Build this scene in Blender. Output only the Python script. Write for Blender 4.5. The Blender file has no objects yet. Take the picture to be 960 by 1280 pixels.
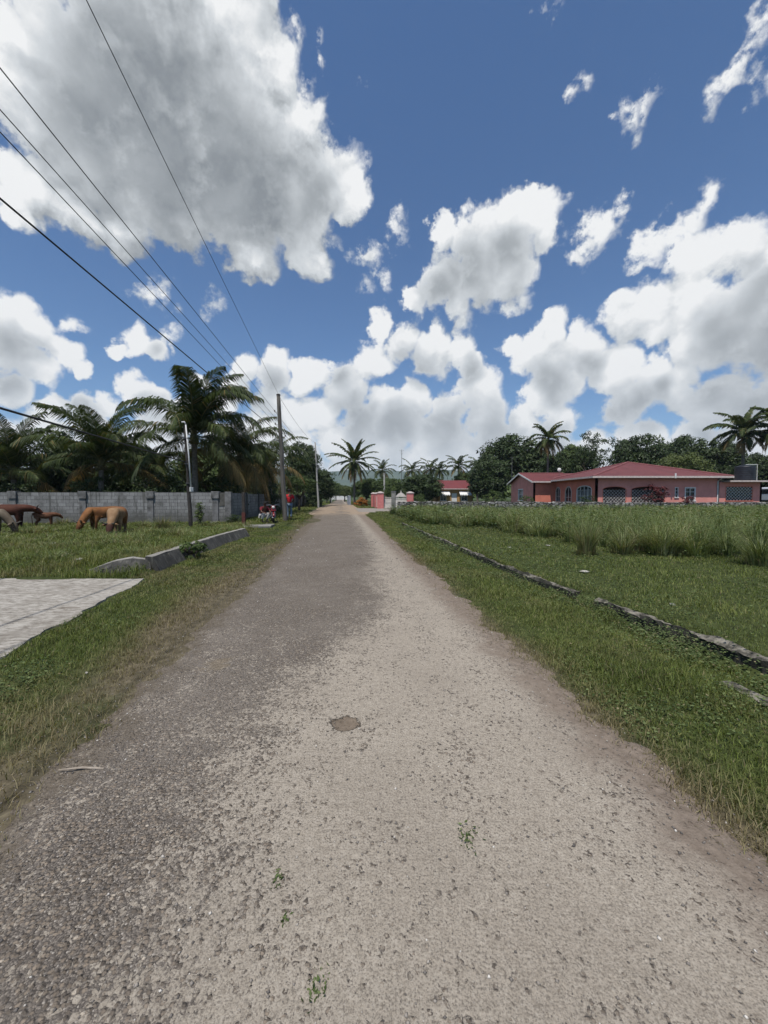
import bpy, math, random
import numpy as np
from mathutils import Vector, Matrix

random.seed(7)
RNG = np.random.default_rng(11)
SC = bpy.context.scene
COL = SC.collection

# ------------------------------------------------------------------ camera
CAM_H = 1.55
F = 480.0                       # focal length in photograph pixels (960 wide)
HOR = 621.0                     # horizon row
PITCH = math.atan((640.0 - HOR) / F)
cp, sp = math.cos(PITCH), math.sin(PITCH)
cd = bpy.data.cameras.new("camera")
cam = bpy.data.objects.new("camera", cd)
COL.objects.link(cam)
cam.location = (0, 0, CAM_H)
cam.rotation_euler = (math.pi / 2 - PITCH, 0, 0)
cd.sensor_fit = 'HORIZONTAL'
cd.sensor_width = 36.0
cd.lens = 36.0 * F / 960.0
cd.clip_start = 0.05
cd.clip_end = 30000
SC.camera = cam
SC.render.resolution_x, SC.render.resolution_y = 768, 1024


def ray(px, py):
    a, b = (px - 480.0) / F, (640.0 - py) / F
    return Vector((a, cp + b * sp, -sp + b * cp))


def pt(px, py, Y):
    """the point at world depth Y seen at a photograph pixel"""
    r = ray(px, py)
    k = Y / r.y
    return Vector((r.x * k, Y, CAM_H + r.z * k))


def gp(px, py, z=0.0):
    r = ray(px, py)
    k = (z - CAM_H) / r.z
    return Vector((r.x * k, r.y * k, z))


def xat(px, Y):
    return pt(px, HOR, Y).x


SLOPE = 0.1146                  # the road runs along (-SLOPE, 1)


def off(x, y):
    return x + SLOPE * y


# ------------------------------------------------------------------ materials
def ramp(nt, stops, fac, interp='LINEAR'):
    n = nt.nodes.new('ShaderNodeValToRGB')
    n.color_ramp.interpolation = interp
    el = n.color_ramp.elements
    while len(el) < len(stops):
        el.new(0.5)
    for e, (p, c) in zip(el, stops):
        e.position = p
        e.color = (c[0], c[1], c[2], 1) if len(c) > 2 else (c[0], c[0], c[0], 1)
    nt.links.new(fac, n.inputs[0])
    return n.outputs[0]


class NT:
    """small helper round a node tree"""
    def __init__(self, nt):
        self.nt = nt

    def n(self, t, **kw):
        x = self.nt.nodes.new(t)
        for k, v in kw.items():
            setattr(x, k, v)
        return x

    def ln(self, a, b):
        self.nt.links.new(a, b)

    def _set(self, sock, v):
        if v is None:
            return
        if isinstance(v, bpy.types.NodeSocket):
            self.nt.links.new(v, sock)
        else:
            sock.default_value = v

    def m(self, op, a, b=None, c=None, clamp=False):
        x = self.n('ShaderNodeMath', operation=op)
        x.use_clamp = clamp
        for i, v in enumerate((a, b, c)):
            self._set(x.inputs[i], v)
        return x.outputs[0]

    def v(self, op, a, b=None, scale=None):
        x = self.n('ShaderNodeVectorMath', operation=op)
        self._set(x.inputs[0], a)
        if b is not None:
            self._set(x.inputs[1], b)
        if scale is not None:
            self._set(x.inputs[3], scale)
        return x.outputs[1] if op in ('DISTANCE', 'LENGTH', 'DOT_PRODUCT') else x.outputs[0]

    def noise(self, vec, scale, detail=4, rough=0.5, out=0, dist=0.0, dim='3D'):
        x = self.n('ShaderNodeTexNoise')
        x.noise_dimensions = dim
        self._set(x.inputs['Vector'], vec)
        self._set(x.inputs['Scale'], scale)
        self._set(x.inputs['Detail'], detail)
        self._set(x.inputs['Roughness'], rough)
        self._set(x.inputs['Distortion'], dist)
        return x.outputs[out]

    def voro(self, vec, scale, feature='F1', out=0, rnd=1.0, detail=0, dim='3D'):
        x = self.n('ShaderNodeTexVoronoi')
        x.voronoi_dimensions = dim
        x.feature = feature
        self._set(x.inputs['Vector'], vec)
        self._set(x.inputs['Scale'], scale)
        self._set(x.inputs['Randomness'], rnd)
        if 'Detail' in x.inputs:
            self._set(x.inputs['Detail'], detail)
        return x.outputs[out]

    def mix(self, f, a, b, blend='MIX'):
        x = self.n('ShaderNodeMix', data_type='RGBA', blend_type=blend)
        self._set(x.inputs[0], f)
        for i, v in ((6, a), (7, b)):
            if isinstance(v, tuple):
                v = (v[0], v[1], v[2], 1)
            self._set(x.inputs[i], v)
        return x.outputs[2]

    def mr(self, v, a, b, c=0.0, d=1.0, smooth=True):
        x = self.n('ShaderNodeMapRange')
        x.interpolation_type = 'SMOOTHSTEP' if smooth else 'LINEAR'
        x.clamp = True
        self._set(x.inputs[0], v)
        for i, q in ((1, a), (2, b), (3, c), (4, d)):
            self._set(x.inputs[i], q)
        return x.outputs[0]

    def ramp(self, fac, stops, interp='LINEAR'):
        return ramp(self.nt, stops, fac, interp)

    def sep(self, vec):
        x = self.n('ShaderNodeSeparateXYZ')
        self.ln(vec, x.inputs[0])
        return x.outputs

    def comb(self, a, b, c):
        x = self.n('ShaderNodeCombineXYZ')
        for i, v in enumerate((a, b, c)):
            self._set(x.inputs[i], v)
        return x.outputs[0]


def material(name, rough=0.8, spec=0.3):
    m = bpy.data.materials.new(name)
    m.use_nodes = True
    t = NT(m.node_tree)
    b = m.node_tree.nodes['Principled BSDF']
    b.inputs['Roughness'].default_value = rough
    b.inputs['Specular IOR Level'].default_value = spec
    return m, t, b


def bump(t, b, height, strength=0.5, dist=0.02):
    x = t.n('ShaderNodeBump')
    x.inputs['Strength'].default_value = strength
    x.inputs['Distance'].default_value = dist
    t.ln(height, x.inputs['Height'])
    t.ln(x.outputs[0], b.inputs['Normal'])


def geo_pos(t):
    return t.n('ShaderNodeNewGeometry').outputs['Position']


def obj_co(t):
    return t.n('ShaderNodeTexCoord').outputs['Object']


def simple(name, c1, c2=None, scale=6.0, rough=0.8, bmp=0.25, spec=0.3, detail=6, bdist=0.01, metal=0.0):
    """two-tone noisy paint / stone / cloth"""
    m, t, b = material(name, rough, spec)
    c2 = c2 or tuple(x * 0.6 for x in c1)
    co = obj_co(t)
    f = t.noise(co, scale, detail, 0.62)
    t.ln(t.ramp(f, [(0.32, c2), (0.66, c1)]), b.inputs['Base Color'])
    b.inputs['Metallic'].default_value = metal
    if bmp:
        bump(t, b, t.noise(co, scale * 5, 4, 0.6), bmp, bdist)
    return m


# ------------------------------------------------------------------ mesh helpers
class MB:
    """collects shapes; build() links them as ONE mesh object"""
    def __init__(self):
        self.v, self.f, self.mi = [], [], []

    def add(self, verts, faces, mi=0):
        o = len(self.v)
        self.v.extend([tuple(p) for p in verts])
        for q in faces:
            self.f.append(tuple(i + o for i in q))
            self.mi.append(mi)

    def box(self, c, s, mi=0, rz=0.0, taper=1.0, rot=None):
        sx, sy, sz = s[0] / 2, s[1] / 2, s[2] / 2
        pts = []
        for z in (-1, 1):
            k = taper if z > 0 else 1.0
            for (x, y) in ((-1, -1), (1, -1), (1, 1), (-1, 1)):
                pts.append(Vector((x * sx * k, y * sy * k, z * sz)))
        R = rot if rot is not None else Matrix.Rotation(rz, 3, 'Z')
        pts = [R @ p + Vector(c) for p in pts]
        self.add(pts, [(3, 2, 1, 0), (4, 5, 6, 7), (0, 1, 5, 4), (1, 2, 6, 5), (2, 3, 7, 6), (3, 0, 4, 7)], mi)

    def bbox(self, lo, hi, mi=0):
        self.box([(a + b) / 2 for a, b in zip(lo, hi)], [b - a for a, b in zip(lo, hi)], mi)

    def quad(self, a, b, c, d, mi=0):
        self.add([a, b, c, d], [(0, 1, 2, 3)], mi)

    def tube(self, path, rad, n=8, mi=0, cap=True):
        path = [Vector(p) for p in path]
        if not hasattr(rad, '__len__'):
            rad = [rad] * len(path)
        rings = []
        ref = None
        for i, p in enumerate(path):
            d = (path[min(i + 1, len(path) - 1)] - path[max(i - 1, 0)]).normalized()
            if ref is None:
                ref = Vector((1, 0, 0)) if abs(d.x) < 0.9 else Vector((0, 1, 0))
            u = (ref - d * ref.dot(d)).normalized()
            ref = u
            w = d.cross(u)
            rings.append([p + (u * math.cos(2 * math.pi * k / n) + w * math.sin(2 * math.pi * k / n)) * rad[i] for k in range(n)])
        vs = [q for r in rings for q in r]
        fs = []
        for i in range(len(path) - 1):
            for k in range(n):
                a, b = i * n + k, i * n + (k + 1) % n
                fs.append((a, b, b + n, a + n))
        if cap:
            fs.append(tuple(reversed(range(n))))
            fs.append(tuple(range((len(path) - 1) * n, len(path) * n)))
        self.add(vs, fs, mi)

    def lathe(self, prof, n=16, c=(0, 0, 0), mi=0, axis='Z'):
        vs, fs = [], []
        for (r, z) in prof:
            for k in range(n):
                a = 2 * math.pi * k / n
                q = (r * math.cos(a), r * math.sin(a), z)
                if axis == 'Y':
                    q = (q[0], q[2], q[1])
                if axis == 'X':
                    q = (q[2], q[0], q[1])
                vs.append((q[0] + c[0], q[1] + c[1], q[2] + c[2]))
        for i in range(len(prof) - 1):
            for k in range(n):
                a, b = i * n + k, i * n + (k + 1) % n
                fs.append((a, b, b + n, a + n))
        fs.append(tuple(reversed(range(n))))
        fs.append(tuple(range((len(prof) - 1) * n, len(prof) * n)))
        self.add(vs, fs, mi)

    def ball(self, c, r, nu=12, nv=8, mi=0, jit=0.0, rng=None):
        r = r if hasattr(r, '__len__') else (r, r, r)
        vs, fs = [], []
        for j in range(nv + 1):
            ph = math.pi * j / nv
            for i in range(nu):
                th = 2 * math.pi * i / nu
                k = 1.0 + ((rng.random() - 0.5) * jit if rng is not None and 0 < j < nv else 0)
                vs.append((c[0] + r[0] * math.sin(ph) * math.cos(th) * k, c[1] + r[1] * math.sin(ph) * math.sin(th) * k,
                           c[2] + r[2] * math.cos(ph) * k))
        for j in range(nv):
            for i in range(nu):
                a, b = j * nu + i, j * nu + (i + 1) % nu
                fs.append((a, a + nu, b + nu, b))
        self.add(vs, fs, mi)

    def prism(self, outline, a, b, mi=0):
        """outline: list of 3-D points; swept from offset vector a to b"""
        a, b = Vector(a), Vector(b)
        n = len(outline)
        vs = [Vector(p) + a for p in outline] + [Vector(p) + b for p in outline]
        fs = [tuple(reversed(range(n))), tuple(range(n, 2 * n))]
        fs += [(i, (i + 1) % n, n + (i + 1) % n, n + i) for i in range(n)]
        self.add(vs, fs, mi)

    def build(self, name, mat, parent=None, loc=None, smooth=False, bevel=0.0, rz=None):
        me = bpy.data.meshes.new(name)
        me.from_pydata(self.v, [], self.f)
        mats = mat if isinstance(mat, (list, tuple)) else [mat]
        for q in mats:
            me.materials.append(q)
        if len(mats) > 1:
            me.polygons.foreach_set('material_index', self.mi)
        if smooth:
            me.polygons.foreach_set('use_smooth', [True] * len(me.polygons))
        me.update()
        o = bpy.data.objects.new(name, me)
        COL.objects.link(o)
        if parent is not None:
            o.parent = parent
        if loc is not None:
            o.location = loc
        if rz is not None:
            o.rotation_euler.z = rz
        if bevel:
            md = o.modifiers.new('bevel', 'BEVEL')
            md.width = bevel
            md.segments = 2
            md.limit_method = 'ANGLE'
        return o


def np_mesh(name, co, tri_or_quad, mat, parent=None, attrs=None, loc=None, smooth=False):
    """fast mesh from numpy arrays; faces all of one size"""
    me = bpy.data.meshes.new(name)
    nv, (nf, k) = len(co), tri_or_quad.shape
    me.vertices.add(nv)
    me.vertices.foreach_set('co', np.ascontiguousarray(co, np.float32).ravel())
    me.loops.add(nf * k)
    me.loops.foreach_set('vertex_index', np.ascontiguousarray(tri_or_quad, np.int32).ravel())
    me.polygons.add(nf)
    me.polygons.foreach_set('loop_start', np.arange(0, nf * k, k, dtype=np.int32))
    me.polygons.foreach_set('loop_total', np.full(nf, k, np.int32))
    if smooth:
        me.polygons.foreach_set('use_smooth', np.ones(nf, bool))
    me.update(calc_edges=True)
    for an, av in (attrs or {}).items():
        a = me.attributes.new(an, 'FLOAT', 'POINT')
        a.data.foreach_set('value', np.ascontiguousarray(av, np.float32))
    me.materials.append(mat)
    o = bpy.data.objects.new(name, me)
    COL.objects.link(o)
    if parent is not None:
        o.parent = parent
    if loc is not None:
        o.location = loc
    return o


def tag(o, label=None, cat=None, group=None, kind=None):
    if label:
        o['label'] = label
    if cat:
        o['category'] = cat
    if group:
        o['group'] = group
    if kind:
        o['kind'] = kind
    return o


def thing(name, label, cat, loc=(0, 0, 0), rz=0.0, group=None):
    o = bpy.data.objects.new(name, None)
    COL.objects.link(o)
    o.empty_display_size = 0.2
    o.location = loc
    o.rotation_euler.z = rz
    return tag(o, label, cat, group)


def copy_thing(root, loc, rz=0.0, label=None, scale=None):
    r = root.copy()
    COL.objects.link(r)
    r.location = loc
    r.rotation_euler.z = rz
    if scale is not None:
        r.scale = scale if hasattr(scale, '__len__') else (scale, scale, scale)
    if label:
        r['label'] = label
    for ch in list(root.children):
        c = ch.copy()
        COL.objects.link(c)
        c.parent = r
        for g in ch.children:
            d = g.copy()
            COL.objects.link(d)
            d.parent = c
    return r


def vnoise(x, y, seed=0):
    """cheap smooth value noise on numpy arrays, about -1..1"""
    x = np.asarray(x, float)
    y = np.asarray(y, float)
    xi, yi = np.floor(x), np.floor(y)
    fx, fy = x - xi, y - yi
    fx, fy = fx * fx * (3 - 2 * fx), fy * fy * (3 - 2 * fy)

    def h(a, b):
        s = np.sin(a * 127.1 + b * 311.7 + seed * 74.7) * 43758.5453
        return (s - np.floor(s)) * 2 - 1
    return (h(xi, yi) * (1 - fx) + h(xi + 1, yi) * fx) * (1 - fy) + (h(xi, yi + 1) * (1 - fx) + h(xi + 1, yi + 1) * fx) * fy


def fbm(x, y, seed=0, oct=4):
    t, a = 0, 0.5
    for k in range(oct):
        t = t + a * vnoise(np.asarray(x) * 2 ** k, np.asarray(y) * 2 ** k, seed + k)
        a *= 0.5
    return t
# ------------------------------------------------------------------ light and sky
SUN_EL, SUN_AZ = math.radians(67), math.radians(-162)      # azimuth from +Y towards +X
sun_dir = Vector((math.cos(SUN_EL) * math.sin(SUN_AZ), math.cos(SUN_EL) * math.cos(SUN_AZ), math.sin(SUN_EL)))
sl = bpy.data.lights.new("sun", 'SUN')
sl.energy = SUN_STRENGTH = 5.0
sl.angle = math.radians(0.53)
sl.color = (1.0, 0.955, 0.89)
so = bpy.data.objects.new("sun", sl)
COL.objects.link(so)
so.rotation_euler = (-sun_dir).to_track_quat('-Z', 'Y').to_euler()
so.location = (0, 0, 60)

W = bpy.data.worlds.new("World")
SC.world = W
W.use_nodes = True
W.node_tree.nodes.clear()
w = NT(W.node_tree)
SKY_STRENGTH = 0.12
K = 1.06 / SKY_STRENGTH          # cloud radiance for the exposure below

# cumulus puffs as seen in the sky: photograph pixel of the centre, radius in pixels -> a direction and a chord radius
CLOUDS = [
 # big cloud overhead
 (100,90,115),(200,50,135),(285,30,78),(300,130,108),(370,165,72),(418,232,52),(380,258,72),(300,230,108),(200,200,118),(100,190,100),
 (40,245,56),(40,130,90),(318,322,34),(388,312,40),(442,255,34),(150,285,48),(230,275,58),(100,268,50),(30,40,70),(180,-70,150),(290,-50,62),(338,80,48),(20,270,30),
 # centre-right cloud
 (562,285,28),(600,300,42),(640,288,44),(677,268,34),(690,292,26),(600,340,46),(552,355,38),(640,332,42),(516,375,22),(572,385,24),
 # big right cloud
 (862,322,42),(920,312,46),(965,335,56),(800,388,42),(850,380,54),(920,395,66),(960,430,60),(784,362,20),(870,428,44),(818,412,30),(1010,380,90),(1010,470,80),
 # below it
 (695,416,27),(672,440,36),(728,432,36),(640,437,18),(760,460,40),(700,468,40),(818,482,44),(848,490,30),(780,500,36),(682,498,28),(860,462,24),
 (650,532,30),(700,528,26),(900,500,52),(950,520,56),(868,545,36),(800,552,34),(742,562,26),(935,560,52),(660,560,28),(596,566,34),(1020,540,60),
 # centre
 (475,415,20),(500,424,27),(542,440,36),(580,440,25),(468,452,30),(432,485,38),(402,520,28),(392,468,22),(600,487,34),(592,458,20),(562,512,30),(610,520,32),(500,525,38),(452,530,36),(550,542,40),(480,560,36),(420,555,28),(480,505,22),
 # left of centre
 (310,453,20),(348,462,24),(378,474,20),(296,478,24),(340,498,27),(278,500,22),(370,522,28),(330,540,36),(250,470,14),
 # left
 (18,386,24),(40,410,34),(78,440,29),(8,436,44),(42,462,33),(100,462,15),(-20,400,50),(20,490,26),
 (70,512,26),(100,500,20),(130,508,24),(170,488,23),(192,500,24),(112,532,34),(202,532,34),(60,540,34),(232,522,32),
 (174,430,24),(202,440,20),(150,441,13),
 # torn pieces: thin, so the noise breaks them up
 (945,60,44,.42),(930,95,34,.36),(965,25,46,.45),(955,110,30,.36),(894,128,24,.34),(786,145,27,.34),(766,158,18,.28),(804,136,16,.28),(714,122,16,.24),(505,281,17,.28),(468,325,28,.34),(482,354,20,.3),(460,362,18,.3),
 (372,42,18,.16),(468,102,14,.18),(410,68,12,.14),(735,95,18,.12),(752,60,16,.12),(680,25,16,.12),
 (750,286,40,.55),(772,262,32,.45),(740,306,28,.45),(838,288,36,.5),(882,250,32,.45),(862,270,32,.5),(815,306,27,.42),(850,300,30,.5),
 (188,380,28,.38),(214,392,20,.36),(262,381,18,.3),(98,399,18,.3),(218,424,22,.42),(640,376,24,.4),(582,405,22,.42),(655,365,18,.3),
 # the far bank low over the trees
 (300,560,50),(370,575,44),(440,590,40),(520,590,44),(560,575,40),(640,590,46),(700,580,40),(770,590,44),(840,580,44),(620,545,34),(480,530,34),(520,500,26),(20,560,50),(110,580,50),(200,570,50),
 # sky outside the frame, for the light and for other views
 (-300,60,160),(-260,330,120),(-420,420,140),(1300,120,200),(1250,420,150),(1500,330,160),(600,-500,240),(1000,-600,200),(200,-420,150),
]
# where a cloud is thick and shows its grey underside
GREYS = [
 (195,140,150),(250,205,125),(330,268,85),(120,170,100),(392,252,48),(150,60,80),
 (596,352,50),(645,318,50),(560,366,34),
 (930,425,66),(905,395,40),(975,450,76),(960,372,42),(1010,420,100),
 (690,478,36),(800,505,52),(832,474,24),(762,512,36),(740,455,26),(905,490,56),(950,515,60),
 (522,460,30),(450,518,40),(500,532,46),(562,528,46),(585,478,22),(430,470,24),(612,545,40),
 (340,480,26),(320,500,30),(30,440,42),(10,488,50),(110,515,34),(180,512,28),(190,442,18),(180,385,14),
 (700,545,40),(880,555,44),(640,560,30),
]


def chord(px, py, r):
    d = ray(px, py)
    L = d.length
    return tuple(d / L), max(r / F / L ** 1.45, 0.002)


def puff_field(t, P, puffs, soft):
    acc = None
    for q in puffs:
        c, r = chord(*q[:3])
        k = 1.0 - q[3] if len(q) > 3 else 0.0
        g = t.m('MULTIPLY_ADD', t.v('DISTANCE', P, c), -(1.0 - k) / r, 1.0 - k - 0.10 * (k > 0))
        if acc is None:
            acc = g
        elif soft:
            acc = t.m('SMOOTH_MAX', acc, g, soft)
        else:
            acc = t.m('MAXIMUM', acc, g)
    return acc


def cell_puffs(puffs, x0, x1, y0, y1, grow, pad):
    return [q for q in puffs if q[0] + q[2] * grow + pad > x0 and q[0] - q[2] * grow - pad < x1
            and q[1] + q[2] * grow + pad > y0 and q[1] - q[2] * grow - pad < y1]


def field_group(name, puffs):
    ng = bpy.data.node_groups.new(name, 'ShaderNodeTree')
    ng.interface.new_socket("P", in_out='INPUT', socket_type='NodeSocketVector')
    ng.interface.new_socket("F", in_out='OUTPUT', socket_type='NodeSocketFloat')
    g = NT(ng)
    gi, go = g.n('NodeGroupInput'), g.n('NodeGroupOutput')
    P = gi.outputs[0]
    pz = g.sep(P)[2]
    amp = g.m('MULTIPLY_ADD', g.m('MAXIMUM', pz, 0.0), WARP_A, WARP_B)
    n1 = g.noise(P, 8.0, 8, 0.58, out=1)
    Pw = g.v('ADD', P, g.v('SCALE', g.v('SUBTRACT', n1, (0.5, 0.5, 0.5)), scale=amp))
    cov = puff_field(g, Pw, puffs, 0.12)
    cov = g.m('MAXIMUM', cov, -0.9)
    # cauliflower heads, finer towards the horizon
    bil = g.m('SUBTRACT', 0.5, g.voro(Pw, 20.0, 'F1', detail=2))
    Fv = g.m('MULTIPLY_ADD', bil, BIL, cov)
    g.ln(Fv, go.inputs[0])
    return ng


WARP_A, WARP_B, BIL, BIAS, EDGE = 0.19, 0.045, 0.36, 0.21, 0.85
D = w.n('ShaderNodeTexCoord').outputs['Generated']
dxyz = w.sep(D)
SKY_TINT = (0.58, 0.80, 1.00)


def sky_settings(sk):
    sk.sky_type = 'NISHITA'
    sk.sun_disc = False
    sk.sun_elevation = SUN_EL
    sk.sun_rotation = SUN_AZ
    sk.altitude = 0
    sk.air_density = 1.0
    sk.dust_density = 0.3
    sk.ozone_density = 2.0


HAZE_COL = tuple(c * K for c in (0.56, 0.66, 0.76))
hz = w.mr(dxyz[2], 0.0, 0.16, 0.32, 0.0)

def background(col):
    bg = w.n('ShaderNodeBackground')
    bg.inputs['Strength'].default_value = SKY_STRENGTH
    w._set(bg.inputs['Color'], col)
    return bg.outputs[0]


def cell(puffs, greys):
    """one part of the sky with only the puffs that reach it"""
    ng = field_group("cloud_field", puffs)

    # each part keeps its own copies, so that only the part looked at is worked out
    s_t = w.v('SUBTRACT', tuple(sun_dir), D)
    up1 = w.v('ADD', D, w.v('SCALE', s_t, scale=0.030))
    up2 = w.v('ADD', D, w.v('SCALE', s_t, scale=w.m('MULTIPLY_ADD', w.m('MAXIMUM', dxyz[2], 0.0), 0.10, 0.055)))
    fine = w.m('SUBTRACT', w.noise(D, 32.0, 8, 0.64), 0.5)
    mid = w.m('SUBTRACT', w.noise(D, 11.0, 3, 0.5), 0.5)
    gw = w.v('ADD', D, w.v('SCALE', w.v('SUBTRACT', w.noise(D, 5.0, 2, 0.5, out=1), (0.5, 0.5, 0.5)), scale=0.14))
    depth = w.m('MULTIPLY_ADD', w.m('MULTIPLY', w.mr(vv, 300.0, 420.0, 1.0, 0.0), w.mr(uu, 450.0, 560.0, 1.0, 0.0)), 0.10, 0.23)
    sk = w.n('ShaderNodeTexSky')
    sky_settings(sk)
    skc = w.v('MULTIPLY', sk.outputs[0], SKY_TINT)

    def cloud_f(P):
        x = w.n('ShaderNodeGroup')
        x.node_tree = ng
        w.ln(P, x.inputs[0])
        return x.outputs[0]
    f0 = cloud_f(D)
    # one after the other (the tiny term only sets the order of work, which keeps the shader small)
    tiny = w.v('SCALE', w.comb(f0, f0, f0), scale=1e-9)
    f1 = cloud_f(w.v('ADD', up1, tiny))
    tiny = w.v('SCALE', w.comb(f1, f1, f1), scale=1e-9)
    f2 = cloud_f(w.v('ADD', up2, tiny))
    x = w.n('ShaderNodeGroup')
    x.node_tree = shade_group(greys)
    for k, v in enumerate((D, f0, f1, skc, fine, gw, mid, depth, f2)):
        w.ln(v, x.inputs[k])
    hz = w.mr(dxyz[2], 0.0, 0.16, 0.32, 0.0)
    return background(w.mix(hz, x.outputs[0], HAZE_COL))


def shade_group(greys):
    ng = bpy.data.node_groups.new("cloud_shade", 'ShaderNodeTree')
    for nm, ty in (("D", 'Vector'), ("F0", 'Float'), ("F1", 'Float'), ("Sky", 'Color'), ("Fine", 'Float'), ("G", 'Vector'), ("Mid", 'Float'), ("Depth", 'Float'), ("F2", 'Float')):
        ng.interface.new_socket(nm, in_out='INPUT', socket_type='NodeSocket' + ty)
    ng.interface.new_socket("C", in_out='OUTPUT', socket_type='NodeSocketColor')
    g = NT(ng)
    gi, go = g.n('NodeGroupInput'), g.n('NodeGroupOutput')
    D, f0, f1, skc, fine, gw, mid, depth, f2 = gi.outputs[:9]
    relief = g.m('SUBTRACT', f0, f1)
    broad = g.m('MINIMUM', g.m('MAXIMUM', g.m('SUBTRACT', f0, f2), -0.7), 0.5)
    f0 = g.m('MULTIPLY_ADD', fine, EDGE, f0)
    f0 = g.m('ADD', f0, BIAS)
    alpha = g.mr(f0, 0.02, 0.36)
    thick = g.mr(f0, 0.15, 0.80)
    if greys:
        grey = g.mr(puff_field(g, gw, greys, 0.35), -0.35, 0.85)
        calm = g.m('MULTIPLY_ADD', grey, -0.80, 1.0)
    else:
        grey, calm = 0.0, 1.0
    lum = g.m('MULTIPLY_ADD', relief, g.m('MULTIPLY', 0.48, calm), 0.675)
    lum = g.m('MULTIPLY_ADD', broad, g.m('MULTIPLY_ADD', calm, 0.22, 0.14), lum)
    lum = g.m('MULTIPLY_ADD', fine, g.m('MULTIPLY', 0.10, calm), lum)
    lum = g.m('MULTIPLY_ADD', mid, g.m('MULTIPLY', 0.22, calm), lum)
    if greys:
        lum = g.m('SUBTRACT', lum, g.m('MULTIPLY', grey, g.m('MULTIPLY_ADD', thick, depth, 0.04)))
    lum = g.m('MINIMUM', g.m('MAXIMUM', lum, 0.36), 1.0)
    ccol = g.ramp(lum, [(0.0, (0.10, 0.13, 0.17)), (0.34, (0.25, 0.275, 0.30)), (0.55, (0.43, 0.46, 0.485)), (0.78, (0.68, 0.715, 0.745)), (1.0, (0.97, 0.98, 0.985))])
    ccol = g.v('SCALE', ccol, scale=0.94 * K)
    g.ln(g.mix(alpha, skc, ccol), go.inputs[0])
    return ng


def choose(fac, a, b):
    x = w.n('ShaderNodeMixShader')
    w.ln(fac, x.inputs[0])
    w.ln(a, x.inputs[1])
    w.ln(b, x.inputs[2])
    return x.outputs[0]


XB, YB = [-9e9, 160, 330, 490, 640, 800, 9e9], [-9e9, 200, 340, 460, 9e9]
uu = w.m('MULTIPLY_ADD', w.m('DIVIDE', dxyz[0], w.m('MAXIMUM', w.v('DOT_PRODUCT', D, (0.0, cp, -sp)), 0.02)), F, 480.0)
vv = w.m('MULTIPLY_ADD', w.m('DIVIDE', w.v('DOT_PRODUCT', D, (0.0, sp, cp)), w.m('MAXIMUM', w.v('DOT_PRODUCT', D, (0.0, cp, -sp)), 0.02)), -F, 640.0)


def split(x0, x1, y0, y1):
    if x1 - x0 > 1:
        k = (x0 + x1) // 2
        return choose(w.m('GREATER_THAN', uu, float(XB[k])), split(x0, k, y0, y1), split(k, x1, y0, y1))
    if y1 - y0 > 1:
        k = (y0 + y1) // 2
        return choose(w.m('GREATER_THAN', vv, float(YB[k])), split(x0, x1, y0, k), split(x0, x1, k, y1))
    a, b, c, d = XB[x0], XB[x1], YB[y0], YB[y1]
    return cell(cell_puffs(CLOUDS, a, b, c, d, 1.75, 45), cell_puffs(GREYS, a, b, c, d, 1.6, 70))


front = split(0, len(XB) - 1, 0, len(YB) - 1)
# the half of the sky behind the photographer: broken cloud of the same kind
sk_r = w.n('ShaderNodeTexSky')
sky_settings(sk_r)
skc = w.v('MULTIPLY', sk_r.outputs[0], SKY_TINT)
hz = w.mr(dxyz[2], 0.0, 0.16, 0.32, 0.0)
rear_n = w.mr(w.noise(D, 3.0, 6, 0.55), 0.54, 0.66)
rear = background(w.mix(hz, w.mix(rear_n, skc, tuple(0.75 * K * c for c in (0.93, 0.95, 0.97))), HAZE_COL))
below = background(tuple(c * K for c in (0.16, 0.17, 0.14)) + (1.0,))
sky_all = choose(w.m('LESS_THAN', w.v('DOT_PRODUCT', D, (0.0, cp, -sp)), 0.12), front, rear)
sky_all = choose(w.m('LESS_THAN', dxyz[2], -0.02), sky_all, below)
wo = w.n('ShaderNodeOutputWorld')
w.ln(sky_all, wo.inputs['Surface'])
W.cycles.sampling_method = 'MANUAL'
W.cycles.sample_map_resolution = 256

SC.view_settings.view_transform = 'Standard'
SC.view_settings.look = 'None'
SC.view_settings.gamma = 1.0
SC.view_settings.exposure = -0.08
SC.view_settings.use_curve_mapping = False
SC.cycles.use_adaptive_sampling = True
SC.cycles.adaptive_threshold = 0.015
SC.cycles.use_denoising = True
SC.cycles.max_bounces = 5
SC.cycles.diffuse_bounces = 2
SC.cycles.glossy_bounces = 2
SC.cycles.transparent_max_bounces = 6
SC.cycles.caustics_reflective = False
SC.cycles.caustics_refractive = False
SC.cycles.sample_clamp_indirect = 6.0
# ------------------------------------------------------------------ ground
def sstep(a, b, x):
    t = np.clip((np.asarray(x, float) - a) / (b - a), 0, 1)
    return t * t * (3 - 2 * t)


DITCH0, DITCH1 = 2.95, 3.66


def ditch_centre(y):
    """offset of the right-hand kerb of the ditch; it drifts outward towards the viewer"""
    return 3.58 + 0.30 * (1 - sstep(4.0, 8.0, y))


SLAB_A, SLAB_B = gp(184, 720, 0.07), gp(-20, 822, 0.07)


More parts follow.
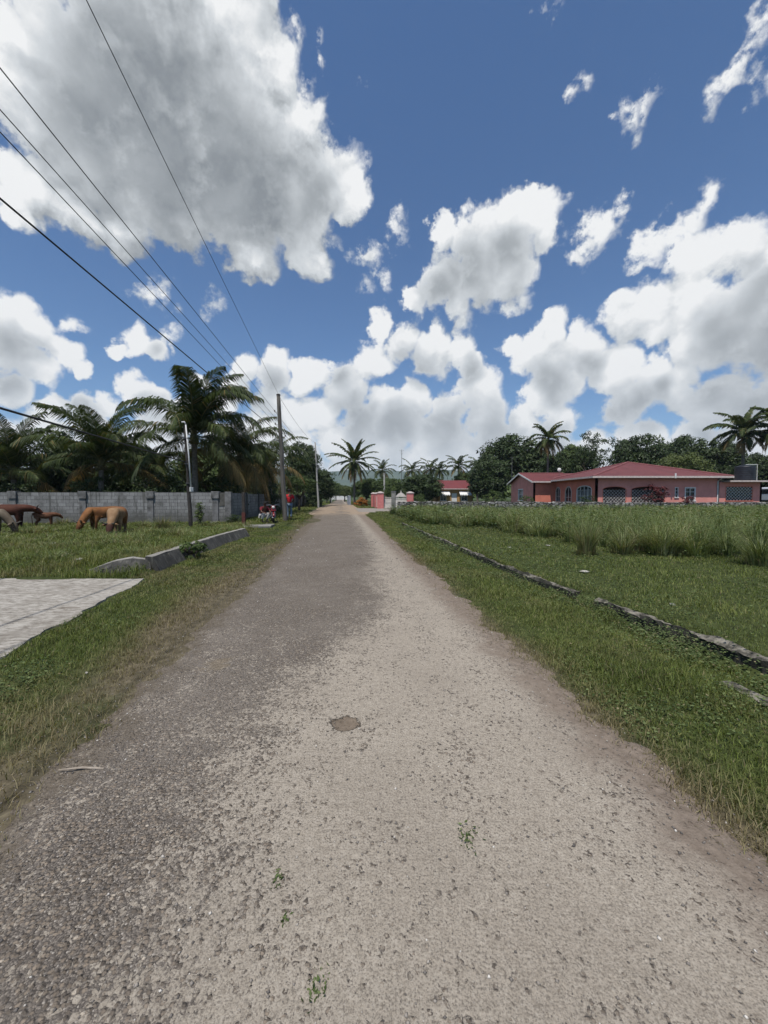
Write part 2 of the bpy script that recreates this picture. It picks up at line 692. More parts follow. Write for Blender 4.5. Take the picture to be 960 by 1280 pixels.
def ground_h(x, y):
    x = np.asarray(x, float)
    y = np.asarray(y, float)
    o = x + SLOPE * y
    kc = ditch_centre(y)
    live = sstep(-3, 0, y) * (1 - sstep(30, 34, y))
    # right: verge falls into the ditch, field stands a little higher
    dip = sstep(kc - 0.95, kc - 0.35, o) * (1 - sstep(kc - 0.02, kc + 0.03, o))
    h = -0.09 * dip * live
    h = h + 0.07 * sstep(kc - 0.02, kc + 0.05, o) * (1 - sstep(36, 44, y))
    # left: yard level behind the drain wall
    yard = 1 - sstep(-4.05, -3.80, o)
    far_ = np.exp(-np.clip(-o - 4.0, 0, 50) / 3.5)
    h = h + yard * 0.20 * far_ * sstep(7.0, 8.4, y) * (1 - sstep(15.4, 17.5, y))
    # bank by the big pole
    h = h + 0.13 * np.exp(-(((x + 6.0) / 1.6) ** 2 + ((y - 23.5) / 4.0) ** 2))
    rough = (0.035 + 0.035 * (o < -4.3)) * fbm(x * 0.9, y * 0.9, 3) + 0.02 * fbm(x * 3.3, y * 3.3, 9, 2)
    clear = sstep(2.2, 3.4, np.abs(o)) * (1 - sstep(60, 200, y) * 0.5)
    h = h + rough * clear
    # the pale slab is bedded in the soil
    xr = SLAB_A.x + (SLAB_B.x - SLAB_A.x) * (SLAB_A.y - y) / (SLAB_A.y - SLAB_B.y)
    bed = sstep(0.05, 0.30, xr - x) * sstep(0.05, 0.30, SLAB_A.y - y) * sstep(1.5, 1.9, y) * (x > -13)
    h = h * (1 - bed) - 0.06 * bed
    # the drive lies level
    h = h - 0.02 * sstep(1.2, 2.0, np.abs(o - 0.17)) * (1 - sstep(2.2, 3.2, np.abs(o)))
    return h


def gh(x, y):
    return float(ground_h(np.array([x]), np.array([y]))[0])


def gpt(px, py):
    """ground point seen at a pixel, on the uneven ground"""
    z = 0.0
    for _ in range(6):
        p = gp(px, py, z)
        z = gh(p.x, p.y)
    p.z = z
    return p


def spaced(lo, hi, a, b, step, g=1.16):
    mid = list(np.arange(a, b + 1e-6, step))
    up, s, v = [], step, b
    while v < hi:
        s *= g
        v += s
        up.append(v)
    dn, s, v = [], step, a
    while v > lo:
        s *= g
        v -= s
        dn.append(v)
    return np.array(dn[::-1] + mid + up)


def grid_mesh(name, oo, yy, zf, mat, kind='structure'):
    O, Y = np.meshgrid(oo, yy)
    X = O - SLOPE * Y
    Z = zf(X, Y, O)
    co = np.stack([X, Y, Z], -1).reshape(-1, 3)
    nx, ny = len(oo), len(yy)
    i = np.arange(nx * ny).reshape(ny, nx)
    q = np.stack([i[:-1, :-1], i[:-1, 1:], i[1:, 1:], i[1:, :-1]], -1).reshape(-1, 4)
    o = np_mesh(name, co, q, mat, smooth=True)
    o['kind'] = kind
    return o


# ---- soil / turf under the blades
m_ground, t, b = material("soil and turf", 0.95, 0.1)
P_ = geo_pos(t)
xyz = t.sep(P_)
oo_ = t.m('MULTIPLY_ADD', xyz[1], SLOPE, xyz[0])
n_big = t.noise(P_, 0.55, 5, 0.6)
n_sm = t.noise(P_, 9.0, 6, 0.65)
green = t.ramp(n_sm, [(0.3, (0.020, 0.026, 0.010)), (0.5, (0.042, 0.054, 0.017)), (0.7, (0.072, 0.086, 0.030))])
brown = t.ramp(n_sm, [(0.3, (0.048, 0.040, 0.025)), (0.55, (0.105, 0.088, 0.058)), (0.75, (0.185, 0.155, 0.105))])
dry_l = t.mr(oo_, -3.3, -1.7)
dry_r = t.m('SUBTRACT', 1.0, t.mr(oo_, 1.75, 2.35))
edge = t.m('MULTIPLY', dry_l, dry_r)
edge = t.mr(t.m('ADD', edge, t.m('MULTIPLY', t.m('SUBTRACT', n_big, 0.5), 2.2)), 0.50, 0.95)
turf = t.mix(edge, green, brown)
far_green = t.ramp(t.noise(P_, 0.02, 6, 0.6), [(0.35, (0.035, 0.055, 0.02)), (0.65, (0.075, 0.10, 0.04))])
turf = t.mix(t.mr(xyz[1], 60.0, 220.0), turf, far_green)
t.ln(turf, b.inputs['Base Color'])
bump(t, b, n_sm, 0.7, 0.03)

oo = spaced(-5000, 5000, -11, 11, 0.13)
yy = spaced(-60, 7000, -4, 36, 0.16, 1.12)
grid_mesh("ground", oo, yy, lambda X, Y, O: ground_h(X, Y), m_ground)

# ---- road
m_road, t, b = material("worn chip seal road", 0.96, 0.08)
P_ = geo_pos(t)
xyz = t.sep(P_)
flat = t.comb(xyz[0], xyz[1], 0.0)
o_ = t.m('MULTIPLY_ADD', xyz[1], SLOPE, xyz[0])
wob = t.v('ADD', flat, t.v('SCALE', t.v('SUBTRACT', t.noise(flat, 30.0, 2, 0.5, out=1), (0.5, 0.5, 0.5)), scale=0.012))
v1 = t.n('ShaderNodeTexVoronoi')
v1.voronoi_dimensions = '2D'
t.ln(wob, v1.inputs['Vector'])
v1.inputs['Scale'].default_value = 62.0
v1d, v1c = v1.outputs['Distance'], v1.outputs['Color']
c1 = t.sep(v1c)
v2 = t.n('ShaderNodeTexVoronoi')
v2.voronoi_dimensions = '2D'
t.ln(wob, v2.inputs['Vector'])
v2.inputs['Scale'].default_value = 150.0
c2 = t.sep(v2.outputs['Color'])
stone_a = t.ramp(c1[0], [(0.0, (0.090, 0.079, 0.069)), (0.35, (0.148, 0.128, 0.108)), (0.62, (0.205, 0.177, 0.149)), (0.90, (0.265, 0.228, 0.19)), (0.975, (0.27, 0.23, 0.19)), (0.99, (0.50, 0.46, 0.40))])
stone_a = t.v('MULTIPLY', stone_a, (1.05, 0.99, 0.91))
stone_b = t.ramp(c2[0], [(0.0, (0.088, 0.077, 0.067)), (0.6, (0.180, 0.155, 0.130)), (0.95, (0.26, 0.225, 0.188)), (0.985, (0.40, 0.36, 0.31))])
gap = t.mr(v1d, 0.30, 0.62)
big = t.mr(c1[1], 0.40, 0.42)                       # not every cell holds a large stone
stones = t.mix(t.m('MULTIPLY', big, t.m('SUBTRACT', 1.0, gap)), t.mix(t.mr(v2.outputs['Distance'], 0.35, 0.75), stone_b, (0.060, 0.052, 0.045)), stone_a)
pn = t.noise(flat, 0.9, 6, 0.62)
pn2 = t.noise(flat, 3.4, 7, 0.66)
pn3 = t.noise(flat, 17.0, 5, 0.65)
stones = t.mix(t.m('MULTIPLY', t.mr(pn, 0.35, 0.7), 0.50), stones, (0.205, 0.178, 0.150))
# dust: fills the right-hand wheel track and the near middle
ob = t.mr(xyz[1], 2.1, 5.6, -0.62, 0.52)
ob = t.m('ADD', ob, t.mr(xyz[1], 6.0, 14.0, 0.0, 0.35))
q = t.m('SUBTRACT', o_, ob)
zone = t.m('MULTIPLY_ADD', t.mr(q, -0.50, 0.65), 0.88, 0.14)
zone = t.m('ADD', zone, t.m('MULTIPLY', t.m('SUBTRACT', pn2, 0.5), 1.75))
zone = t.m('ADD', zone, t.m('MULTIPLY', t.m('SUBTRACT', pn, 0.5), 0.9))
zone = t.m('SUBTRACT', zone, t.mr(xyz[1], 2.0, 9.0, 0.0, 0.16))
# stones stand out of the dust where it is thin
depth = t.m('ADD', zone, t.m('MULTIPLY', t.m('SUBTRACT', pn3, 0.5), 0.75))
depth = t.m('ADD', depth, t.m('MULTIPLY', t.m('MULTIPLY', t.m('SUBTRACT', c1[2], 0.5), big), -1.0))
depth = t.m('ADD', depth, t.m('MULTIPLY', t.m('SUBTRACT', c2[1], 0.5), -0.55))
dust_f = t.mr(depth, 0.42, 0.60)
dust = t.ramp(t.noise(flat, 26.0, 7, 0.7), [(0.28, (0.255, 0.219, 0.174)), (0.5, (0.345, 0.301, 0.244)), (0.75, (0.415, 0.368, 0.304))])
dust = t.mix(t.mr(pn, 0.4, 0.65, 0.0, 0.35), dust, (0.215, 0.182, 0.145))
micro = t.noise(flat, 105.0, 5, 0.80)
dust = t.mix(t.mr(micro, 0.49, 0.38, 0.0, 0.80), dust, (0.135, 0.115, 0.092))
dust = t.mix(t.mr(micro, 0.54, 0.64, 0.0, 0.55), dust, (0.44, 0.40, 0.34))
dust = t.mix(t.m('MULTIPLY', t.mr(c2[0], 0.45, 0.1), t.mr(v2.outputs['Distance'], 0.60, 0.30, 0.0, 0.7)), dust, (0.165, 0.142, 0.115))
col = t.mix(dust_f, stones, dust)
# dark stones standing out of the dust here and there
v3 = t.n('ShaderNodeTexVoronoi')
v3.voronoi_dimensions = '2D'
t.ln(wob, v3.inputs['Vector'])
v3.inputs['Scale'].default_value = 58.0
c3 = t.sep(v3.outputs['Color'])
pit = t.m('MULTIPLY', t.mr(v3.outputs['Distance'], 0.16, 0.30, 1.0, 0.0), t.mr(t.m('ADD', c3[0], t.m('MULTIPLY', t.m('SUBTRACT', t.noise(flat, 2.1, 5, 0.65), 0.5), 2.6)), 0.80, 0.98))
col = t.mix(t.m('MULTIPLY', pit, 0.36), col, t.mix(c3[1], (0.095, 0.082, 0.067), (0.20, 0.172, 0.14)))
# brown loam washed along the right edge, paler along the left edge
loam = t.mr(t.m('ADD', o_, t.m('MULTIPLY', t.m('SUBTRACT', pn2, 0.5), 0.75)), 1.28, 1.66)
loam_c = t.ramp(pn3, [(0.3, (0.125, 0.096, 0.073)), (0.7, (0.225, 0.179, 0.142))])
col = t.mix(t.m('MULTIPLY', loam, 0.85), col, loam_c)
lft = t.mr(t.m('ADD', o_, t.m('MULTIPLY', t.m('SUBTRACT', pn2, 0.5), 0.9)), -1.30, -1.62)
col = t.mix(t.m('MULTIPLY', lft, 0.75), col, t.ramp(pn3, [(0.3, (0.085, 0.068, 0.048)), (0.7, (0.185, 0.155, 0.118))]))
# washed-out sandy stretch by the gate
sandy = t.m('MULTIPLY', t.mr(xyz[1], 30.0, 36.0), t.mr(xyz[1], 95.0, 60.0))
sandy = t.m('MULTIPLY', sandy, t.mr(t.m('ADD', t.noise(flat, 0.55, 5, 0.6), t.m('MULTIPLY', t.m('ABSOLUTE', t.m('SUBTRACT', o_, 0.1)), 0.12)), 0.45, 0.58))
col = t.mix(sandy, col, t.ramp(pn2, [(0.3, (0.22, 0.165, 0.115)), (0.7, (0.34, 0.27, 0.20))]))
# the small pothole, its bed of brown fines
hole_p = gp(432, 909)
hd = t.v('LENGTH', t.v('MULTIPLY', t.v('SUBTRACT', flat, (hole_p.x, hole_p.y, 0.0)), (1.0, 1.15, 0.0)))
hd = t.m('ADD', hd, t.m('MULTIPLY', t.m('SUBTRACT', t.noise(flat, 21.0, 6, 0.7), 0.5), 0.13))
hole = t.mr(hd, 0.100, 0.086)
rim = t.m('MULTIPLY', t.mr(hd, 0.115, 0.095), t.mr(hd, 0.075, 0.09))
col = t.mix(hole, col, t.ramp(pn3, [(0.3, (0.120, 0.094, 0.070)), (0.7, (0.215, 0.172, 0.130))]))
# sandy scrape on the left edge
sc_p = gp(272, 833)
sd = t.v('LENGTH', t.v('MULTIPLY', t.v('SUBTRACT', flat, (sc_p.x, sc_p.y, 0.0)), (1.0, 0.8, 0.0)))
sd = t.m('ADD', sd, t.m('MULTIPLY', t.m('SUBTRACT', t.noise(flat, 8.0, 6, 0.7), 0.5), 0.40))
col = t.mix(t.mr(sd, 0.14, 0.06, 0.0, 0.7), col, (0.20, 0.162, 0.115))
t.ln(col, b.inputs['Base Color'])
hgt = t.m('MULTIPLY', t.m('SUBTRACT', 1.0, t.mr(v1d, 0.1, 0.7)), t.m('MULTIPLY', big, t.m('MULTIPLY_ADD', dust_f, -0.75, 1.0)))
hgt = t.m('ADD', hgt, t.m('MULTIPLY', t.m('SUBTRACT', 1.0, v2.outputs['Distance']), t.m('MULTIPLY_ADD', dust_f, -0.30, 0.45)))
hgt = t.m('ADD', hgt, t.m('MULTIPLY', pn3, 0.9))
hgt = t.m('ADD', hgt, t.m('MULTIPLY', pit, 0.08))
hgt = t.m('SUBTRACT', hgt, t.m('MULTIPLY', hole, 2.0))
hgt = t.m('ADD', hgt, t.m('MULTIPLY', micro, 0.6))
bump(t, b, hgt, 1.0, 0.009)


def road_half(y):
    """left and right edge offsets of the made road at depth y"""
    l = -1.52 - 0.55 * sstep(8, 26, y) - 1.2 * sstep(31, 37, y) * (1 - sstep(60, 90, y))
    r = 1.78 + 0.35 * sstep(10, 26, y) + 0.9 * sstep(33, 38, y) * (1 - sstep(60, 90, y))
    return l, r


def road_z(X, Y, O):
    l, r = road_half(Y)
    jag = 0.16 * fbm(X * 1.3, Y * 1.3, 21) + 0.17 * fbm(X * 7, Y * 7, 5, 3)
    d = np.minimum(O - l, r - O) + jag
    z = 0.016 - 0.05 * (1 - sstep(-0.22, 0.16, d)) - 0.6 * (1 - sstep(-0.5, -0.22, d))
    crown = 0.015 * (1 - ((O - 0.13) / 2.0) ** 2)
    dent = -0.018 * np.exp(-(((X - hole_p.x) / 0.085) ** 2 + ((Y - hole_p.y) / 0.075) ** 2) ** 2)
    return z + np.clip(crown, -0.02, 1) + dent + 0.004 * fbm(X * 2, Y * 2, 8)


ro = np.concatenate([np.arange(-4.2, -2.0, 0.08), np.arange(-2.0, 2.21, 0.035), np.arange(2.28, 3.8, 0.08)])
ry = np.concatenate([np.arange(-5, 1.0, 0.15), np.arange(1.0, 4.5, 0.035), np.arange(4.5, 12, 0.09), np.arange(12, 45, 0.3), spaced(45, 420, 45, 46, 0.6, 1.06)[1:]])
grid_mesh("road", ro, ry, road_z, m_road)

# ---- gravel drive into the pink gateway
m_drive = simple("grey gravel", (0.30, 0.27, 0.235), (0.16, 0.14, 0.12), 14, 0.95, 0.8, 0.1, 7, 0.02)
grid_mesh("side_drive", np.arange(1.9, 9.0, 0.2), np.arange(38.0, 52.1, 0.35),
          lambda X, Y, O: 0.045 + 0.015 * fbm(X, Y, 4) - 0.12 * (1 - sstep(0.0, 0.9, np.minimum(Y - 38.3, 51.6 - Y))), m_drive)

# ---- concrete drive slab on the left
m_slab, t, b = material("weathered pale concrete", 0.9, 0.2)
P_ = geo_pos(t)
n_a, n_b, n_c = t.noise(P_, 1.6, 7, 0.68), t.noise(t.v('MULTIPLY', P_, (1.0, 2.6, 1.0)), 7.0, 9, 0.78), t.noise(P_, 60, 4, 0.7)
col = t.ramp(n_b, [(0.32, (0.075, 0.065, 0.053)), (0.42, (0.19, 0.170, 0.142)), (0.54, (0.35, 0.325, 0.285)), (0.75, (0.44, 0.415, 0.37))])
col = t.mix(t.m('MULTIPLY', t.mr(n_a, 0.46, 0.66), 0.6), col, (0.17, 0.150, 0.123))
crk = t.voro(t.v('ADD', P_, t.v('SCALE', t.noise(P_, 2.0, 4, 0.6, out=1), scale=0.7)), 0.75, 'DISTANCE_TO_EDGE')
crack = t.m('MULTIPLY', t.mr(crk, 0.004, 0.014, 1.0, 0.0), t.mr(t.noise(P_, 1.1, 2), 0.45, 0.6))
col = t.mix(t.m('MULTIPLY', crack, 0.25), col, (0.12, 0.10, 0.08))
col = t.mix(t.mr(t.noise(t.v('MULTIPLY', P_, (0.5, 2.2, 1.0)), 1.7, 7, 0.7), 0.58, 0.66, 0.0, 0.7), col, (0.135, 0.112, 0.085))
speck = t.mr(t.noise(P_, 38, 3, 0.7), 0.62, 0.72)
col = t.mix(t.m('MULTIPLY', speck, 0.5), col, (0.14, 0.12, 0.10))
t.ln(col, b.inputs['Base Color'])
bump(t, b, t.m('ADD', n_b, t.m('MULTIPLY', n_c, 0.5)), 0.8, 0.012)
sa, sb2 = gp(184, 720, 0.07), gp(-20, 822, 0.07)
mb = MB()
NS, MS = 46, 24
edge_n = [gp(184 + (-20 - 184) * k / NS, 720 + (822 - 720) * (k / NS) ** 1.0, 0.07) for k in range(NS + 1)]
rows = []
for j in range(NS + 1):
    y = sa.y + (1.6 - sa.y) * j / NS
    # right border runs almost parallel with the road, crumbling
    xr = sa.x + (sb2.x - sa.x) * (sa.y - y) / (sa.y - sb2.y)
    xr += 0.10 * float(fbm(y * 2.1, 3.0, 2)) + 0.10 * float(fbm(y * 9, 1.0, 5))
    xl = -13.5
    row = []
    for i in range(MS + 1):
        u = (i / MS) ** 1.8
        x = xr + (xl - xr) * u
        z = 0.022 + 0.014 * float(fbm(x, y, 6)) + 0.03 * u
        yy_ = y + (0.10 * float(fbm(x * 1.2, 9.0, 3)) if j == 0 else 0)
        row.append((x, yy_, z))
    rows.append(row)
vs = [p for r in rows for p in r]
fs = []
for j in range(NS):
    for i in range(MS):
        a = j * (MS + 1) + i
        fs.append((a, a + MS + 1, a + MS + 2, a + 1))
mb.add(vs, fs)
# skirts
for j in range(NS):
    a, c = rows[j][0], rows[j + 1][0]
    mb.quad(a, (a[0] + .03, a[1], a[2] - 0.22), (c[0] + .03, c[1], c[2] - 0.22), c)
for i in range(MS):
    a, c = rows[0][i + 1], rows[0][i]
    mb.quad(a, (a[0], a[1] + .03, a[2] - 0.22), (c[0], c[1] + .03, c[2] - 0.22), c)
mb.build("driveway", m_slab)['kind'] = 'structure'


def on_slab(x, y):
    xr = sa.x + (sb2.x - sa.x) * (sa.y - y) / (sa.y - sb2.y)
    return (x < xr + 0.02) & (y < sa.y + 0.02) & (y > 1.5)


# ------------------------------------------------------------------ hills far away
m_hill, t, b = material("wooded hillside", 0.95, 0.05)
P_ = geo_pos(t)
col = t.ramp(t.noise(P_, 0.012, 8, 0.68), [(0.3, (0.022, 0.042, 0.022)), (0.52, (0.045, 0.075, 0.035)), (0.64, (0.085, 0.115, 0.055)), (0.8, (0.12, 0.14, 0.07))])
t.ln(col, b.inputs['Base Color'])
bump(t, b, t.noise(P_, 0.03, 8, 0.7), 1.0, 20.0)
hx = np.linspace(-4200, 4800, 181)
hy = np.linspace(1700, 4700, 61)
HX, HY = np.meshgrid(hx, hy)
prof = sstep(1800, 2950, HY) * (1 - 0.35 * sstep(3400, 4700, HY))
HZ = prof * (222 + 60 * fbm(HX * 0.0011, HY * 0.0007, 31) + 26 * fbm(HX * 0.005, HY * 0.005, 41)) * (1 - 0.35 * sstep(300, 2600, HX) - 0.2 * sstep(0, -2600, HX)) - 6
i = np.arange(HX.size).reshape(HX.shape)
np_mesh("hills", np.stack([HX, HY, HZ], -1).reshape(-1, 3), np.stack([i[:-1, :-1], i[:-1, 1:], i[1:, 1:], i[1:, :-1]], -1).reshape(-1, 4), m_hill, smooth=True)['kind'] = 'structure'

# ------------------------------------------------------------------ haze
HAZE = True
if HAZE:
    m_haze = bpy.data.materials.new("moist air")
    m_haze.use_nodes = True
    nt_ = m_haze.node_tree
    nt_.nodes.clear()
    pv = nt_.nodes.new('ShaderNodeVolumePrincipled')
    pv.inputs['Color'].default_value = (0.80, 0.90, 1.0, 1)
    pv.inputs['Density'].default_value = 0.00016
    pv.inputs['Anisotropy'].default_value = 0.0
    om = nt_.nodes.new('ShaderNodeOutputMaterial')
    nt_.links.new(pv.outputs[0], om.inputs['Volume'])
    mb = MB()
    mb.bbox((-5200, -80, -8.5), (5400, 4900, 330))
    mb.build("haze", m_haze)['kind'] = 'stuff'
# ------------------------------------------------------------------ grasses
def leaf_mat(name, stops, dry=None, translucent=0.3, rough=0.6):
    m = bpy.data.materials.new(name)
    m.use_nodes = True
    t = NT(m.node_tree)
    b = m.node_tree.nodes['Principled BSDF']
    out = m.node_tree.nodes['Material Output']
    a = t.n('ShaderNodeAttribute', attribute_name='rnd').outputs['Fac']
    pos = geo_pos(t)
    f = t.m('ADD', t.m('MULTIPLY', a, 0.70), t.m('MULTIPLY', t.m('SUBTRACT', t.noise(pos, 1.1, 6, 0.7), 0.30), 0.85), clamp=True)
    col = t.ramp(f, stops)
    if dry:
        d = t.n('ShaderNodeAttribute', attribute_name='dry').outputs['Fac']
        col = t.mix(d, col, t.ramp(a, dry))
    t.ln(col, b.inputs['Base Color'])
    b.inputs['Roughness'].default_value = rough
    b.inputs['Specular IOR Level'].default_value = 0.25
    tr = t.n('ShaderNodeBsdfTranslucent')
    t.ln(t.mix(1.0, col, (1.25, 1.2, 0.55), 'MULTIPLY'), tr.inputs['Color'])
    mx = t.n('ShaderNodeMixShader')
    mx.inputs[0].default_value = translucent
    t.ln(b.outputs[0], mx.inputs[1])
    t.ln(tr.outputs[0], mx.inputs[2])
    t.ln(mx.outputs[0], out.inputs['Surface'])
    return m


DRY = [(0.0, (0.115, 0.090, 0.048)), (0.5, (0.205, 0.165, 0.090)), (1.0, (0.31, 0.255, 0.155))]
m_grass = leaf_mat("turf blades", [(0.06, (0.020, 0.032, 0.007)), (0.36, (0.072, 0.105, 0.019)), (0.68, (0.140, 0.185, 0.036)), (0.95, (0.26, 0.28, 0.085))], DRY, 0.3)
m_tall = leaf_mat("tall guinea grass", [(0.15, (0.030, 0.050, 0.018)), (0.42, (0.075, 0.110, 0.034)), (0.62, (0.160, 0.205, 0.070)), (0.88, (0.31, 0.33, 0.165))], DRY, 0.3)
m_herb = leaf_mat("small round leaves", [(0.1, (0.026, 0.044, 0.012)), (0.5, (0.072, 0.108, 0.030)), (0.9, (0.165, 0.200, 0.080))], DRY, 0.3)


def blades_mesh(name, base, h, wd, ang, lean, rnd, dry, mat, seg=2, parent=None, loc=None, curl=1.0):
    """base n x 3; each blade a tapering, bending strip"""
    n = len(base)
    if n == 0:
        return None
    dirx, diry = np.cos(ang), np.sin(ang)
    px_, py_ = -diry, dirx
    rows = []
    for s in range(seg + 1):
        u = s / seg
        horiz = lean * h * (u ** (1.0 + curl))
        up = h * (u - 0.35 * np.clip(lean, 0, 1.6) * u ** (1.5 + curl))
        cx = base[:, 0] + dirx * horiz
        cy = base[:, 1] + diry * horiz
        cz = base[:, 2] + up
        wv_ = wd * (1 - u ** 1.6) * 0.5
        if s < seg:
            rows.append(np.stack([cx - px_ * wv_, cy - py_ * wv_, cz], -1))
            rows.append(np.stack([cx + px_ * wv_, cy + py_ * wv_, cz], -1))
        else:
            rows.append(np.stack([cx, cy, cz], -1))
    k = 2 * seg + 1
    co = np.stack(rows, 1).reshape(-1, 3)
    tr = []
    for s in range(seg - 1):
        a = 2 * s
        tr += [(a, a + 1, a + 3), (a, a + 3, a + 2)]
    tr.append((2 * seg - 2, 2 * seg - 1, 2 * seg))
    tr = np.array(tr)
    faces = (np.arange(n)[:, None, None] * k + tr[None]).reshape(-1, 3)
    return np_mesh(name, co, faces, mat, parent, {'rnd': np.repeat(rnd, k), 'dry': np.repeat(dry, k)}, loc)


def scatter(n, o0, o1, y0, y1, power=1.6, knee=4.0):
    """n random ground positions, density falling with depth; only what the lens could see with some margin"""
    y = np.empty(0)
    us = RNG.random(n * 3)
    ys = np.linspace(y0, y1, 800)
    dens = np.minimum(1.0, (knee / np.maximum(ys, 0.1)) ** power)
    c = np.cumsum(dens)
    c /= c[-1]
    y = np.interp(us, c, ys)
    o = o0 + (o1 - o0) * RNG.random(len(y))
    x = o - SLOPE * y
    keep = np.abs(x) < 1.12 * y + 1.6
    x, y = x[keep][:n], y[keep][:n]
    return x, y


def wedge(n, side, o0, y0, y1, power=1.6, knee=4.0):
    """positions from offset o0 outwards to the frame's edge on one side (+1 right, -1 left)"""
    ys = np.linspace(y0, y1, 800)
    width = np.maximum(1.12 * ys + 1.6 - side * (o0 - SLOPE * ys), 0.0)
    dens = np.minimum(1.0, (knee / np.maximum(ys, 0.1)) ** power) * width
    c = np.cumsum(dens)
    c /= c[-1]
    y = np.interp(RNG.random(n), c, ys)
    wdt = np.interp(y, ys, width)
    x = (o0 - SLOPE * y) + side * wdt * RNG.random(n)
    return x, y


def turf(name, x, y, hmin, hmax, dryf, mat=None, lean=(0.2, 1.1), clump=0.6, wmul=1.0, kind='stuff'):
    mat = mat or m_grass
    n = len(x)
    z = ground_h(x, y)
    patch = 0.5 + 0.5 * fbm(x * 1.6, y * 1.6, 51, 4) * 1.6
    h = (hmin + (hmax - hmin) * RNG.random(n) ** 1.4) * (1 - clump + clump * np.clip(patch, 0.05, 1.6))
    wd = np.maximum(0.0046, 0.0012 * y) * (0.7 + 0.6 * RNG.random(n)) * wmul
    ang = RNG.random(n) * 2 * math.pi
    ln = lean[0] + (lean[1] - lean[0]) * RNG.random(n)
    dry = np.clip(dryf(x, y) + 0.55 * (RNG.random(n) - 0.5), 0, 1)
    dry = np.where(RNG.random(n) < 0.05, 0.85, dry)
    o = blades_mesh(name, np.stack([x, y, z - 0.005], -1), h, wd, ang, ln, RNG.random(n), dry, mat)
    o['kind'] = kind
    return o


# left verge: dry and thin by the road, greener away from it
def dry_left(x, y):
    o = off(x, y)
    return np.clip(sstep(-2.9, -1.6, o) * 0.80 + 0.22 + 0.9 * fbm(x * 0.8, y * 0.8, 61), 0, 0.95)


x, y = scatter(150000, -3.95, -1.25, 0.9, 60)
o = off(x, y)
l_, r_ = road_half(y)
keep = (RNG.random(len(x)) < np.clip((l_ - o + 0.10 + 0.28 * fbm(x * 2, y * 2, 77)) / 0.55, 0.0, 1) * (0.55 + 0.45 * sstep(-1.9, -2.7, o) + 0.3 * fbm(x * 3, y * 3, 13)))
keep &= ~on_slab(x, y)
turf("verge_grass", x[keep], y[keep], 0.025, 0.115, dry_left, clump=0.8)


def dry_right(x, y):
    o = off(x, y)
    return np.clip((1 - sstep(1.75, 2.35, o)) * 0.75 + 0.12 + 0.5 * fbm(x * 0.9, y * 0.9, 67), 0, 0.9)


x, y = scatter(150000, 1.55, 3.7, 0.9, 42)
o = off(x, y)
l_, r_ = road_half(y)
keep = RNG.random(len(x)) < np.clip((o - r_ + 0.22 + 0.42 * fbm(x * 2.5, y * 2.5, 78)) / 0.50, 0.0, 1) ** 1.3
keep &= ~((y > 37.5) & (y < 52))
turf("verge_grass", x[keep], y[keep], 0.03, 0.13, dry_right, clump=0.8)

# right field
x, y = wedge(150000, 1, 3.62, 2.6, 40)
keep = off(x, y) > ditch_centre(y) + 0.05
turf("field_grass", x[keep], y[keep], 0.035, 0.15, lambda x, y: np.clip(0.08 + 0.5 * fbm(x * 0.5, y * 0.5, 71), 0, 0.6), clump=0.7)

# left yard, trampled and tufty
x, y = wedge(130000, -1, -3.95, 6.9, 23, 1.4, 7.0)
keep = ~on_slab(x, y)
turf("yard_grass", x[keep], y[keep], 0.04, 0.36, lambda x, y: np.clip(0.12 + 0.75 * fbm(x * 0.7, y * 0.7, 73), 0, 0.8), clump=0.8)
x, y = scatter(26000, -9.0, -2.0, 22, 120, 1.2, 20)
l_, r_ = road_half(y)
keep = (off(x, y) < l_ - 0.2)
turf("verge_grass", x[keep], y[keep], 0.06, 0.30, lambda x, y: np.clip(0.15 + 0.6 * fbm(x * 0.4, y * 0.4, 83), 0, 0.7))
x, y = scatter(9000, 2.4, 4.4, 52, 120, 1.2, 47)
turf("verge_grass", x, y, 0.06, 0.30, lambda x, y: np.clip(0.15 + 0.6 * fbm(x * 0.4, y * 0.4, 83), 0, 0.7))

# tall grass: a tussock is a spray of long arching blades
def tussock_arrays(cx, cy, H, n, spread=0.16, lean=(0.15, 1.1)):
    a = RNG.random(n) * 2 * math.pi
    r = spread * np.sqrt(RNG.random(n))
    x = cx + r * np.cos(a)
    y = cy + r * np.sin(a)
    ang = a + 0.9 * (RNG.random(n) - 0.5)
    h = H * (0.45 + 0.65 * RNG.random(n))
    ln = lean[0] + (lean[1] - lean[0]) * RNG.random(n) ** 1.2
    return x, y, h, ang, ln


# rank tufts and trampled hay in the cattle yard
acc = []
x, y = wedge(420, -1, -4.4, 8.3, 20.5, 0.6, 9)
for cx, cy in zip(x, y):
    if bool(on_slab(np.array([cx]), np.array([cy]))[0]) or float(fbm(cx * 0.5, cy * 0.5, 23)) < -0.1:
        continue
    n = 46
    acc.append(tuple(q if k not in (0,) else q for k, q in enumerate(tussock_arrays(cx, cy, 0.18 + 0.22 * RNG.random(), n, 0.22, (0.5, 2.2)))) + (np.full(n, RNG.random()), np.full(n, cy)))
X_, Y_, H_, A_, L_, Q_, D_ = [np.concatenate(q) for q in zip(*acc)]
n = len(X_)
blades_mesh("yard_grass", np.stack([X_, Y_, ground_h(X_, Y_)], -1), H_, np.maximum(0.009, 0.0010 * D_) * (0.7 + 0.6 * RNG.random(n)), A_, L_,
            np.clip(0.6 * RNG.random(n) + 0.5 * Q_, 0, 1), np.where(RNG.random(n) < 0.08 + 0.5 * (Q_ > 0.75), 0.85, 0.0), m_tall, 3)['kind'] = 'stuff'

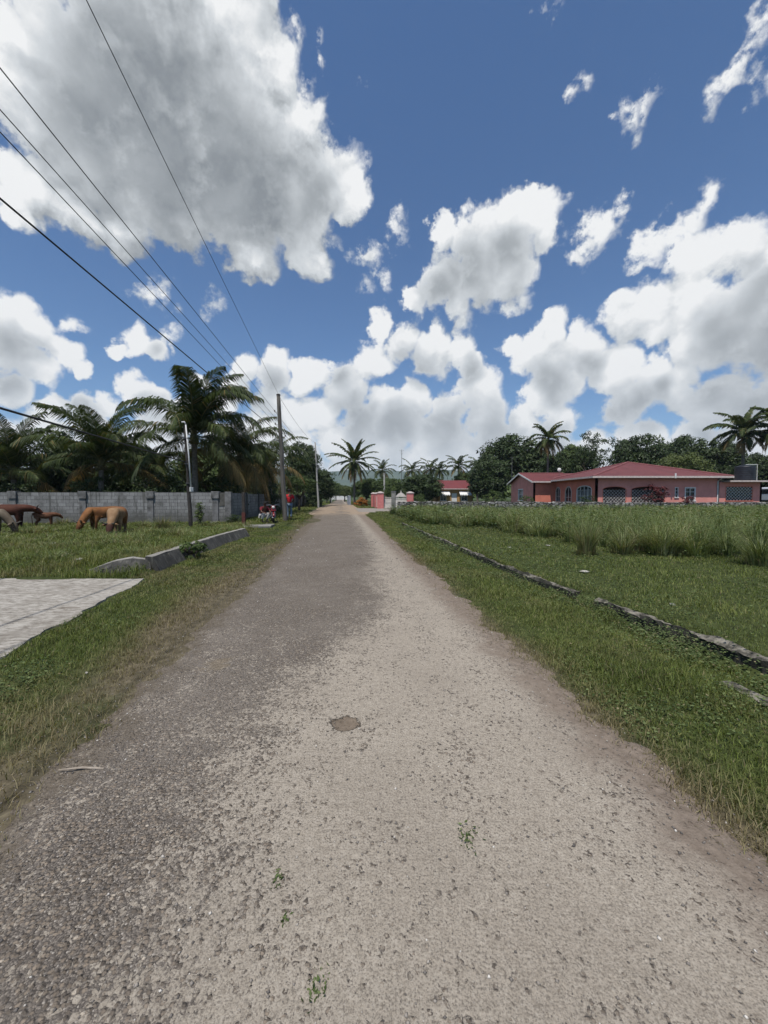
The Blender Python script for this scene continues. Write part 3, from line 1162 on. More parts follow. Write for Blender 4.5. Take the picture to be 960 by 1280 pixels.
# small round-leaved herbs that fill the ditch and its edge
def herbs(name, x, y, size, hh, mat=None, kind='stuff', zoff=0.0):
    n = len(x)
    z = ground_h(x, y) + zoff + hh * RNG.random(n)
    a = RNG.random(n) * 2 * math.pi
    s = size * (0.6 + 0.8 * RNG.random(n)) * np.maximum(1, y / 6)
    tl = 0.7 * (RNG.random(n) - 0.5)
    ux, uy = np.cos(a), np.sin(a)
    vx, vy = -uy, ux
    P0 = np.stack([x, y, z], -1)
    U = np.stack([ux, uy, tl], -1) * s[:, None]
    V = np.stack([vx, vy, 0.6 * (RNG.random(n) - 0.5)], -1) * s[:, None] * 0.75
    co = np.stack([P0 - U, P0 + V * 0.8 - U * 0.3, P0 + V * 0.8 + U * 0.35, P0 + U, P0 - V * 0.8 + U * 0.35, P0 - V * 0.8 - U * 0.3], 1).reshape(-1, 3)
    tr = np.array([(0, 5, 1), (1, 5, 4), (1, 4, 2), (2, 4, 3)])
    fc = (np.arange(n)[:, None, None] * 6 + tr[None]).reshape(-1, 3)
    ob = np_mesh(name, co, fc, mat or m_herb, None, {'rnd': np.repeat(RNG.random(n), 6), 'dry': np.repeat((RNG.random(n) < 0.06) * 0.8, 6)})
    ob['kind'] = kind
    return ob


x, y = scatter(48000, 2.65, 4.0, 1.6, 20, 1.3, 4)
kc = ditch_centre(y)
d = np.exp(-((off(x, y) - kc + 0.32) / 0.34) ** 2)
keep = (RNG.random(len(x)) < d * (0.55 + 0.9 * fbm(x * 1.5, y * 1.5, 91)) + 0.02) & (off(x, y) < kc - 0.05)
herbs("ditch_weeds", x[keep], y[keep], 0.011, 0.16)
x, y = scatter(26000, 3.2, 4.3, 1.8, 24, 1.2, 5)
kc = ditch_centre(y)
keep = (RNG.random(len(x)) < np.exp(-((off(x, y) - kc + 0.14) / 0.16) ** 2) * np.clip(0.25 + 1.6 * fbm(x * 2.0, y * 2.0, 97), 0, 1))
herbs("ditch_weeds", x[keep], y[keep], 0.012, 0.20)
x, y = wedge(60000, 1, 3.62, 2.8, 24, 1.2, 4)
keep = RNG.random(len(x)) < np.clip(0.35 + 1.3 * fbm(x * 0.8, y * 0.8, 92), 0, 1)
herbs("field_weeds", x[keep], y[keep], 0.013, 0.13)
x, y = scatter(20000, 1.9, 3.2, 1.2, 14, 1.2, 3)
keep = RNG.random(len(x)) < np.clip(-0.05 + 1.5 * fbm(x * 1.1, y * 1.1, 94), 0, 1)
herbs("verge_weeds", x[keep], y[keep], 0.010, 0.07)
x, y = wedge(30000, -1, -3.95, 7.0, 20, 1.0, 7)
keep = (RNG.random(len(x)) < np.clip(0.1 + 1.4 * fbm(x * 0.9, y * 0.9, 95), 0, 1)) & ~on_slab(x, y)
herbs("yard_weeds", x[keep], y[keep], 0.014, 0.16)
x, y = scatter(16000, -3.9, -2.2, 1.5, 9, 1.3, 3)
keep = (RNG.random(len(x)) < np.clip(0.15 + 1.1 * fbm(x * 1.3, y * 1.3, 93), 0, 1) * sstep(-2.3, -2.8, off(x, y))) & ~on_slab(x, y)
herbs("verge_weeds", x[keep], y[keep], 0.012, 0.07)

acc = []
cells = []
x, y = wedge(2100, 1, 4.5, 9.0, 37, 0.9, 10)
for cx, cy in zip(x, y):
    o = off(cx, cy)
    front = 10.4 + 3.2 * float(fbm(cx * 0.5, 2.0, 17))
    left = 4.2 + 2.0 * float(sstep(22, 10, cy)) + 0.8 * float(fbm(cy * 0.4, 7.0, 18))
    # the tall stand begins behind an oblique line
    lim = front + max(0.0, 7.0 - cx) * 2.3
    if cy < lim or o < left or cy > 34.2 + 0.11 * cx:
        continue
    if float(fbm(cx * 0.45, cy * 0.45, 19)) < -0.16:
        continue
    cells.append((cx, cy))
for cx, cy in cells:
    tone = RNG.random()
    n = int((70 + 60 * RNG.random()) * (10 / cy) ** 0.5)
    H = (0.50 + 0.62 * RNG.random() ** 1.3) * (1 + 0.35 * float(fbm(cx * 0.30, cy * 0.30, 20)))
    acc.append(tussock_arrays(cx, cy, H, n, 0.16 + 0.12 * RNG.random(), (0.2, 0.8 + 1.3 * RNG.random())) + (np.full(n, cy), np.full(n, tone)))
X_, Y_, H_, A_, L_, D_, Q_ = [np.concatenate(q) for q in zip(*acc)]
n = len(X_)
blades_mesh("tall_grass", np.stack([X_, Y_, ground_h(X_, Y_)], -1), H_, np.maximum(0.013, 0.0011 * D_) * (0.7 + 0.6 * RNG.random(n)), A_, L_,
            np.clip(0.5 * RNG.random(n) + 0.62 * Q_, 0, 1), np.where(RNG.random(n) < 0.06 + 0.14 * (Q_ > 0.85), 0.9, 0.0), m_tall, 4)['kind'] = 'stuff'
hx_, hy_ = [], []
for cx, cy in cells:
    if RNG.random() < 0.40:
        k = int(36 * min(1.0, 14 / cy)) + 6
        hx_.append(cx + 0.45 * RNG.normal(size=k))
        hy_.append(cy + 0.45 * RNG.normal(size=k))
hx_, hy_ = np.concatenate(hx_), np.concatenate(hy_)
herbs("tall_weeds", hx_, hy_, 0.022, 0.80)
print("tall blades", n, "cells", len(cells))


def tussock(px, py, H, n, label, spread=0.2, mat=None, lean=(0.15, 1.15), dead=0.12, name="grass_tussock", cat="grass tussock", wd=0.011):
    p = gpt(px, py)
    x, y, h, a, l = tussock_arrays(0, 0, H, n, spread, lean)
    # dry thatch at the foot
    k = n // 4
    x2, y2, h2, a2, l2 = tussock_arrays(0, 0, H * 0.35, k, spread * 1.25, (0.6, 1.5))
    bx = np.concatenate([x, x2])
    by = np.concatenate([y, y2])
    dr = np.concatenate([np.where(RNG.random(n) < dead, 0.85, 0.12 * RNG.random(n)), np.full(k, 0.8)])
    m = n + k
    ob = blades_mesh(name, np.stack([bx, by, np.zeros(m)], -1), np.concatenate([h, h2]), wd * (0.6 + 0.8 * RNG.random(m)), np.concatenate([a, a2]),
                     np.concatenate([l, l2]), RNG.random(m), dr, mat or m_tall, 4, None, p)
    return tag(ob, label, cat, "tall grass tussocks along the field's front")


tussock(733, 694, 1.02, 420, "darkest tall tussock, standing alone at the near corner of the tall grass", 0.20, dead=0.3, lean=(0.05, 0.75))
tussock(777, 692, 0.72, 330, "tussock with pale dead stalks at its foot, beside the darkest one", 0.24, dead=0.25)
tussock(826, 693, 0.78, 380, "broad tussock with a shaded hollow foot in front of the grass stand", 0.28)
tussock(868, 684, 0.95, 380, "upright tussock set back between the hollow-footed one and the drooping one", 0.22, dead=0.25, lean=(0.1, 0.8))
tussock(905, 690, 0.80, 380, "pale drooping tussock towards the frame edge, long blades bent over", 0.26, lean=(0.4, 1.4))
tussock(952, 706, 0.95, 420, "nearest tussock, cut by the frame edge, with a dark foot", 0.26, lean=(0.3, 1.3))
tussock(555, 652, 0.85, 300, "small dense tussock in front of the grey stone wall", 0.3, wd=0.02)
# ------------------------------------------------------------------ concrete block wall on the left
m_block, t, b = material("grey concrete blocks", 0.92, 0.15)
uvw = t.n('ShaderNodeTexCoord').outputs['UV']
br = t.n('ShaderNodeTexBrick')
t.ln(uvw, br.inputs['Vector'])
br.inputs['Scale'].default_value = 1.0
br.inputs['Brick Width'].default_value = 0.40
br.inputs['Row Height'].default_value = 0.20
br.inputs['Mortar Size'].default_value = 0.012
br.inputs['Mortar Smooth'].default_value = 0.3
br.inputs['Color1'].default_value = (0.185, 0.182, 0.176, 1)
br.inputs['Color2'].default_value = (0.270, 0.266, 0.258, 1)
br.inputs['Mortar'].default_value = (0.075, 0.075, 0.075, 1)
P_ = geo_pos(t)
st = t.noise(P_, 1.3, 7, 0.7)
col = t.mix(t.m('MULTIPLY', t.mr(st, 0.46, 0.66), 0.8), br.outputs['Color'], (0.085, 0.083, 0.076))
col = t.mix(t.m('MULTIPLY', t.mr(t.noise(P_, 22, 5, 0.7), 0.45, 0.75), 0.45), col, (0.36, 0.355, 0.345))
drip = t.noise(t.v('MULTIPLY', P_, (3.5, 3.5, 0.22)), 2.0, 5, 0.65)
col = t.mix(t.m('MULTIPLY', t.mr(drip, 0.52, 0.64), 0.65), col, (0.075, 0.073, 0.066))
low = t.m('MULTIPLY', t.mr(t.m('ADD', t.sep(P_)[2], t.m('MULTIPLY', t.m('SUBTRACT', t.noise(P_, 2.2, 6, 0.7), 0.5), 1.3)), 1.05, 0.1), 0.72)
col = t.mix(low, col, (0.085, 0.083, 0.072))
t.ln(col, b.inputs['Base Color'])
bump(t, b, t.m('ADD', br.outputs['Fac'], t.m('MULTIPLY', t.noise(P_, 60, 3, 0.6), -0.5)), -0.6, 0.012)
m_pillar = simple("stained concrete", (0.21, 0.205, 0.20), (0.07, 0.068, 0.064), 3.5, 0.9, 0.4, 0.2)
m_conc = simple("old cement", (0.27, 0.26, 0.24), (0.11, 0.105, 0.095), 3.0, 0.92, 0.5, 0.2, 8)
m_dark_conc = simple("mottled dark cement", (0.125, 0.118, 0.106), (0.045, 0.045, 0.038), 2.6, 0.92, 0.5, 0.2, 8)  # darker mottled cement for the side wall's pillars and the corner panel


def uv_box(o):
    """wall-plane coordinates in metres for the block pattern"""
    me = o.data
    uv = me.uv_layers.new(name='UV')
    for p in me.polygons:
        n = p.normal
        for li in p.loop_indices:
            c = me.vertices[me.loops[li].vertex_index].co
            if abs(n.z) > 0.7:
                uv.data[li].uv = (c.x, c.y)
            elif abs(n.y) > abs(n.x):
                uv.data[li].uv = (c.x, c.z)
            else:
                uv.data[li].uv = (c.y, c.z)


WC = Vector((xat(284, 22.9), 22.9, 0.0))                    # corner by the road
wall_a = math.atan(SLOPE)
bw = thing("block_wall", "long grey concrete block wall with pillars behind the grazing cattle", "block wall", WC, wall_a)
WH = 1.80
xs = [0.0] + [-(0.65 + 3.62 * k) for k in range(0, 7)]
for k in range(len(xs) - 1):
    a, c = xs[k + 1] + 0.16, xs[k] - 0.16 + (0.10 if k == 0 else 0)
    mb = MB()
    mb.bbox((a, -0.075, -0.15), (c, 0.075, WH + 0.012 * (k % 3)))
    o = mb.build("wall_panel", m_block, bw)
    uv_box(o)
for k, x in enumerate(xs):
    mb = MB()
    if k == 0:
        mb.bbox((-0.10, -0.17, -0.15), (0.26, 0.17, WH + 0.05))
    else:
        mb.bbox((x - 0.17, -0.14, -0.15), (x + 0.17, 0.14, WH - 0.35))
        mb.bbox((x - 0.22, -0.19, WH - 0.35), (x + 0.22, 0.19, WH + 0.07))
    mb.build("pillar", m_pillar, bw, bevel=0.012)
# plastered dark panel at the corner
mb = MB()
mb.bbox((-0.44, -0.096, 1.0), (-0.10, -0.076, WH - 0.01))
mb.build("plaster_patch", m_dark_conc, bw)
sw = thing("block_wall", "second block wall with dark pillars, running along the road behind the big pole", "block wall", WC + Vector((0.05, 0.2, 0)), wall_a)
for k in range(13):
    y0, y1 = 0.1 + 3.9 * k, 0.1 + 3.9 * (k + 1)
    mb = MB()
    mb.bbox((-0.075, y0 + 0.14, -0.15), (0.075, y1 - 0.14, WH - 0.02 - 0.02 * (k % 2)))
    o = mb.build("wall_panel", m_block, sw)
    uv_box(o)
    mb = MB()
    mb.bbox((-0.14, y1 - 0.14, -0.15), (0.14, y1 + 0.14, WH + 0.04))
    mb.build("pillar", m_dark_conc, sw, bevel=0.012)


# ------------------------------------------------------------------ rough concrete edges
def rough_run(name, path, prof, mat, amp=0.02, seed=1, gaps=None, parent=None, cap=True):
    """a profile (list of (across, up)) swept along a ground path, broken and uneven like old cement"""
    P = [Vector(p) for p in path]
    L = [0]
    for a, c in zip(P, P[1:]):
        L.append(L[-1] + (c - a).length)
    n = max(6, int(L[-1] / 0.05))
    vs, fs, m = [], [], len(prof)
    for i in range(n + 1):
        s = L[-1] * i / n
        k = max(j for j in range(len(L) - 1) if L[j] <= s + 1e-9)
        u = (s - L[k]) / (L[k + 1] - L[k])
        p = P[k].lerp(P[k + 1], u)
        d = (P[k + 1] - P[k]).normalized()
        side = Vector((d.y, -d.x, 0)).normalized()
        chip = 1.0 + 0.5 * float(fbm(s * 1.1, seed, seed, 3))
        for j, (a, z) in enumerate(prof):
            e1 = amp * 2 * float(fbm(s * 2.3 + 5 * j, j * 3.1 + seed, seed + 2, 3))
            e2 = amp * 2 * float(fbm(s * 2.9 + 9 * j, j * 1.7 + seed, seed + 4, 3))
            zz = z * (chip if z > 0 and amp > 0.012 else 1.0)
            e3 = amp * 0.7 * (random.random() - 0.5)
            vs.append(p + side * (a + e1 + e3) + Vector((0, 0, zz + e2 + 0.6 * e3)))
    for i in range(n):
        for j in range(m - 1):
            a = i * m + j
            fs.append((a, a + 1, a + m + 1, a + m))
    if cap:
        fs.append(tuple(range(m)))
        fs.append(tuple(reversed(range(n * m, n * m + m))))
    mb = MB()
    mb.add(vs, fs)
    return mb.build(name, mat, parent)


# sloping drain wall; its dark face leans away from the road
m_drain, t, b = material("drain wall cement", 0.9, 0.2)
P_ = geo_pos(t)
nn = t.noise(P_, 2.4, 8, 0.7)
streak = t.noise(t.v('MULTIPLY', P_, (2.2, 2.2, 0.25)), 3.2, 5, 0.65)
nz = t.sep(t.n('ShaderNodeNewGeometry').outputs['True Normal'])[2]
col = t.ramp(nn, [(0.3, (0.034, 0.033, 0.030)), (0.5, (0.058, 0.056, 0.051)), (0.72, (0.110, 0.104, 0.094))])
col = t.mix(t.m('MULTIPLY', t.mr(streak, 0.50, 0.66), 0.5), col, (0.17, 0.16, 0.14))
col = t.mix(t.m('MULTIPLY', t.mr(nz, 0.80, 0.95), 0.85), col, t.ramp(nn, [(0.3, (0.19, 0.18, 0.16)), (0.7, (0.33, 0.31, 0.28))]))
t.ln(col, b.inputs['Base Color'])
bump(t, b, t.noise(P_, 16, 6, 0.7), 0.5, 0.015)


def op(o, y, z=0.0):
    return (o - SLOPE * y, y, z)


yA, yB = 7.95, 15.1
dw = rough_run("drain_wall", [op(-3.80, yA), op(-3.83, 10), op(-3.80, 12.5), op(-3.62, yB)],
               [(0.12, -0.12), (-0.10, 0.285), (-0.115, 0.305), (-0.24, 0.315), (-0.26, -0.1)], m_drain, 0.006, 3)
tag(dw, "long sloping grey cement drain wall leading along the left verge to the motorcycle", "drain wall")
ww = rough_run("drain_wall", [(-6.25, 7.62, -0.02), (-5.95, 7.66, 0.03), (-5.45, 7.72, 0.22), (-5.12, 7.80, 0.27), (-4.90, 7.98, 0.20)],
               [(0.26, -0.30), (0.12, -0.06), (0.02, 0.035), (-0.08, 0.055), (-0.22, 0.01), (-0.24, -0.3)], m_drain, 0.010, 8)
tag(ww, "short humped cement wing wall at the far edge of the pale concrete drive", "drain wall")

# the ditch kerb on the right
def kerb_path(y0, y1, n=12):
    ys = np.linspace(y0, y1, n)
    return [op(float(ditch_centre(np.array([y]))[0]) + 0.02, float(y), 0.025 + 0.03 * float(fbm(y * 0.9, 4.0, 61))) for y in ys]


KP = [(-0.055, -0.30), (-0.060, 0.005), (-0.040, 0.035), (0.015, 0.04), (0.045, 0.01), (0.06, -0.3)]
m_kerb, t, b = material("crumbling kerb cement", 0.95, 0.1)
P_ = geo_pos(t)
nn = t.noise(P_, 7.0, 8, 0.72)
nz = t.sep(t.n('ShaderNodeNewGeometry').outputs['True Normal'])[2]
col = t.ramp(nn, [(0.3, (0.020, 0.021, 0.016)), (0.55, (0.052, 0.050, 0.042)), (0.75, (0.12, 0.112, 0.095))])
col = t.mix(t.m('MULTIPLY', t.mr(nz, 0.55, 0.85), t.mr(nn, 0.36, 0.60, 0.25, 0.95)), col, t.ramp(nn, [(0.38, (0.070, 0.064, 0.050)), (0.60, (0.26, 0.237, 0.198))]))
t.ln(col, b.inputs['Base Color'])
bump(t, b, t.noise(P_, 26, 6, 0.7), 0.8, 0.02)
prof_k = [(-a, z) for a, z in reversed(KP)]
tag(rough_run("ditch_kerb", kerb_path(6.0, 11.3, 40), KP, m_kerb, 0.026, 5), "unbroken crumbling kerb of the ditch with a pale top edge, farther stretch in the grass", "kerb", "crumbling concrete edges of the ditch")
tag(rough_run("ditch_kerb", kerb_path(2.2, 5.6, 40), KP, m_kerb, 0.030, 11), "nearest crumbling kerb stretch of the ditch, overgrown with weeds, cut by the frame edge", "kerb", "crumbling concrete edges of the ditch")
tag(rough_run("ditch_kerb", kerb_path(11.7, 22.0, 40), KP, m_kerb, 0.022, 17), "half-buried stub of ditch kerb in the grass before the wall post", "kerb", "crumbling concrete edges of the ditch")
tag(rough_run("ditch_kerb", [op(3.30, 1.9, -0.05), op(3.26, 3.2, -0.04)], [(-0.05, -0.3), (-0.055, 0.02), (0.05, 0.03), (0.07, -0.3)], m_kerb, 0.012, 23),
    "narrow near lip of the ditch, mostly buried under weeds", "kerb", "crumbling concrete edges of the ditch")
tag(rough_run("ditch_kerb", [op(2.82, 4.85, -0.04), op(2.80, 5.5, -0.04)], [(-0.04, -0.3), (-0.045, 0.02), (0.04, 0.03), (0.06, -0.3)], m_kerb, 0.012, 29),
    "tiny pale bit of the ditch lip showing through the verge grass", "kerb", "crumbling concrete edges of the ditch")

# ------------------------------------------------------------------ poles and cables
m_pole, t, b = material("weathered pole wood", 0.9, 0.2)
co = obj_co(t)
gr = t.noise(t.v('MULTIPLY', co, (14.0, 14.0, 0.8)), 1.6, 6, 0.65)
col = t.ramp(gr, [(0.3, (0.050, 0.045, 0.038)), (0.55, (0.115, 0.105, 0.092)), (0.75, (0.185, 0.172, 0.152))])
t.ln(col, b.inputs['Base Color'])
bump(t, b, gr, 0.6, 0.01)
m_pole_dark = simple("dark creosoted wood", (0.060, 0.052, 0.046), (0.022, 0.020, 0.018), 5, 0.85, 0.4, 0.25)
m_pole_pale = simple("pale concrete pole", (0.40, 0.39, 0.36), (0.26, 0.25, 0.23), 4, 0.85, 0.2)
m_black = simple("black rubber", (0.016, 0.016, 0.017), (0.010, 0.010, 0.011), 8, 0.6, 0.05)
m_iron = simple("galvanised iron", (0.16, 0.16, 0.165), (0.09, 0.09, 0.092), 12, 0.55, 0.1, metal=0.4)
m_brown_iron = simple("rusty red-brown paint", (0.12, 0.035, 0.026), (0.05, 0.018, 0.014), 9, 0.8, 0.3)
m_porc = simple("brown porcelain", (0.055, 0.030, 0.022), (0.035, 0.018, 0.013), 6, 0.3, 0.0, 0.5)
m_white_pipe = simple("white plastic pipe", (0.62, 0.62, 0.60), (0.45, 0.44, 0.42), 4, 0.5, 0.05, 0.4)


def pole(base, top, r0, r1, mat, label, group="utility poles along the left side of the road", name="utility_pole", cat="utility pole"):
    o = thing(name, label, cat, base, 0, group)
    d = Vector(top) - Vector(base)
    n = 10
    path = [(0, 0, -0.3)] + [d * (k / n) + Vector((0.012 * math.sin(k * 1.3), 0, 0)) for k in range(n)] + [d]
    rad = [r0] + [r0 + (r1 - r0) * k / n for k in range(n + 1)]
    mb = MB()
    mb.tube(path, rad, 12)
    mb.build("shaft", mat, o, smooth=True)
    return o, d


def insulator(parent, p, side):
    mb = MB()
    mb.tube([(0, 0, 0), (side * 0.16, 0, 0), (side * 0.16, 0, 0.05)], 0.012, 6)
    mb.lathe([(0.020, 0.0), (0.046, 0.012), (0.034, 0.03), (0.046, 0.05), (0.030, 0.07), (0.036, 0.085), (0.012, 0.10)], 10, (side * 0.16, 0, 0.02))
    mb.build("insulator", m_porc, parent, p)


YP = gpt(356, 651).y
pb = gpt(356.5, 651)
ptop = pt(348, 494, YP)
main_pole, pd = pole(pb, ptop, 0.145, 0.105, m_pole, "big leaning wooden utility pole with insulators beside the man in red")


def on_pole(py, side):
    """a point on the big pole's face at a picture row, relative to its base"""
    z = pt(350, py, YP).z
    k = (z - pb.z) / pd.z
    return pd * k + Vector((side * 0.115, 0, 0))


for py in (515, 523, 531):
    insulator(main_pole, on_pole(py, -1), -1)
insulator(main_pole, on_pole(546, 1), 1)
mb = MB()
mb.tube([on_pole(500, 1) + Vector((0.005, -0.08, 0)), on_pole(560, 1) + Vector((0.0, -0.09, 0)), on_pole(640, 1) + Vector((0.03, -0.10, 0))], 0.014, 6)
mb.build("side_rod", m_iron, main_pole)  # thin iron rod down the pole's right side
mb = MB()
mb.lathe([(0.11, -0.02), (0.125, 0.0), (0.10, 0.06), (0.03, 0.08)], 12, pd)
mb.build("pole_cap", m_pole_dark, main_pole)

P2Y = 56.0
b2 = gp(398, 634.3)
b2 = Vector((xat(398, P2Y), P2Y, 0.0))
pole2, pd2 = pole(b2, pt(394, 553, P2Y), 0.14, 0.10, m_pole_pale, "slim pale utility pole farther along, in front of the dark mango tree")
for py in (563, 568, 573):
    z = pt(394, py, P2Y).z
    k = z / pd2.z
    insulator(pole2, pd2 * k + Vector((-0.11, 0, 0)), -1)
b3 = Vector((xat(414.5, 104), 104, 0))
pole3, pd3 = pole(b3, pt(415, 601, 104), 0.15, 0.11, m_pole_pale, "short pale distant utility pole where the road narrows")
b4 = Vector((xat(408.5, 92), 92, 0))
pole4, pd4 = pole(b4, pt(408, 587, 92), 0.13, 0.10, m_pole_dark, "thin dark distant utility pole against the hill")

# service pole in the yard with its conduit
sb = gpt(238.5, 660)
sp_, sd_ = pole(sb, pt(231.5, 531, sb.y), 0.095, 0.065, m_pole_dark, "slender dark service pole with a white conduit in the cattle yard", None, "service_pole", "service pole")
mb = MB()
za, zb = pt(232, 531, sb.y), pt(239.5, 612, sb.y)
mb.tube([za - sb + Vector((0.05, -0.09, 0)), pt(236, 570, sb.y) - sb + Vector((0.05, -0.10, 0)), zb - sb + Vector((0.02, -0.10, 0))], 0.034, 8)
mb.tube([za - sb + Vector((0.05, -0.09, 0)), za - sb + Vector((0.0, -0.12, 0.12)), za - sb + Vector((-0.12, -0.14, 0.10))], 0.04, 8)
mb.build("conduit", m_white_pipe, sp_, smooth=True)
mb = MB()
mb.box(pt(240.5, 612, sb.y) - sb + Vector((0.02, -0.13, 0)), (0.16, 0.12, 0.22))
mb.build("meter_box", m_white_pipe, sp_, bevel=0.015)
for py in (548, 580, 604):
    mb = MB()
    q = pt(235, py, sb.y) - sb
    mb.box((sd_.x * q.z / sd_.z + 0.03, -0.05, q.z), (0.22, 0.16, 0.03))
    mb.build("strap", m_iron, sp_)

m_cable = simple("black cable", (0.014, 0.014, 0.016), (0.010, 0.010, 0.012), 5, 0.5, 0.0)


def cable(a, c, r, label, sag=0.3, group="overhead cables", ext=None, name="cable"):
    a, c = Vector(a), Vector(c)
    if ext is not None:                                      # carry the line on beyond the seen stretch
        c = a + (c - a) * ext
    n = 40
    path = [a.lerp(c, k / n) - Vector((0, 0, 4 * sag * (k / n) * (1 - k / n))) for k in range(n + 1)]
    mb = MB()
    mb.tube(path, r, 6)
    o = mb.build(name, m_cable, smooth=True)
    return tag(o, label, "cable", group)


def pole_pt(py, side):
    return pb + on_pole(py, side) + Vector((side * 0.16, 0, 0.07))


cable(pb + pd + Vector((0, 0, 0.05)), pt(108, 0, 5.3), 0.0070, "highest thin cable, running from the pole top across the big cloud", 0.0, ext=1.45)
cable(pole_pt(515, -1), pt(0, 85, 5.0), 0.0085, "upper of three cables drawn close together left of the pole", 0.0, ext=1.35)
cable(pole_pt(523, -1), pt(0, 137, 5.2), 0.0075, "middle one of the three cables drawn close together", 0.0, ext=1.35)
cable(pole_pt(531, -1), pt(0, 165, 5.1), 0.0075, "lower of the three cables drawn close together", 0.0, ext=1.35)
cable(pole_pt(546, 1) - Vector((0.2, 0.1, 0)), pt(0, 248, 5.6), 0.015, "thick black cable passing in front of the tall windswept palm", 0.0, ext=1.35)
cable(sb + Vector((sd_.x * 0.7, -0.08, pt(234, 578, sb.y).z - sb.z)), pt(0, 510, 8.0), 0.026, "thick low cable dipping from the frame edge into the palm fronds", 0.0, ext=1.5)
for k, (py, q) in enumerate(((515, 563), (523, 568), (531, 573))):
    z = pt(394, q, P2Y).z
    cable(pole_pt(py, -1), b2 + pd2 * (z / pd2.z) + Vector((-0.27, 0, 0.07)), 0.011,
          ("top", "middle", "bottom")[k] + " thin cable of the far span between the big pole and the slim pale pole", 0.5)
cable(pb + pd, b2 + pd2, 0.010, "single cable joining the tops of the big pole and the slim pale pole", 0.5)

# lone post before the corner of the block wall
fp = gpt(305, 657.5)
o = thing("fence_post", "dark upright post with a red-brown foot at the end of the drain wall", "post", fp)
mb = MB()
mb.bbox((-0.075, -0.075, 0.72), (0.075, 0.075, 1.78 - fp.z))
mb.build("post_top", m_pole_dark, o, bevel=0.01)
mb = MB()
mb.bbox((-0.085, -0.085, -0.2), (0.085, 0.085, 0.72))
mb.build("post_foot", m_brown_iron, o, bevel=0.01)

# cover slab over the drain, where the motorcycle stands
cs = gpt(326, 659)
o = tag(rough_run("culvert_slab", [cs + Vector((-0.75, 0.0, 0.02)), cs + Vector((0.55, 0.12, 0.04))],
                  [(0.42, -0.14), (0.43, 0.04), (0.40, 0.07), (-0.60, 0.075), (-0.62, -0.12)], m_conc, 0.010, 31),
        "worn cement cover slab over the drain beside the motorcycle", "slab")
low = rough_run("low_kerb", [gpt(262, 654.5) + Vector((0, 0, 0.03)), gpt(298, 653.5) + Vector((0, 0, 0.05))], [(0.10, -0.15), (0.10, 0.06), (-0.10, 0.07), (-0.12, -0.15)], m_conc, 0.008, 37)
tag(low, "low pale cement kerb on the ground in front of the block wall's corner", "kerb")

# ------------------------------------------------------------------ rubble wall on the right with its end post
m_stone, t, b = material("mortared rubble stone", 0.95, 0.1)
P_ = geo_pos(t)
vp = t.v('ADD', t.v('MULTIPLY', P_, (1.0, 1.0, 1.55)), t.v('SCALE', t.noise(P_, 3.0, 3, 0.5, out=1), scale=0.25))
vc = t.n('ShaderNodeTexVoronoi')
t.ln(vp, vc.inputs['Vector'])
vc.inputs['Scale'].default_value = 2.7
ve = t.voro(vp, 2.7, 'DISTANCE_TO_EDGE')
cc = t.sep(vc.outputs['Color'])
col = t.ramp(cc[0], [(0.0, (0.07, 0.068, 0.064)), (0.4, (0.17, 0.165, 0.155)), (0.8, (0.30, 0.29, 0.27)), (1.0, (0.42, 0.40, 0.37))])
col = t.mix(t.m('MULTIPLY', t.mr(t.noise(P_, 9, 6, 0.7), 0.45, 0.7), 0.5), col, (0.08, 0.08, 0.074))
col = t.mix(t.mr(ve, 0.02, 0.09, 1.0, 0.0), col, (0.022, 0.021, 0.019))
t.ln(col, b.inputs['Base Color'])
bump(t, b, t.mr(ve, 0.0, 0.16), 1.0, 0.06)
RW0 = Vector((xat(497, 35.2), 35.2, 0.0))
vs, fs = [], []
n = 260
for i in range(n + 1):
    x = 52.0 * i / n
    hgt = 1.00 + 0.07 * float(fbm(x * 2.2, 1.0, 43, 3)) + 0.10 * sstep(30, 0, x)
    for (yo, z) in ((-0.16, -0.3), (-0.15, hgt - 0.03), (-0.08, hgt), (0.10, hgt + 0.01), (0.16, -0.3)):
        vs.append((x, yo + 0.02 * float(fbm(x * 3, z * 3, 44, 2)), z + (0.03 * float(fbm(x * 4, yo * 9, 45, 2)) if z > 0 else 0)))
for i in range(n):
    for j in range(4):
        a = i * 5 + j
        fs.append((a, a + 5, a + 6, a + 1))
fs += [(0, 1, 2, 3, 4), tuple(n * 5 + j for j in (4, 3, 2, 1, 0))]
mb = MB()
mb.add(vs, fs)
o = mb.build("rubble_wall", m_stone, None, RW0, rz=wall_a * 0.8)
tag(o, "low rubble stone wall across the field in front of the pink house", "stone wall")
ps = Vector((xat(492, 34.6), 34.6, 0.0))
o = thing("wall_post", "square grey-brown concrete post at the road end of the rubble wall", "post", ps)
mb = MB()
mb.bbox((-0.20, -0.20, -0.3), (0.20, 0.20, 1.98))
mb.build("shaft", m_conc, o, bevel=0.02)
mb = MB()
mb.bbox((-0.23, -0.23, 1.98), (0.23, 0.23, 2.06))
mb.build("cap", m_pillar, o, bevel=0.02)


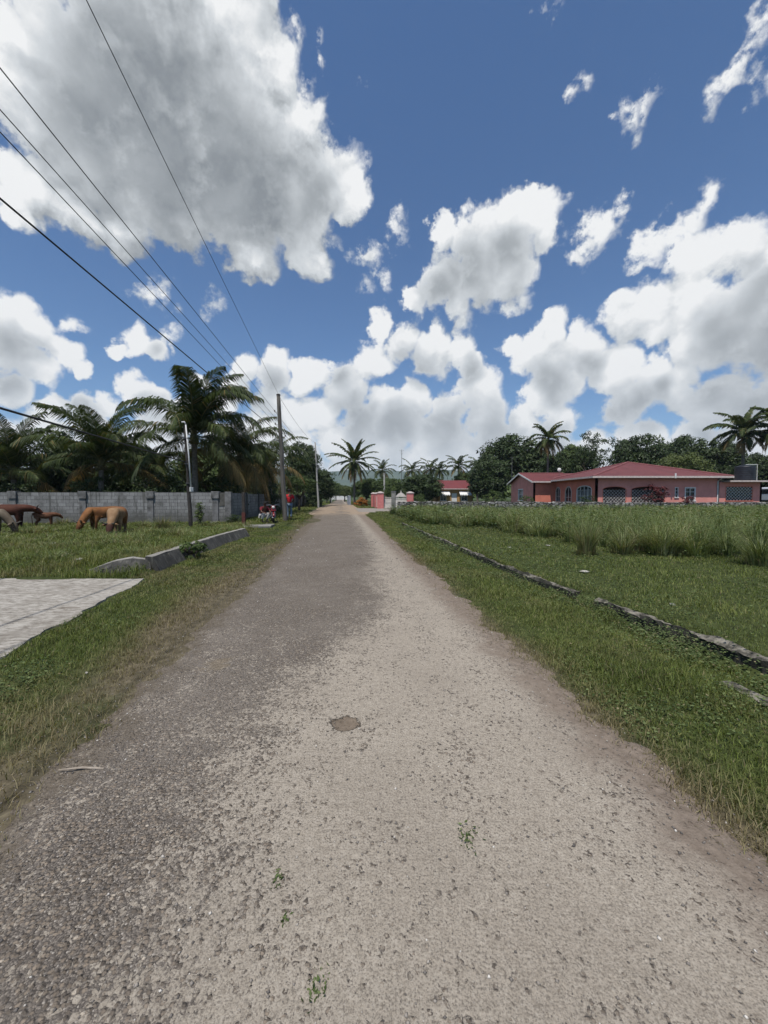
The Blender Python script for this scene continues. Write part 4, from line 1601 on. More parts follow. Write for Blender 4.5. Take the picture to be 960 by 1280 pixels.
# ------------------------------------------------------------------ walls with real openings
def pierced_wall(mb, org, ang, L, z0, z1, th, ops, mi=0):
    """ops: (a, b, zb, zt, arched); the wall runs from org along angle ang, its outside at local -y"""
    R = Matrix.Rotation(ang, 3, 'Z')

    def P(x, y, z):
        return R @ Vector((x, y, 0)) + Vector((org[0], org[1], z))

    def slab(poly):
        vs = [P(x, 0, z) for x, z in poly] + [P(x, th, z) for x, z in poly]
        k = len(poly)
        mb.add(vs, [tuple(range(k)), tuple(reversed(range(k, 2 * k)))] + [((i + 1) % k, i, k + i, k + (i + 1) % k) for i in range(k)], mi)
    x = 0.0
    for (a, c, zb, zt, arch) in sorted(ops):
        if a > x:
            slab([(x, z0), (a, z0), (a, z1), (x, z1)])
        if zb > z0:
            slab([(a, z0), (c, z0), (c, zb), (a, zb)])
        if arch:
            r = (c - a) / 2
            rise = min(r, arch)
            mid = (a + c) / 2
            arc = [(mid - r * math.cos(math.pi * k / 12), zt - rise + rise * math.sin(math.pi * k / 12)) for k in range(13)]
            for k in range(12):
                p, q = arc[k], arc[k + 1]
                slab([p, q, (q[0], z1), (p[0], z1)])
        else:
            slab([(a, zt), (c, zt), (c, z1), (a, z1)])
        x = c
    if x < L:
        slab([(x, z0), (L, z0), (L, z1), (x, z1)])
    return P


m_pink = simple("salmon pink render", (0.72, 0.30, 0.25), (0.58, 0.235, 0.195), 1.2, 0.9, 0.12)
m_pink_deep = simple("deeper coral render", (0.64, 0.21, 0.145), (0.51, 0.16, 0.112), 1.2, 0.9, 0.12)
m_trim = simple("cream fascia paint", (0.60, 0.52, 0.48), (0.42, 0.35, 0.32), 5, 0.8, 0.1)
m_white = simple("white paint", (0.74, 0.73, 0.70), (0.60, 0.585, 0.56), 4, 0.7, 0.1)
m_glass = simple("dark window glass", (0.020, 0.024, 0.028), (0.012, 0.014, 0.016), 3, 0.12, 0.0, 0.5)
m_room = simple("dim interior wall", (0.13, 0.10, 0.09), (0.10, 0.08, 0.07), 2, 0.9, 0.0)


def roof_mat(name, c1, c2):
    m, t, b = material(name, 0.6, 0.35)
    co = obj_co(t)
    n_ = t.noise(co, 0.9, 6, 0.7)
    col = t.ramp(n_, [(0.3, c2), (0.7, c1)])
    t.ln(col, b.inputs['Base Color'])
    wv = t.n('ShaderNodeTexWave')
    wv.bands_direction = 'DIAGONAL'
    t.ln(t.v('MULTIPLY', co, (1.0, 1.0, 0.0)), wv.inputs['Vector'])
    wv.inputs['Scale'].default_value = 1.6
    bump(t, b, wv.outputs['Fac'], 0.35, 0.02)
    return m


m_roof = roof_mat("maroon zinc roofing", (0.150, 0.039, 0.037), (0.100, 0.027, 0.027))
m_roof2 = roof_mat("faded red roofing", (0.17, 0.034, 0.034), (0.115, 0.026, 0.028))
HZ0 = -0.1
EAVE = 3.52


def grille(mb, P, a, c, zb, zt, y, step=0.16, r=0.011, diag=True):
    if diag:
        k = a - (zt - zb)
        while k < c:
            for s in (1, -1):
                x0, x1 = (k, k + zt - zb)
                za, zc = (zb, zt) if s > 0 else (zt, zb)
                # clip to the opening
                pts = []
                for xx in (max(x0, a), min(x1, c)):
                    u = (xx - x0) / (x1 - x0)
                    pts.append((xx, za + (zc - za) * u))
                if pts[1][0] - pts[0][0] > 0.02:
                    mb.tube([P(pts[0][0], y, pts[0][1]), P(pts[1][0], y, pts[1][1])], r, 4)
            k += step * 2
    else:
        x = a + step
        while x < c - 0.02:
            mb.tube([P(x, y, zb), P(x, y, zt)], r, 4)
            x += step
        for z in (zb + 0.02, (zb + zt) / 2, zt - 0.02):
            mb.tube([P(a, y, z), P(c, y, z)], r, 4)


def window(parent, P, a, c, zb, zt, th, frame=0.07, mull=1, arch=0, bars=None, glass=True, frame_mat=None, cross=1):
    """frame and mullions stand in the opening, the pane behind them"""
    top = zt
    mb = MB()
    R_ = (P(1, 0, 0) - P(0, 0, 0)).normalized()
    ang = math.atan2(R_.y, R_.x)

    def bar(x0, x1, z0, z1, y0, y1):
        mb.box(P((x0 + x1) / 2, (y0 + y1) / 2, (z0 + z1) / 2), (abs(x1 - x0), abs(y1 - y0), abs(z1 - z0)), rz=ang)
    y0, y1 = -0.03, 0.09
    if arch:
        r = (c - a) / 2
        mid = (a + c) / 2
        arc = [P(mid - (r - frame * 0.4) * math.cos(math.pi * k / 12), 0.02, zt - min(r, arch) + (min(r, arch) - frame * 0.4) * math.sin(math.pi * k / 12)) for k in range(13)]
        mb.tube(arc, frame * 0.6, 6)
        top = zt - min(r, arch)
    else:
        bar(a, c, zt - frame, zt + 0.02, y0, y1)
    bar(a, a + frame, zb + 0.01, top, y0 + 0.002, y1 - 0.002)
    bar(c - frame, c, zb + 0.01, top, y0 + 0.002, y1 - 0.002)
    bar(a - 0.06, c + 0.06, zb - 0.07, zb + 0.012, y0 - 0.05, y1 + 0.01)
    for k in range(1, mull + 1):
        x = a + (c - a) * k / (mull + 1)
        bar(x - 0.025, x + 0.025, zb + 0.013, zt - 0.03, 0.0, 0.06)
    for k in range(1, cross + 1):
        z = zb + (top - zb) * k / (cross + 1)
        bar(a + frame, c - frame, z - 0.02, z + 0.02, 0.002, 0.058)
    w_ = mb.build("window", frame_mat or m_white, parent)
    if glass:
        mb = MB()
        mb.add([P(a, 0.10, zb), P(c, 0.10, zb), P(c, 0.10, zt), P(a, 0.10, zt)], [(0, 1, 2, 3)])
        mb.add([P(a, 0.115, zb), P(c, 0.115, zb), P(c, 0.115, zt), P(a, 0.115, zt)], [(3, 2, 1, 0)])
        mb.build("pane", m_glass, w_)
    if bars:
        mb = MB()
        grille(mb, P, a, c, zb, top if arch else zt, -0.012, **bars)
        mb.build("grille", m_white, w_)
    return w_


# the pink house: a pyramid-roofed block, a gabled wing on its far left corner, a flat annex
HX0, HX1, HY0, HY1 = 21.5, 34.0, 39.0, 50.0
AX1 = xat(953, HY0)
WX0, WY0, WY1 = 18.85, 48.4, 57.0
ph = thing("pink_house", "pink bungalow with a maroon hipped roof behind the rubble wall", "house", (HX0, HY0, 0.0))
off_h = -Vector((HX0, HY0, 0))


def hbuild(mb, name, mat, parent=None, **k):
    o = mb.build(name, mat, parent or ph, **k)
    o.location = off_h if parent is None else (0, 0, 0)
    return o


class HP:
    pass


mb = MB()
front_ops = [(0.65, 3.1, 0.95, 2.62, 0.35), (3.55, 7.0, 0.95, 2.62, 0.35), (8.0, 8.35, 1.5, 2.5, 0), (9.0, 10.1, 1.15, 2.5, 0)]
Pf = pierced_wall(mb, (HX0, HY0), 0, HX1 - HX0, HZ0, EAVE, 0.2, front_ops)
hbuild(mb, "front_wall", m_pink)
mb = MB()
# left side: seen from outside, the wall runs from the back corner to the front one
L_ = HY1 - 1.6 - HY0
side_ops = [(0.25, 1.55, 1.0, 2.78, 9), (2.75, 4.35, 1.0, 2.78, 9), (5.5, 8.6, 1.0, 2.75, 0.45)]
Ps = pierced_wall(mb, (HX0, WY0), -math.pi / 2, L_, HZ0, EAVE, 0.2, side_ops)
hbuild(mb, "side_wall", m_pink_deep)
mb = MB()
pierced_wall(mb, (HX1, HY0), math.pi / 2, HY1 - HY0, HZ0, EAVE, 0.2, [])
pierced_wall(mb, (HX1, HY1), math.pi, HX1 - HX0 - 0.2, HZ0, EAVE, 0.2, [])
hbuild(mb, "rear_wall", m_pink)
mb = MB()
pierced_wall(mb, (WX0, WY0), 0, HX0 - WX0, HZ0, EAVE - 0.05, 0.2, [])
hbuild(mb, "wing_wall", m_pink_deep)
mb = MB()
Pg = pierced_wall(mb, (WX0, WY1), -math.pi / 2, WY1 - WY0 - 0.0, HZ0, EAVE - 0.05, 0.198, [(3.0, 4.9, 1.05, 2.62, 0)])
pk = 4.70
gy = (WY0 + WY1) / 2
mb.prism([(WX0, WY1, EAVE - 0.05), (WX0, WY0, EAVE - 0.05), (WX0, gy, pk - 0.05)], (0, 0, 0), (0.2, 0, 0))
hbuild(mb, "gable_wall", m_pink)
for k, (a, c, zb, zt, arch) in enumerate(front_ops):
    if k < 2:
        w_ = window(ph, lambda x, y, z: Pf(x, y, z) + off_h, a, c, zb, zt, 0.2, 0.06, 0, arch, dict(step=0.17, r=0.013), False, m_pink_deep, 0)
    else:
        w_ = window(ph, lambda x, y, z: Pf(x, y, z) + off_h, a, c, zb, zt, 0.2, 0.10 if k == 3 else 0.05, 1 if k == 3 else 0, 0, None, True, m_white, 2)
for k, (a, c, zb, zt, arch) in enumerate(side_ops):
    window(ph, lambda x, y, z: Ps(x, y, z) + off_h, a, c, zb, zt, 0.2, 0.11 if k < 2 else 0.09, 1 if k < 2 else 3, arch,
           None if k < 2 else dict(step=0.2, r=0.014, diag=False), True, m_trim if k < 2 else m_white, 1 if k < 2 else 0)
window(ph, lambda x, y, z: Pg(x, y, z) + off_h, 3.0, 4.9, 1.05, 2.62, 0.2, 0.13, 2, 0, None, True, m_white, 1)
# porch back wall so the arches look into a dim veranda
mb = MB()
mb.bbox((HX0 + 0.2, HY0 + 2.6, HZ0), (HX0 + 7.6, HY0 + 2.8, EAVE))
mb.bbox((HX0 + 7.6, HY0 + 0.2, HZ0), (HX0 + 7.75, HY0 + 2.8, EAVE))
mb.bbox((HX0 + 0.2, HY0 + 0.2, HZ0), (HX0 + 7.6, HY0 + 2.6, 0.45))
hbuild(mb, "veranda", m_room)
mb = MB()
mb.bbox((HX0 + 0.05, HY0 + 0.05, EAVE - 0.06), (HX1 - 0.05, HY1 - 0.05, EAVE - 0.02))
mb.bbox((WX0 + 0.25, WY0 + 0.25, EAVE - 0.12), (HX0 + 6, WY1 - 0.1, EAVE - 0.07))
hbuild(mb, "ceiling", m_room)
# roofs
ov = 0.75
x0, x1, y0, y1 = HX0 - ov, HX1 + ov, HY0 - ov, HY1 + ov
apex = (xat(784, 44.6), 44.6, pt(784, 578, 44.6).z)
zr = EAVE + 0.08
mb = MB()
c4 = [(x0, y0, zr), (x1, y0, zr), (x1, y1, zr), (x0, y1, zr)]
for i in range(4):
    mb.add([c4[i], c4[(i + 1) % 4], apex], [(0, 1, 2)])
mb.add([(p[0], p[1], zr - 0.09) for p in c4], [(3, 2, 1, 0)])
# wing: ridge along x
wx = WX0 - 0.45
wz = EAVE + 0.0
mb.add([(wx, WY0 - 0.6, wz - 0.06), (HX0 + 7, WY0 - 0.6, wz - 0.06), (HX0 + 7, gy, pk + 0.06), (wx, gy, pk + 0.06)], [(0, 1, 2, 3)])
mb.add([(wx, gy, pk + 0.06), (HX0 + 7, gy, pk + 0.06), (HX0 + 7, WY1 + 0.6, wz - 0.06), (wx, WY1 + 0.6, wz - 0.06)], [(0, 1, 2, 3)])
mb.add([(wx, WY0 - 0.6, wz - 0.12), (HX0 + 6, WY0 - 0.6, wz - 0.12), (HX0 + 6, gy, pk - 0.0), (wx, gy, pk - 0.0)], [(3, 2, 1, 0)])
mb.add([(wx, gy, pk - 0.0), (HX0 + 6, gy, pk - 0.0), (HX0 + 6, WY1 + 0.6, wz - 0.12), (wx, WY1 + 0.6, wz - 0.12)], [(3, 2, 1, 0)])
roof = hbuild(mb, "roof", m_roof)
mb = MB()
mb.bbox((x0 - 0.02, y0 - 0.035, zr - 0.17), (x1 + 0.02, y0 - 0.003, zr + 0.02))
mb.bbox((x0 - 0.035, y0 - 0.003, zr - 0.17), (x0 - 0.003, WY0 - 0.55, zr + 0.02))
mb.bbox((x1 + 0.003, y0, zr - 0.17), (x1 + 0.035, y1, zr + 0.02))
mb.bbox((wx, WY0 - 0.635, wz - 0.20), (x0 - 0.04, WY0 - 0.603, wz - 0.035))
f_ = hbuild(mb, "fascia", m_trim)
mb = MB()
for (ya, yb2) in ((WY0 - 0.62, gy), (WY1 + 0.62, gy)):
    za_, zb_ = wz - 0.07, pk + 0.05
    mb.prism([(wx - 0.04, ya, za_ - 0.16), (wx - 0.04, yb2, zb_ - 0.16), (wx - 0.04, yb2, zb_ + 0.03), (wx - 0.04, ya, za_ + 0.03)], (0, 0, 0), (0.035, 0, 0))
hbuild(mb, "barge_board", m_white)
mb = MB()
for q in c4[:2] + [c4[3]]:
    mb.tube([Vector(q) + Vector((0, 0, 0.03)), Vector(apex) + Vector((0, 0, 0.03))], 0.075, 6)
mb.tube([(wx, gy, pk + 0.08), (HX0 + 3, gy, pk + 0.08)], 0.07, 6)
m_ridge = simple("faded ridge capping", (0.25, 0.095, 0.095), (0.18, 0.06, 0.062), 3, 0.7, 0.1)
rc = mb.build("ridge_cap", m_ridge, roof)
# annex with flat roof
aops = [(xat(907, HY0) - HX1, xat(941, HY0) - HX1, 1.15, 2.62, 0)]
mb = MB()
Pa = pierced_wall(mb, (HX1, HY0 + 0.03), 0, AX1 - HX1 - 0.05, HZ0, 3.02, 0.2, aops)
pierced_wall(mb, (AX1 - 0.05, HY0 + 0.03), math.pi / 2, 7.0, HZ0, 3.02, 0.2, [])
pierced_wall(mb, (AX1 - 0.05, HY0 + 7.0), math.pi, AX1 - HX1 - 0.1, HZ0, 3.02, 0.2, [])
hbuild(mb, "annex_wall", m_pink)
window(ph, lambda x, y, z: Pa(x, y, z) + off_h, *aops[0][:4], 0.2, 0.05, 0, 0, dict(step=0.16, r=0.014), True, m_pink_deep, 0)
mb = MB()
mb.bbox((HX1 + 0.45, HY0 - 0.75, 3.022), (AX1 + 0.65, HY0 + 7.3, 3.17))
hbuild(mb, "annex_roof", m_trim, bevel=0.02)
mb = MB()
xd = xat(897, HY0 - 0.08)
mb.tube([(xd, HY0 - 0.07, -0.05), (xd, HY0 - 0.07, 3.15), (xd, HY0 - 0.5, 3.36)], 0.055, 8)
hbuild(mb, "downpipe", m_white)
mb = MB()
xv = xat(843.5, HY0 - 0.8)
mb.tube([(xv, HY0 - 0.82, zr - 0.2), (xv, HY0 - 0.82, zr + 0.28)], 0.07, 8)
hbuild(mb, "rain_outlet", m_white)
mb = MB()
mb.bbox((WX0 - 0.02, HY0 - 0.03, -0.3), (AX1, HY0 + 0.0, 0.55))
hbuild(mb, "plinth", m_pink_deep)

# water tank on the annex
tkx = (xat(921.5, 41) + xat(943, 41)) / 2
tr_ = (xat(943, 41) - xat(921.5, 41)) / 2 * 0.94
tk = thing("water_tank", "black ribbed plastic water tank on the flat annex roof", "water tank", (tkx, 41.2, 3.17))
m_tank = simple("black tank plastic", (0.016, 0.018, 0.024), (0.010, 0.011, 0.015), 3, 0.45, 0.0, 0.4)
H_t = pt(930, 581.5, 41).z - 3.17
prof = [(tr_ * 0.98, 0.0)]
for k in range(7):
    z = H_t * 0.90 * (k + 0.5) / 7
    prof += [(tr_, z - 0.06), (tr_ * 0.965, z), (tr_, z + 0.06)]
prof += [(tr_ * 0.97, H_t * 0.92), (tr_ * 0.55, H_t * 0.99), (tr_ * 0.25, H_t)]
mb = MB()
mb.lathe(prof, 28)
mb.build("tank_body", m_tank, tk, smooth=True)
mb = MB()
mb.lathe([(tr_ * 0.27, H_t - 0.01), (tr_ * 0.27, H_t + 0.05), (tr_ * 0.2, H_t + 0.07)], 18)
mb.build("lid", m_tank, tk)
mb = MB()
mb.tube([(tr_ * 0.3, -tr_ * 0.9, H_t), (tr_ * 0.80, -tr_ * 0.72, H_t + 0.03), (tr_ * 0.80, -tr_ * 0.72, 0.0)], 0.035, 8)
mb.tube([(-tr_ * 0.5, -tr_ * 0.6, H_t + 0.02), (tr_ * 0.80, -tr_ * 0.72, H_t + 0.03)], 0.03, 8)
mb.build("edge_tube", m_white_pipe, tk)  # pale upright tube at the tank's right edge, with an arm across the top
# satellite dish on the wing roof
ds = thing("satellite_dish", "small pale satellite dish on the maroon roof's back slope", "satellite dish", pt(699, 589, 51))
mb = MB()
mb.lathe([(0.02, 0.0), (0.14, 0.02), (0.25, 0.07), (0.26, 0.08), (0.24, 0.07), (0.0, 0.015)], 18, (0, -0.1, 0.18), axis='Y')
mb.build("dish", m_white, ds, smooth=True)
mb = MB()
mb.tube([(0, 0, -0.5), (0, 0, 0.15)], 0.025, 6)
mb.build("mast", m_iron, ds)

# ------------------------------------------------------------------ the farther house with the red roof
FY = 68.0
fx0, fx1 = xat(546, FY), xat(591, FY)
fh = thing("small_house", "small ochre house with a red roof beyond the rubble wall, under the mango tree", "house", (fx0, FY, 0))
m_ochre = simple("ochre render", (0.46, 0.27, 0.10), (0.34, 0.20, 0.08), 3, 0.9, 0.1)
Lf = fx1 - fx0
mb = MB()
ops_f = [(0.6, 1.7, 0.9, 2.2, 0), (2.6, 3.6, 0.0, 2.2, 0), (4.3, 5.4, 0.9, 2.2, 0)]
Pq = pierced_wall(mb, (0, 0), 0, Lf, -0.1, 3.0, 0.2, ops_f)
pierced_wall(mb, (0, 7), -math.pi / 2, 7, -0.1, 3.0, 0.198, [])
pierced_wall(mb, (Lf, 0), math.pi / 2, 7, -0.1, 3.0, 0.198, [])
mb.build("wall", m_ochre, fh)
for q in (ops_f[0], ops_f[2]):
    window(fh, Pq, *q[:4], 0.2, 0.08, 1, 0, None, True, m_white, 1)
mb = MB()
mb.bbox((2.65, 0.08, -0.05), (3.55, 0.13, 2.18))
mb.build("door", m_white, fh)
mb = MB()
zt_ = pt(560, 600.5, FY + 3.5).z
e = 0.5
mb.add([(-e, -e, 2.98), (Lf + e, -e, 2.98), (Lf + e - 0.9, 3.5, zt_), (-e + 0.9, 3.5, zt_)], [(0, 1, 2, 3)])
mb.add([(-e, 7 + e, 2.98), (Lf + e, 7 + e, 2.98), (Lf + e - 0.9, 3.5, zt_), (-e + 0.9, 3.5, zt_)], [(3, 2, 1, 0)])
mb.add([(-e, -e, 2.98), (-e + 0.9, 3.5, zt_), (-e, 7 + e, 2.98)], [(0, 1, 2)])
mb.add([(Lf + e, -e, 2.98), (Lf + e, 7 + e, 2.98), (Lf + e - 0.9, 3.5, zt_)], [(0, 1, 2)])
mb.add([(-e, -e, 2.92), (Lf + e, -e, 2.92), (Lf + e, 7 + e, 2.92), (-e, 7 + e, 2.92)], [(3, 2, 1, 0)])
mb.build("roof", m_roof2, fh)
mb = MB()
mb.bbox((-e, -e - 0.03, 2.86), (Lf + e, -e - 0.005, 3.0))
mb.build("fascia", m_trim, fh)
for a, c in ((-0.4, 2.2), (3.9, 5.9)):
    mb = MB()
    n = 7
    pr = [(a + (c - a) * k / n) for k in range(n + 1)]
    for k in range(n):
        mb.add([(pr[k], -0.02, 2.55), (pr[k + 1], -0.02, 2.55), (pr[k + 1], -1.2, 1.95), (pr[k], -1.2, 1.95), ((pr[k] + pr[k + 1]) / 2, -1.25, 1.72)], [(0, 3, 2, 1), (3, 4, 2)])
    mb.build("awning", m_white, fh)

# ------------------------------------------------------------------ the pink gateway
GY = 50.0
m_gpink = simple("chalky rose render", (0.56, 0.20, 0.185), (0.45, 0.15, 0.14), 3, 0.9, 0.1)
gw_ = thing("gateway", "rose pink gateway with capped pillars and cream gate panels by the roadside", "gateway", (xat(475.5, GY), GY, 0.0))


def pillar(x, y, s, h, parent):
    mb = MB()
    mb.bbox((x - s / 2, y - s / 2, -0.2), (x + s / 2, y + s / 2, h))
    p = mb.build("pillar", m_gpink, parent, bevel=0.02)
    mb = MB()
    mb.bbox((x - s / 2 - 0.07, y - s / 2 - 0.07, h + 0.002), (x + s / 2 + 0.07, y + s / 2 + 0.07, h + 0.10))
    mb.box((x, y, h + 0.165), (s + 0.02, s + 0.02, 0.12), taper=0.3)
    mb.build("cap", m_trim, p)


S_ = 0.86
pillar(0, 0, S_, 2.0, gw_)
xC = xat(512.5, GY) - xat(475.5, GY)
pillar(xC, 0, S_, 2.0, gw_)
rd = Vector((-SLOPE, 1, 0)).normalized()
q1 = rd * 5.5
q2 = rd * 10.5
pillar(q1.x, q1.y, 0.5, 1.95, gw_)
pillar(q2.x, q2.y, 0.7, 2.0, gw_)
mb = MB()
mb.box((q1 + q2) / 2 + Vector((0, 0, 0.85)), (0.2, 4.3, 1.9), rz=math.atan(SLOPE))
mb.build("side_wall", m_gpink, gw_)


def gate_panel(x0, x1, y, h, mat, dip=0.0, name="gate", parent=None, along=None):
    mb = MB()
    n = max(5, int((x1 - x0) / 0.13))

    def T(x, z):
        return (x, y, z) if along is None else tuple(along * x + Vector((0, 0, z)))
    for k in range(n + 1):
        u = k / n
        x = x0 + (x1 - x0) * u
        z = h + dip * (abs(u - 0.5) * 2) ** 1.5
        mb.tube([T(x, 0.08), T(x, z)], 0.022, 5)
    for zz in (0.12, h * 0.55, h - 0.08):
        mb.tube([T(x0, zz), T(x1, zz)], 0.028, 5)
    g_ = mb.build(name, mat, gw_)
    mb = MB()
    if along is None:
        mb.bbox((x0 + 0.02, y + 0.03, 0.12), (x1 - 0.02, y + 0.042, h * 0.86))
    else:
        mb.box(tuple(along * ((x0 + x1) / 2) + Vector((0.05, 0, h * 0.48))), (0.012, x1 - x0 - 0.05, h * 0.8), rz=math.atan(SLOPE))
    mb.build("sheet", m_gate, g_)


m_gate = simple("cream gate paint", (0.66, 0.62, 0.56), (0.52, 0.48, 0.43), 4, 0.7, 0.1)
xm = (S_ / 2 + xC - S_ / 2) / 2
gate_panel(S_ / 2 + 0.05, xm - 0.03, 0.0, 1.5, m_gate, 0.25)
gate_panel(xm + 0.03, xC - S_ / 2 - 0.05, 0.0, 1.35, m_white, 0.55)
gate_panel(0.6, 5.1, 0.0, 1.6, m_gate, 0.0, along=rd)
mb = MB()
xg = (xm + xC - S_ / 2) / 2
mb.prism([(xg - 0.75, 0.0, 1.55), (xg + 0.75, 0.0, 1.55), (xg + 0.35, 0.0, 1.95), (xg + 0.08, 0, 2.1), (xg, 0.0, 2.45), (xg - 0.08, 0, 2.1), (xg - 0.35, 0.0, 1.95)], (0, -0.03, 0), (0, 0.03, 0))
mb.build("gate_crest", m_gate, gw_)

# white pillar and thin mast behind the gateway
o = thing("concrete_column", "tall off-white concrete column rising behind the pink gateway", "column", (xat(480.3, 58), 58, 0))
h_ = pt(480, 592, 58).z
mb = MB()
mb.box((0, 0, h_ / 2), (0.30, 0.30, h_), taper=0.8)
mb.build("shaft", m_pole_pale, o, bevel=0.02)
mb = MB()
mb.box((0, 0, h_ + 0.04), (0.34, 0.34, 0.08))
mb.build("cap", m_pole_pale, o)
o = thing("aerial_mast", "thin metal aerial mast above the trees behind the gateway", "mast", (xat(502, 84), 84, 0))
h_ = pt(502, 562, 84).z
mb = MB()
mb.tube([(0, 0, 0), (0, 0, h_ * 0.6), (0, 0, h_)], [0.07, 0.05, 0.04], 8)
mb.build("tube", m_iron, o)
mb = MB()
for k in range(4):
    mb.tube([(-0.5 + 0.1 * k, 0, h_ - 0.3 * k - 0.2), (0.5 - 0.1 * k, 0, h_ - 0.3 * k - 0.2)], 0.02, 5)
mb.build("aerial", m_iron, o)
o = thing("aerial_mast", "thin dark aerial mast beside the pink house's gabled wing", "mast", (xat(639.5, 60), 60, 0))
h_ = pt(639, 571, 60).z
mb = MB()
mb.tube([(0, 0, 0), (0, 0, h_)], [0.05, 0.035], 8)
mb.build("tube", m_iron, o)
mb = MB()
mb.tube([(-0.4, 0, h_ - 0.15), (0.4, 0, h_ - 0.15)], 0.02, 5)
mb.build("aerial", m_iron, o)

# low bluish wall and pale walls at the far end of the road
o = thing("roadside_wall", "low pale blue-grey wall below the tall coconut palm", "wall", (xat(437, 72), 72, 0), math.atan(SLOPE))
m_bluewall = simple("pale blue-grey render", (0.30, 0.33, 0.38), (0.20, 0.22, 0.25), 3, 0.9, 0.2)
mb = MB()
mb.bbox((-0.1, 0, -0.1), (0.1, 12, 1.3))
mb.build("panel", m_bluewall, o)
for k in range(4):
    mb = MB()
    mb.bbox((-0.22, -0.1 + 4 * k, -0.1), (0.22, 0.32 + 4 * k, 1.75))
    mb.build("pillar", m_bluewall, o, bevel=0.02)
o = thing("roadside_wall", "bright white wall closing the view at the road's far bend", "wall", (xat(418, 200), 200, 0))
mb = MB()
mb.bbox((-2.5, 0, -0.2), (7.5, 0.2, 2.0))
mb.build("panel", m_white, o)
for x in (-2.5, 2.3, 7.5):
    mb = MB()
    mb.bbox((x - 0.25, -0.1, -0.2), (x + 0.25, 0.3, 2.4))
    mb.build("pillar", m_white, o)
o = thing("roadside_fence", "old pale board fence half hidden by shrubs past the man in red", "fence", (xat(375, 60), 60, 0), math.atan(SLOPE))
for k in range(5):
    mb = MB()
    for j in range(9):
        mb.bbox((-0.02, 0.36 * j + 3.4 * k, 0.1), (0.02, 0.36 * j + 0.28 + 3.4 * k, 1.25 + 0.1 * ((j * 7) % 3)))
    mb.build("fence_panel", m_conc, o)
for k in range(6):
    mb = MB()
    mb.bbox((-0.08, -0.12 + 3.4 * k, -0.1), (0.08, 0.0 + 3.4 * k, 1.5))
    mb.build("post", m_pole, o)
# ------------------------------------------------------------------ palms
m_frond = leaf_mat("coconut fronds", [(0.1, (0.014, 0.025, 0.008)), (0.45, (0.032, 0.050, 0.014)), (0.75, (0.062, 0.086, 0.024)), (0.95, (0.12, 0.13, 0.042))],
                   [(0.0, (0.16, 0.10, 0.035)), (0.6, (0.27, 0.17, 0.065)), (1.0, (0.36, 0.25, 0.11))], 0.22, 0.62)
m_trunk = simple("ringed palm trunk", (0.20, 0.175, 0.145), (0.085, 0.072, 0.058), 7, 0.9, 0.5, 0.2)
m_bark = simple("tree bark", (0.13, 0.105, 0.082), (0.055, 0.043, 0.034), 6, 0.95, 0.6, 0.1)


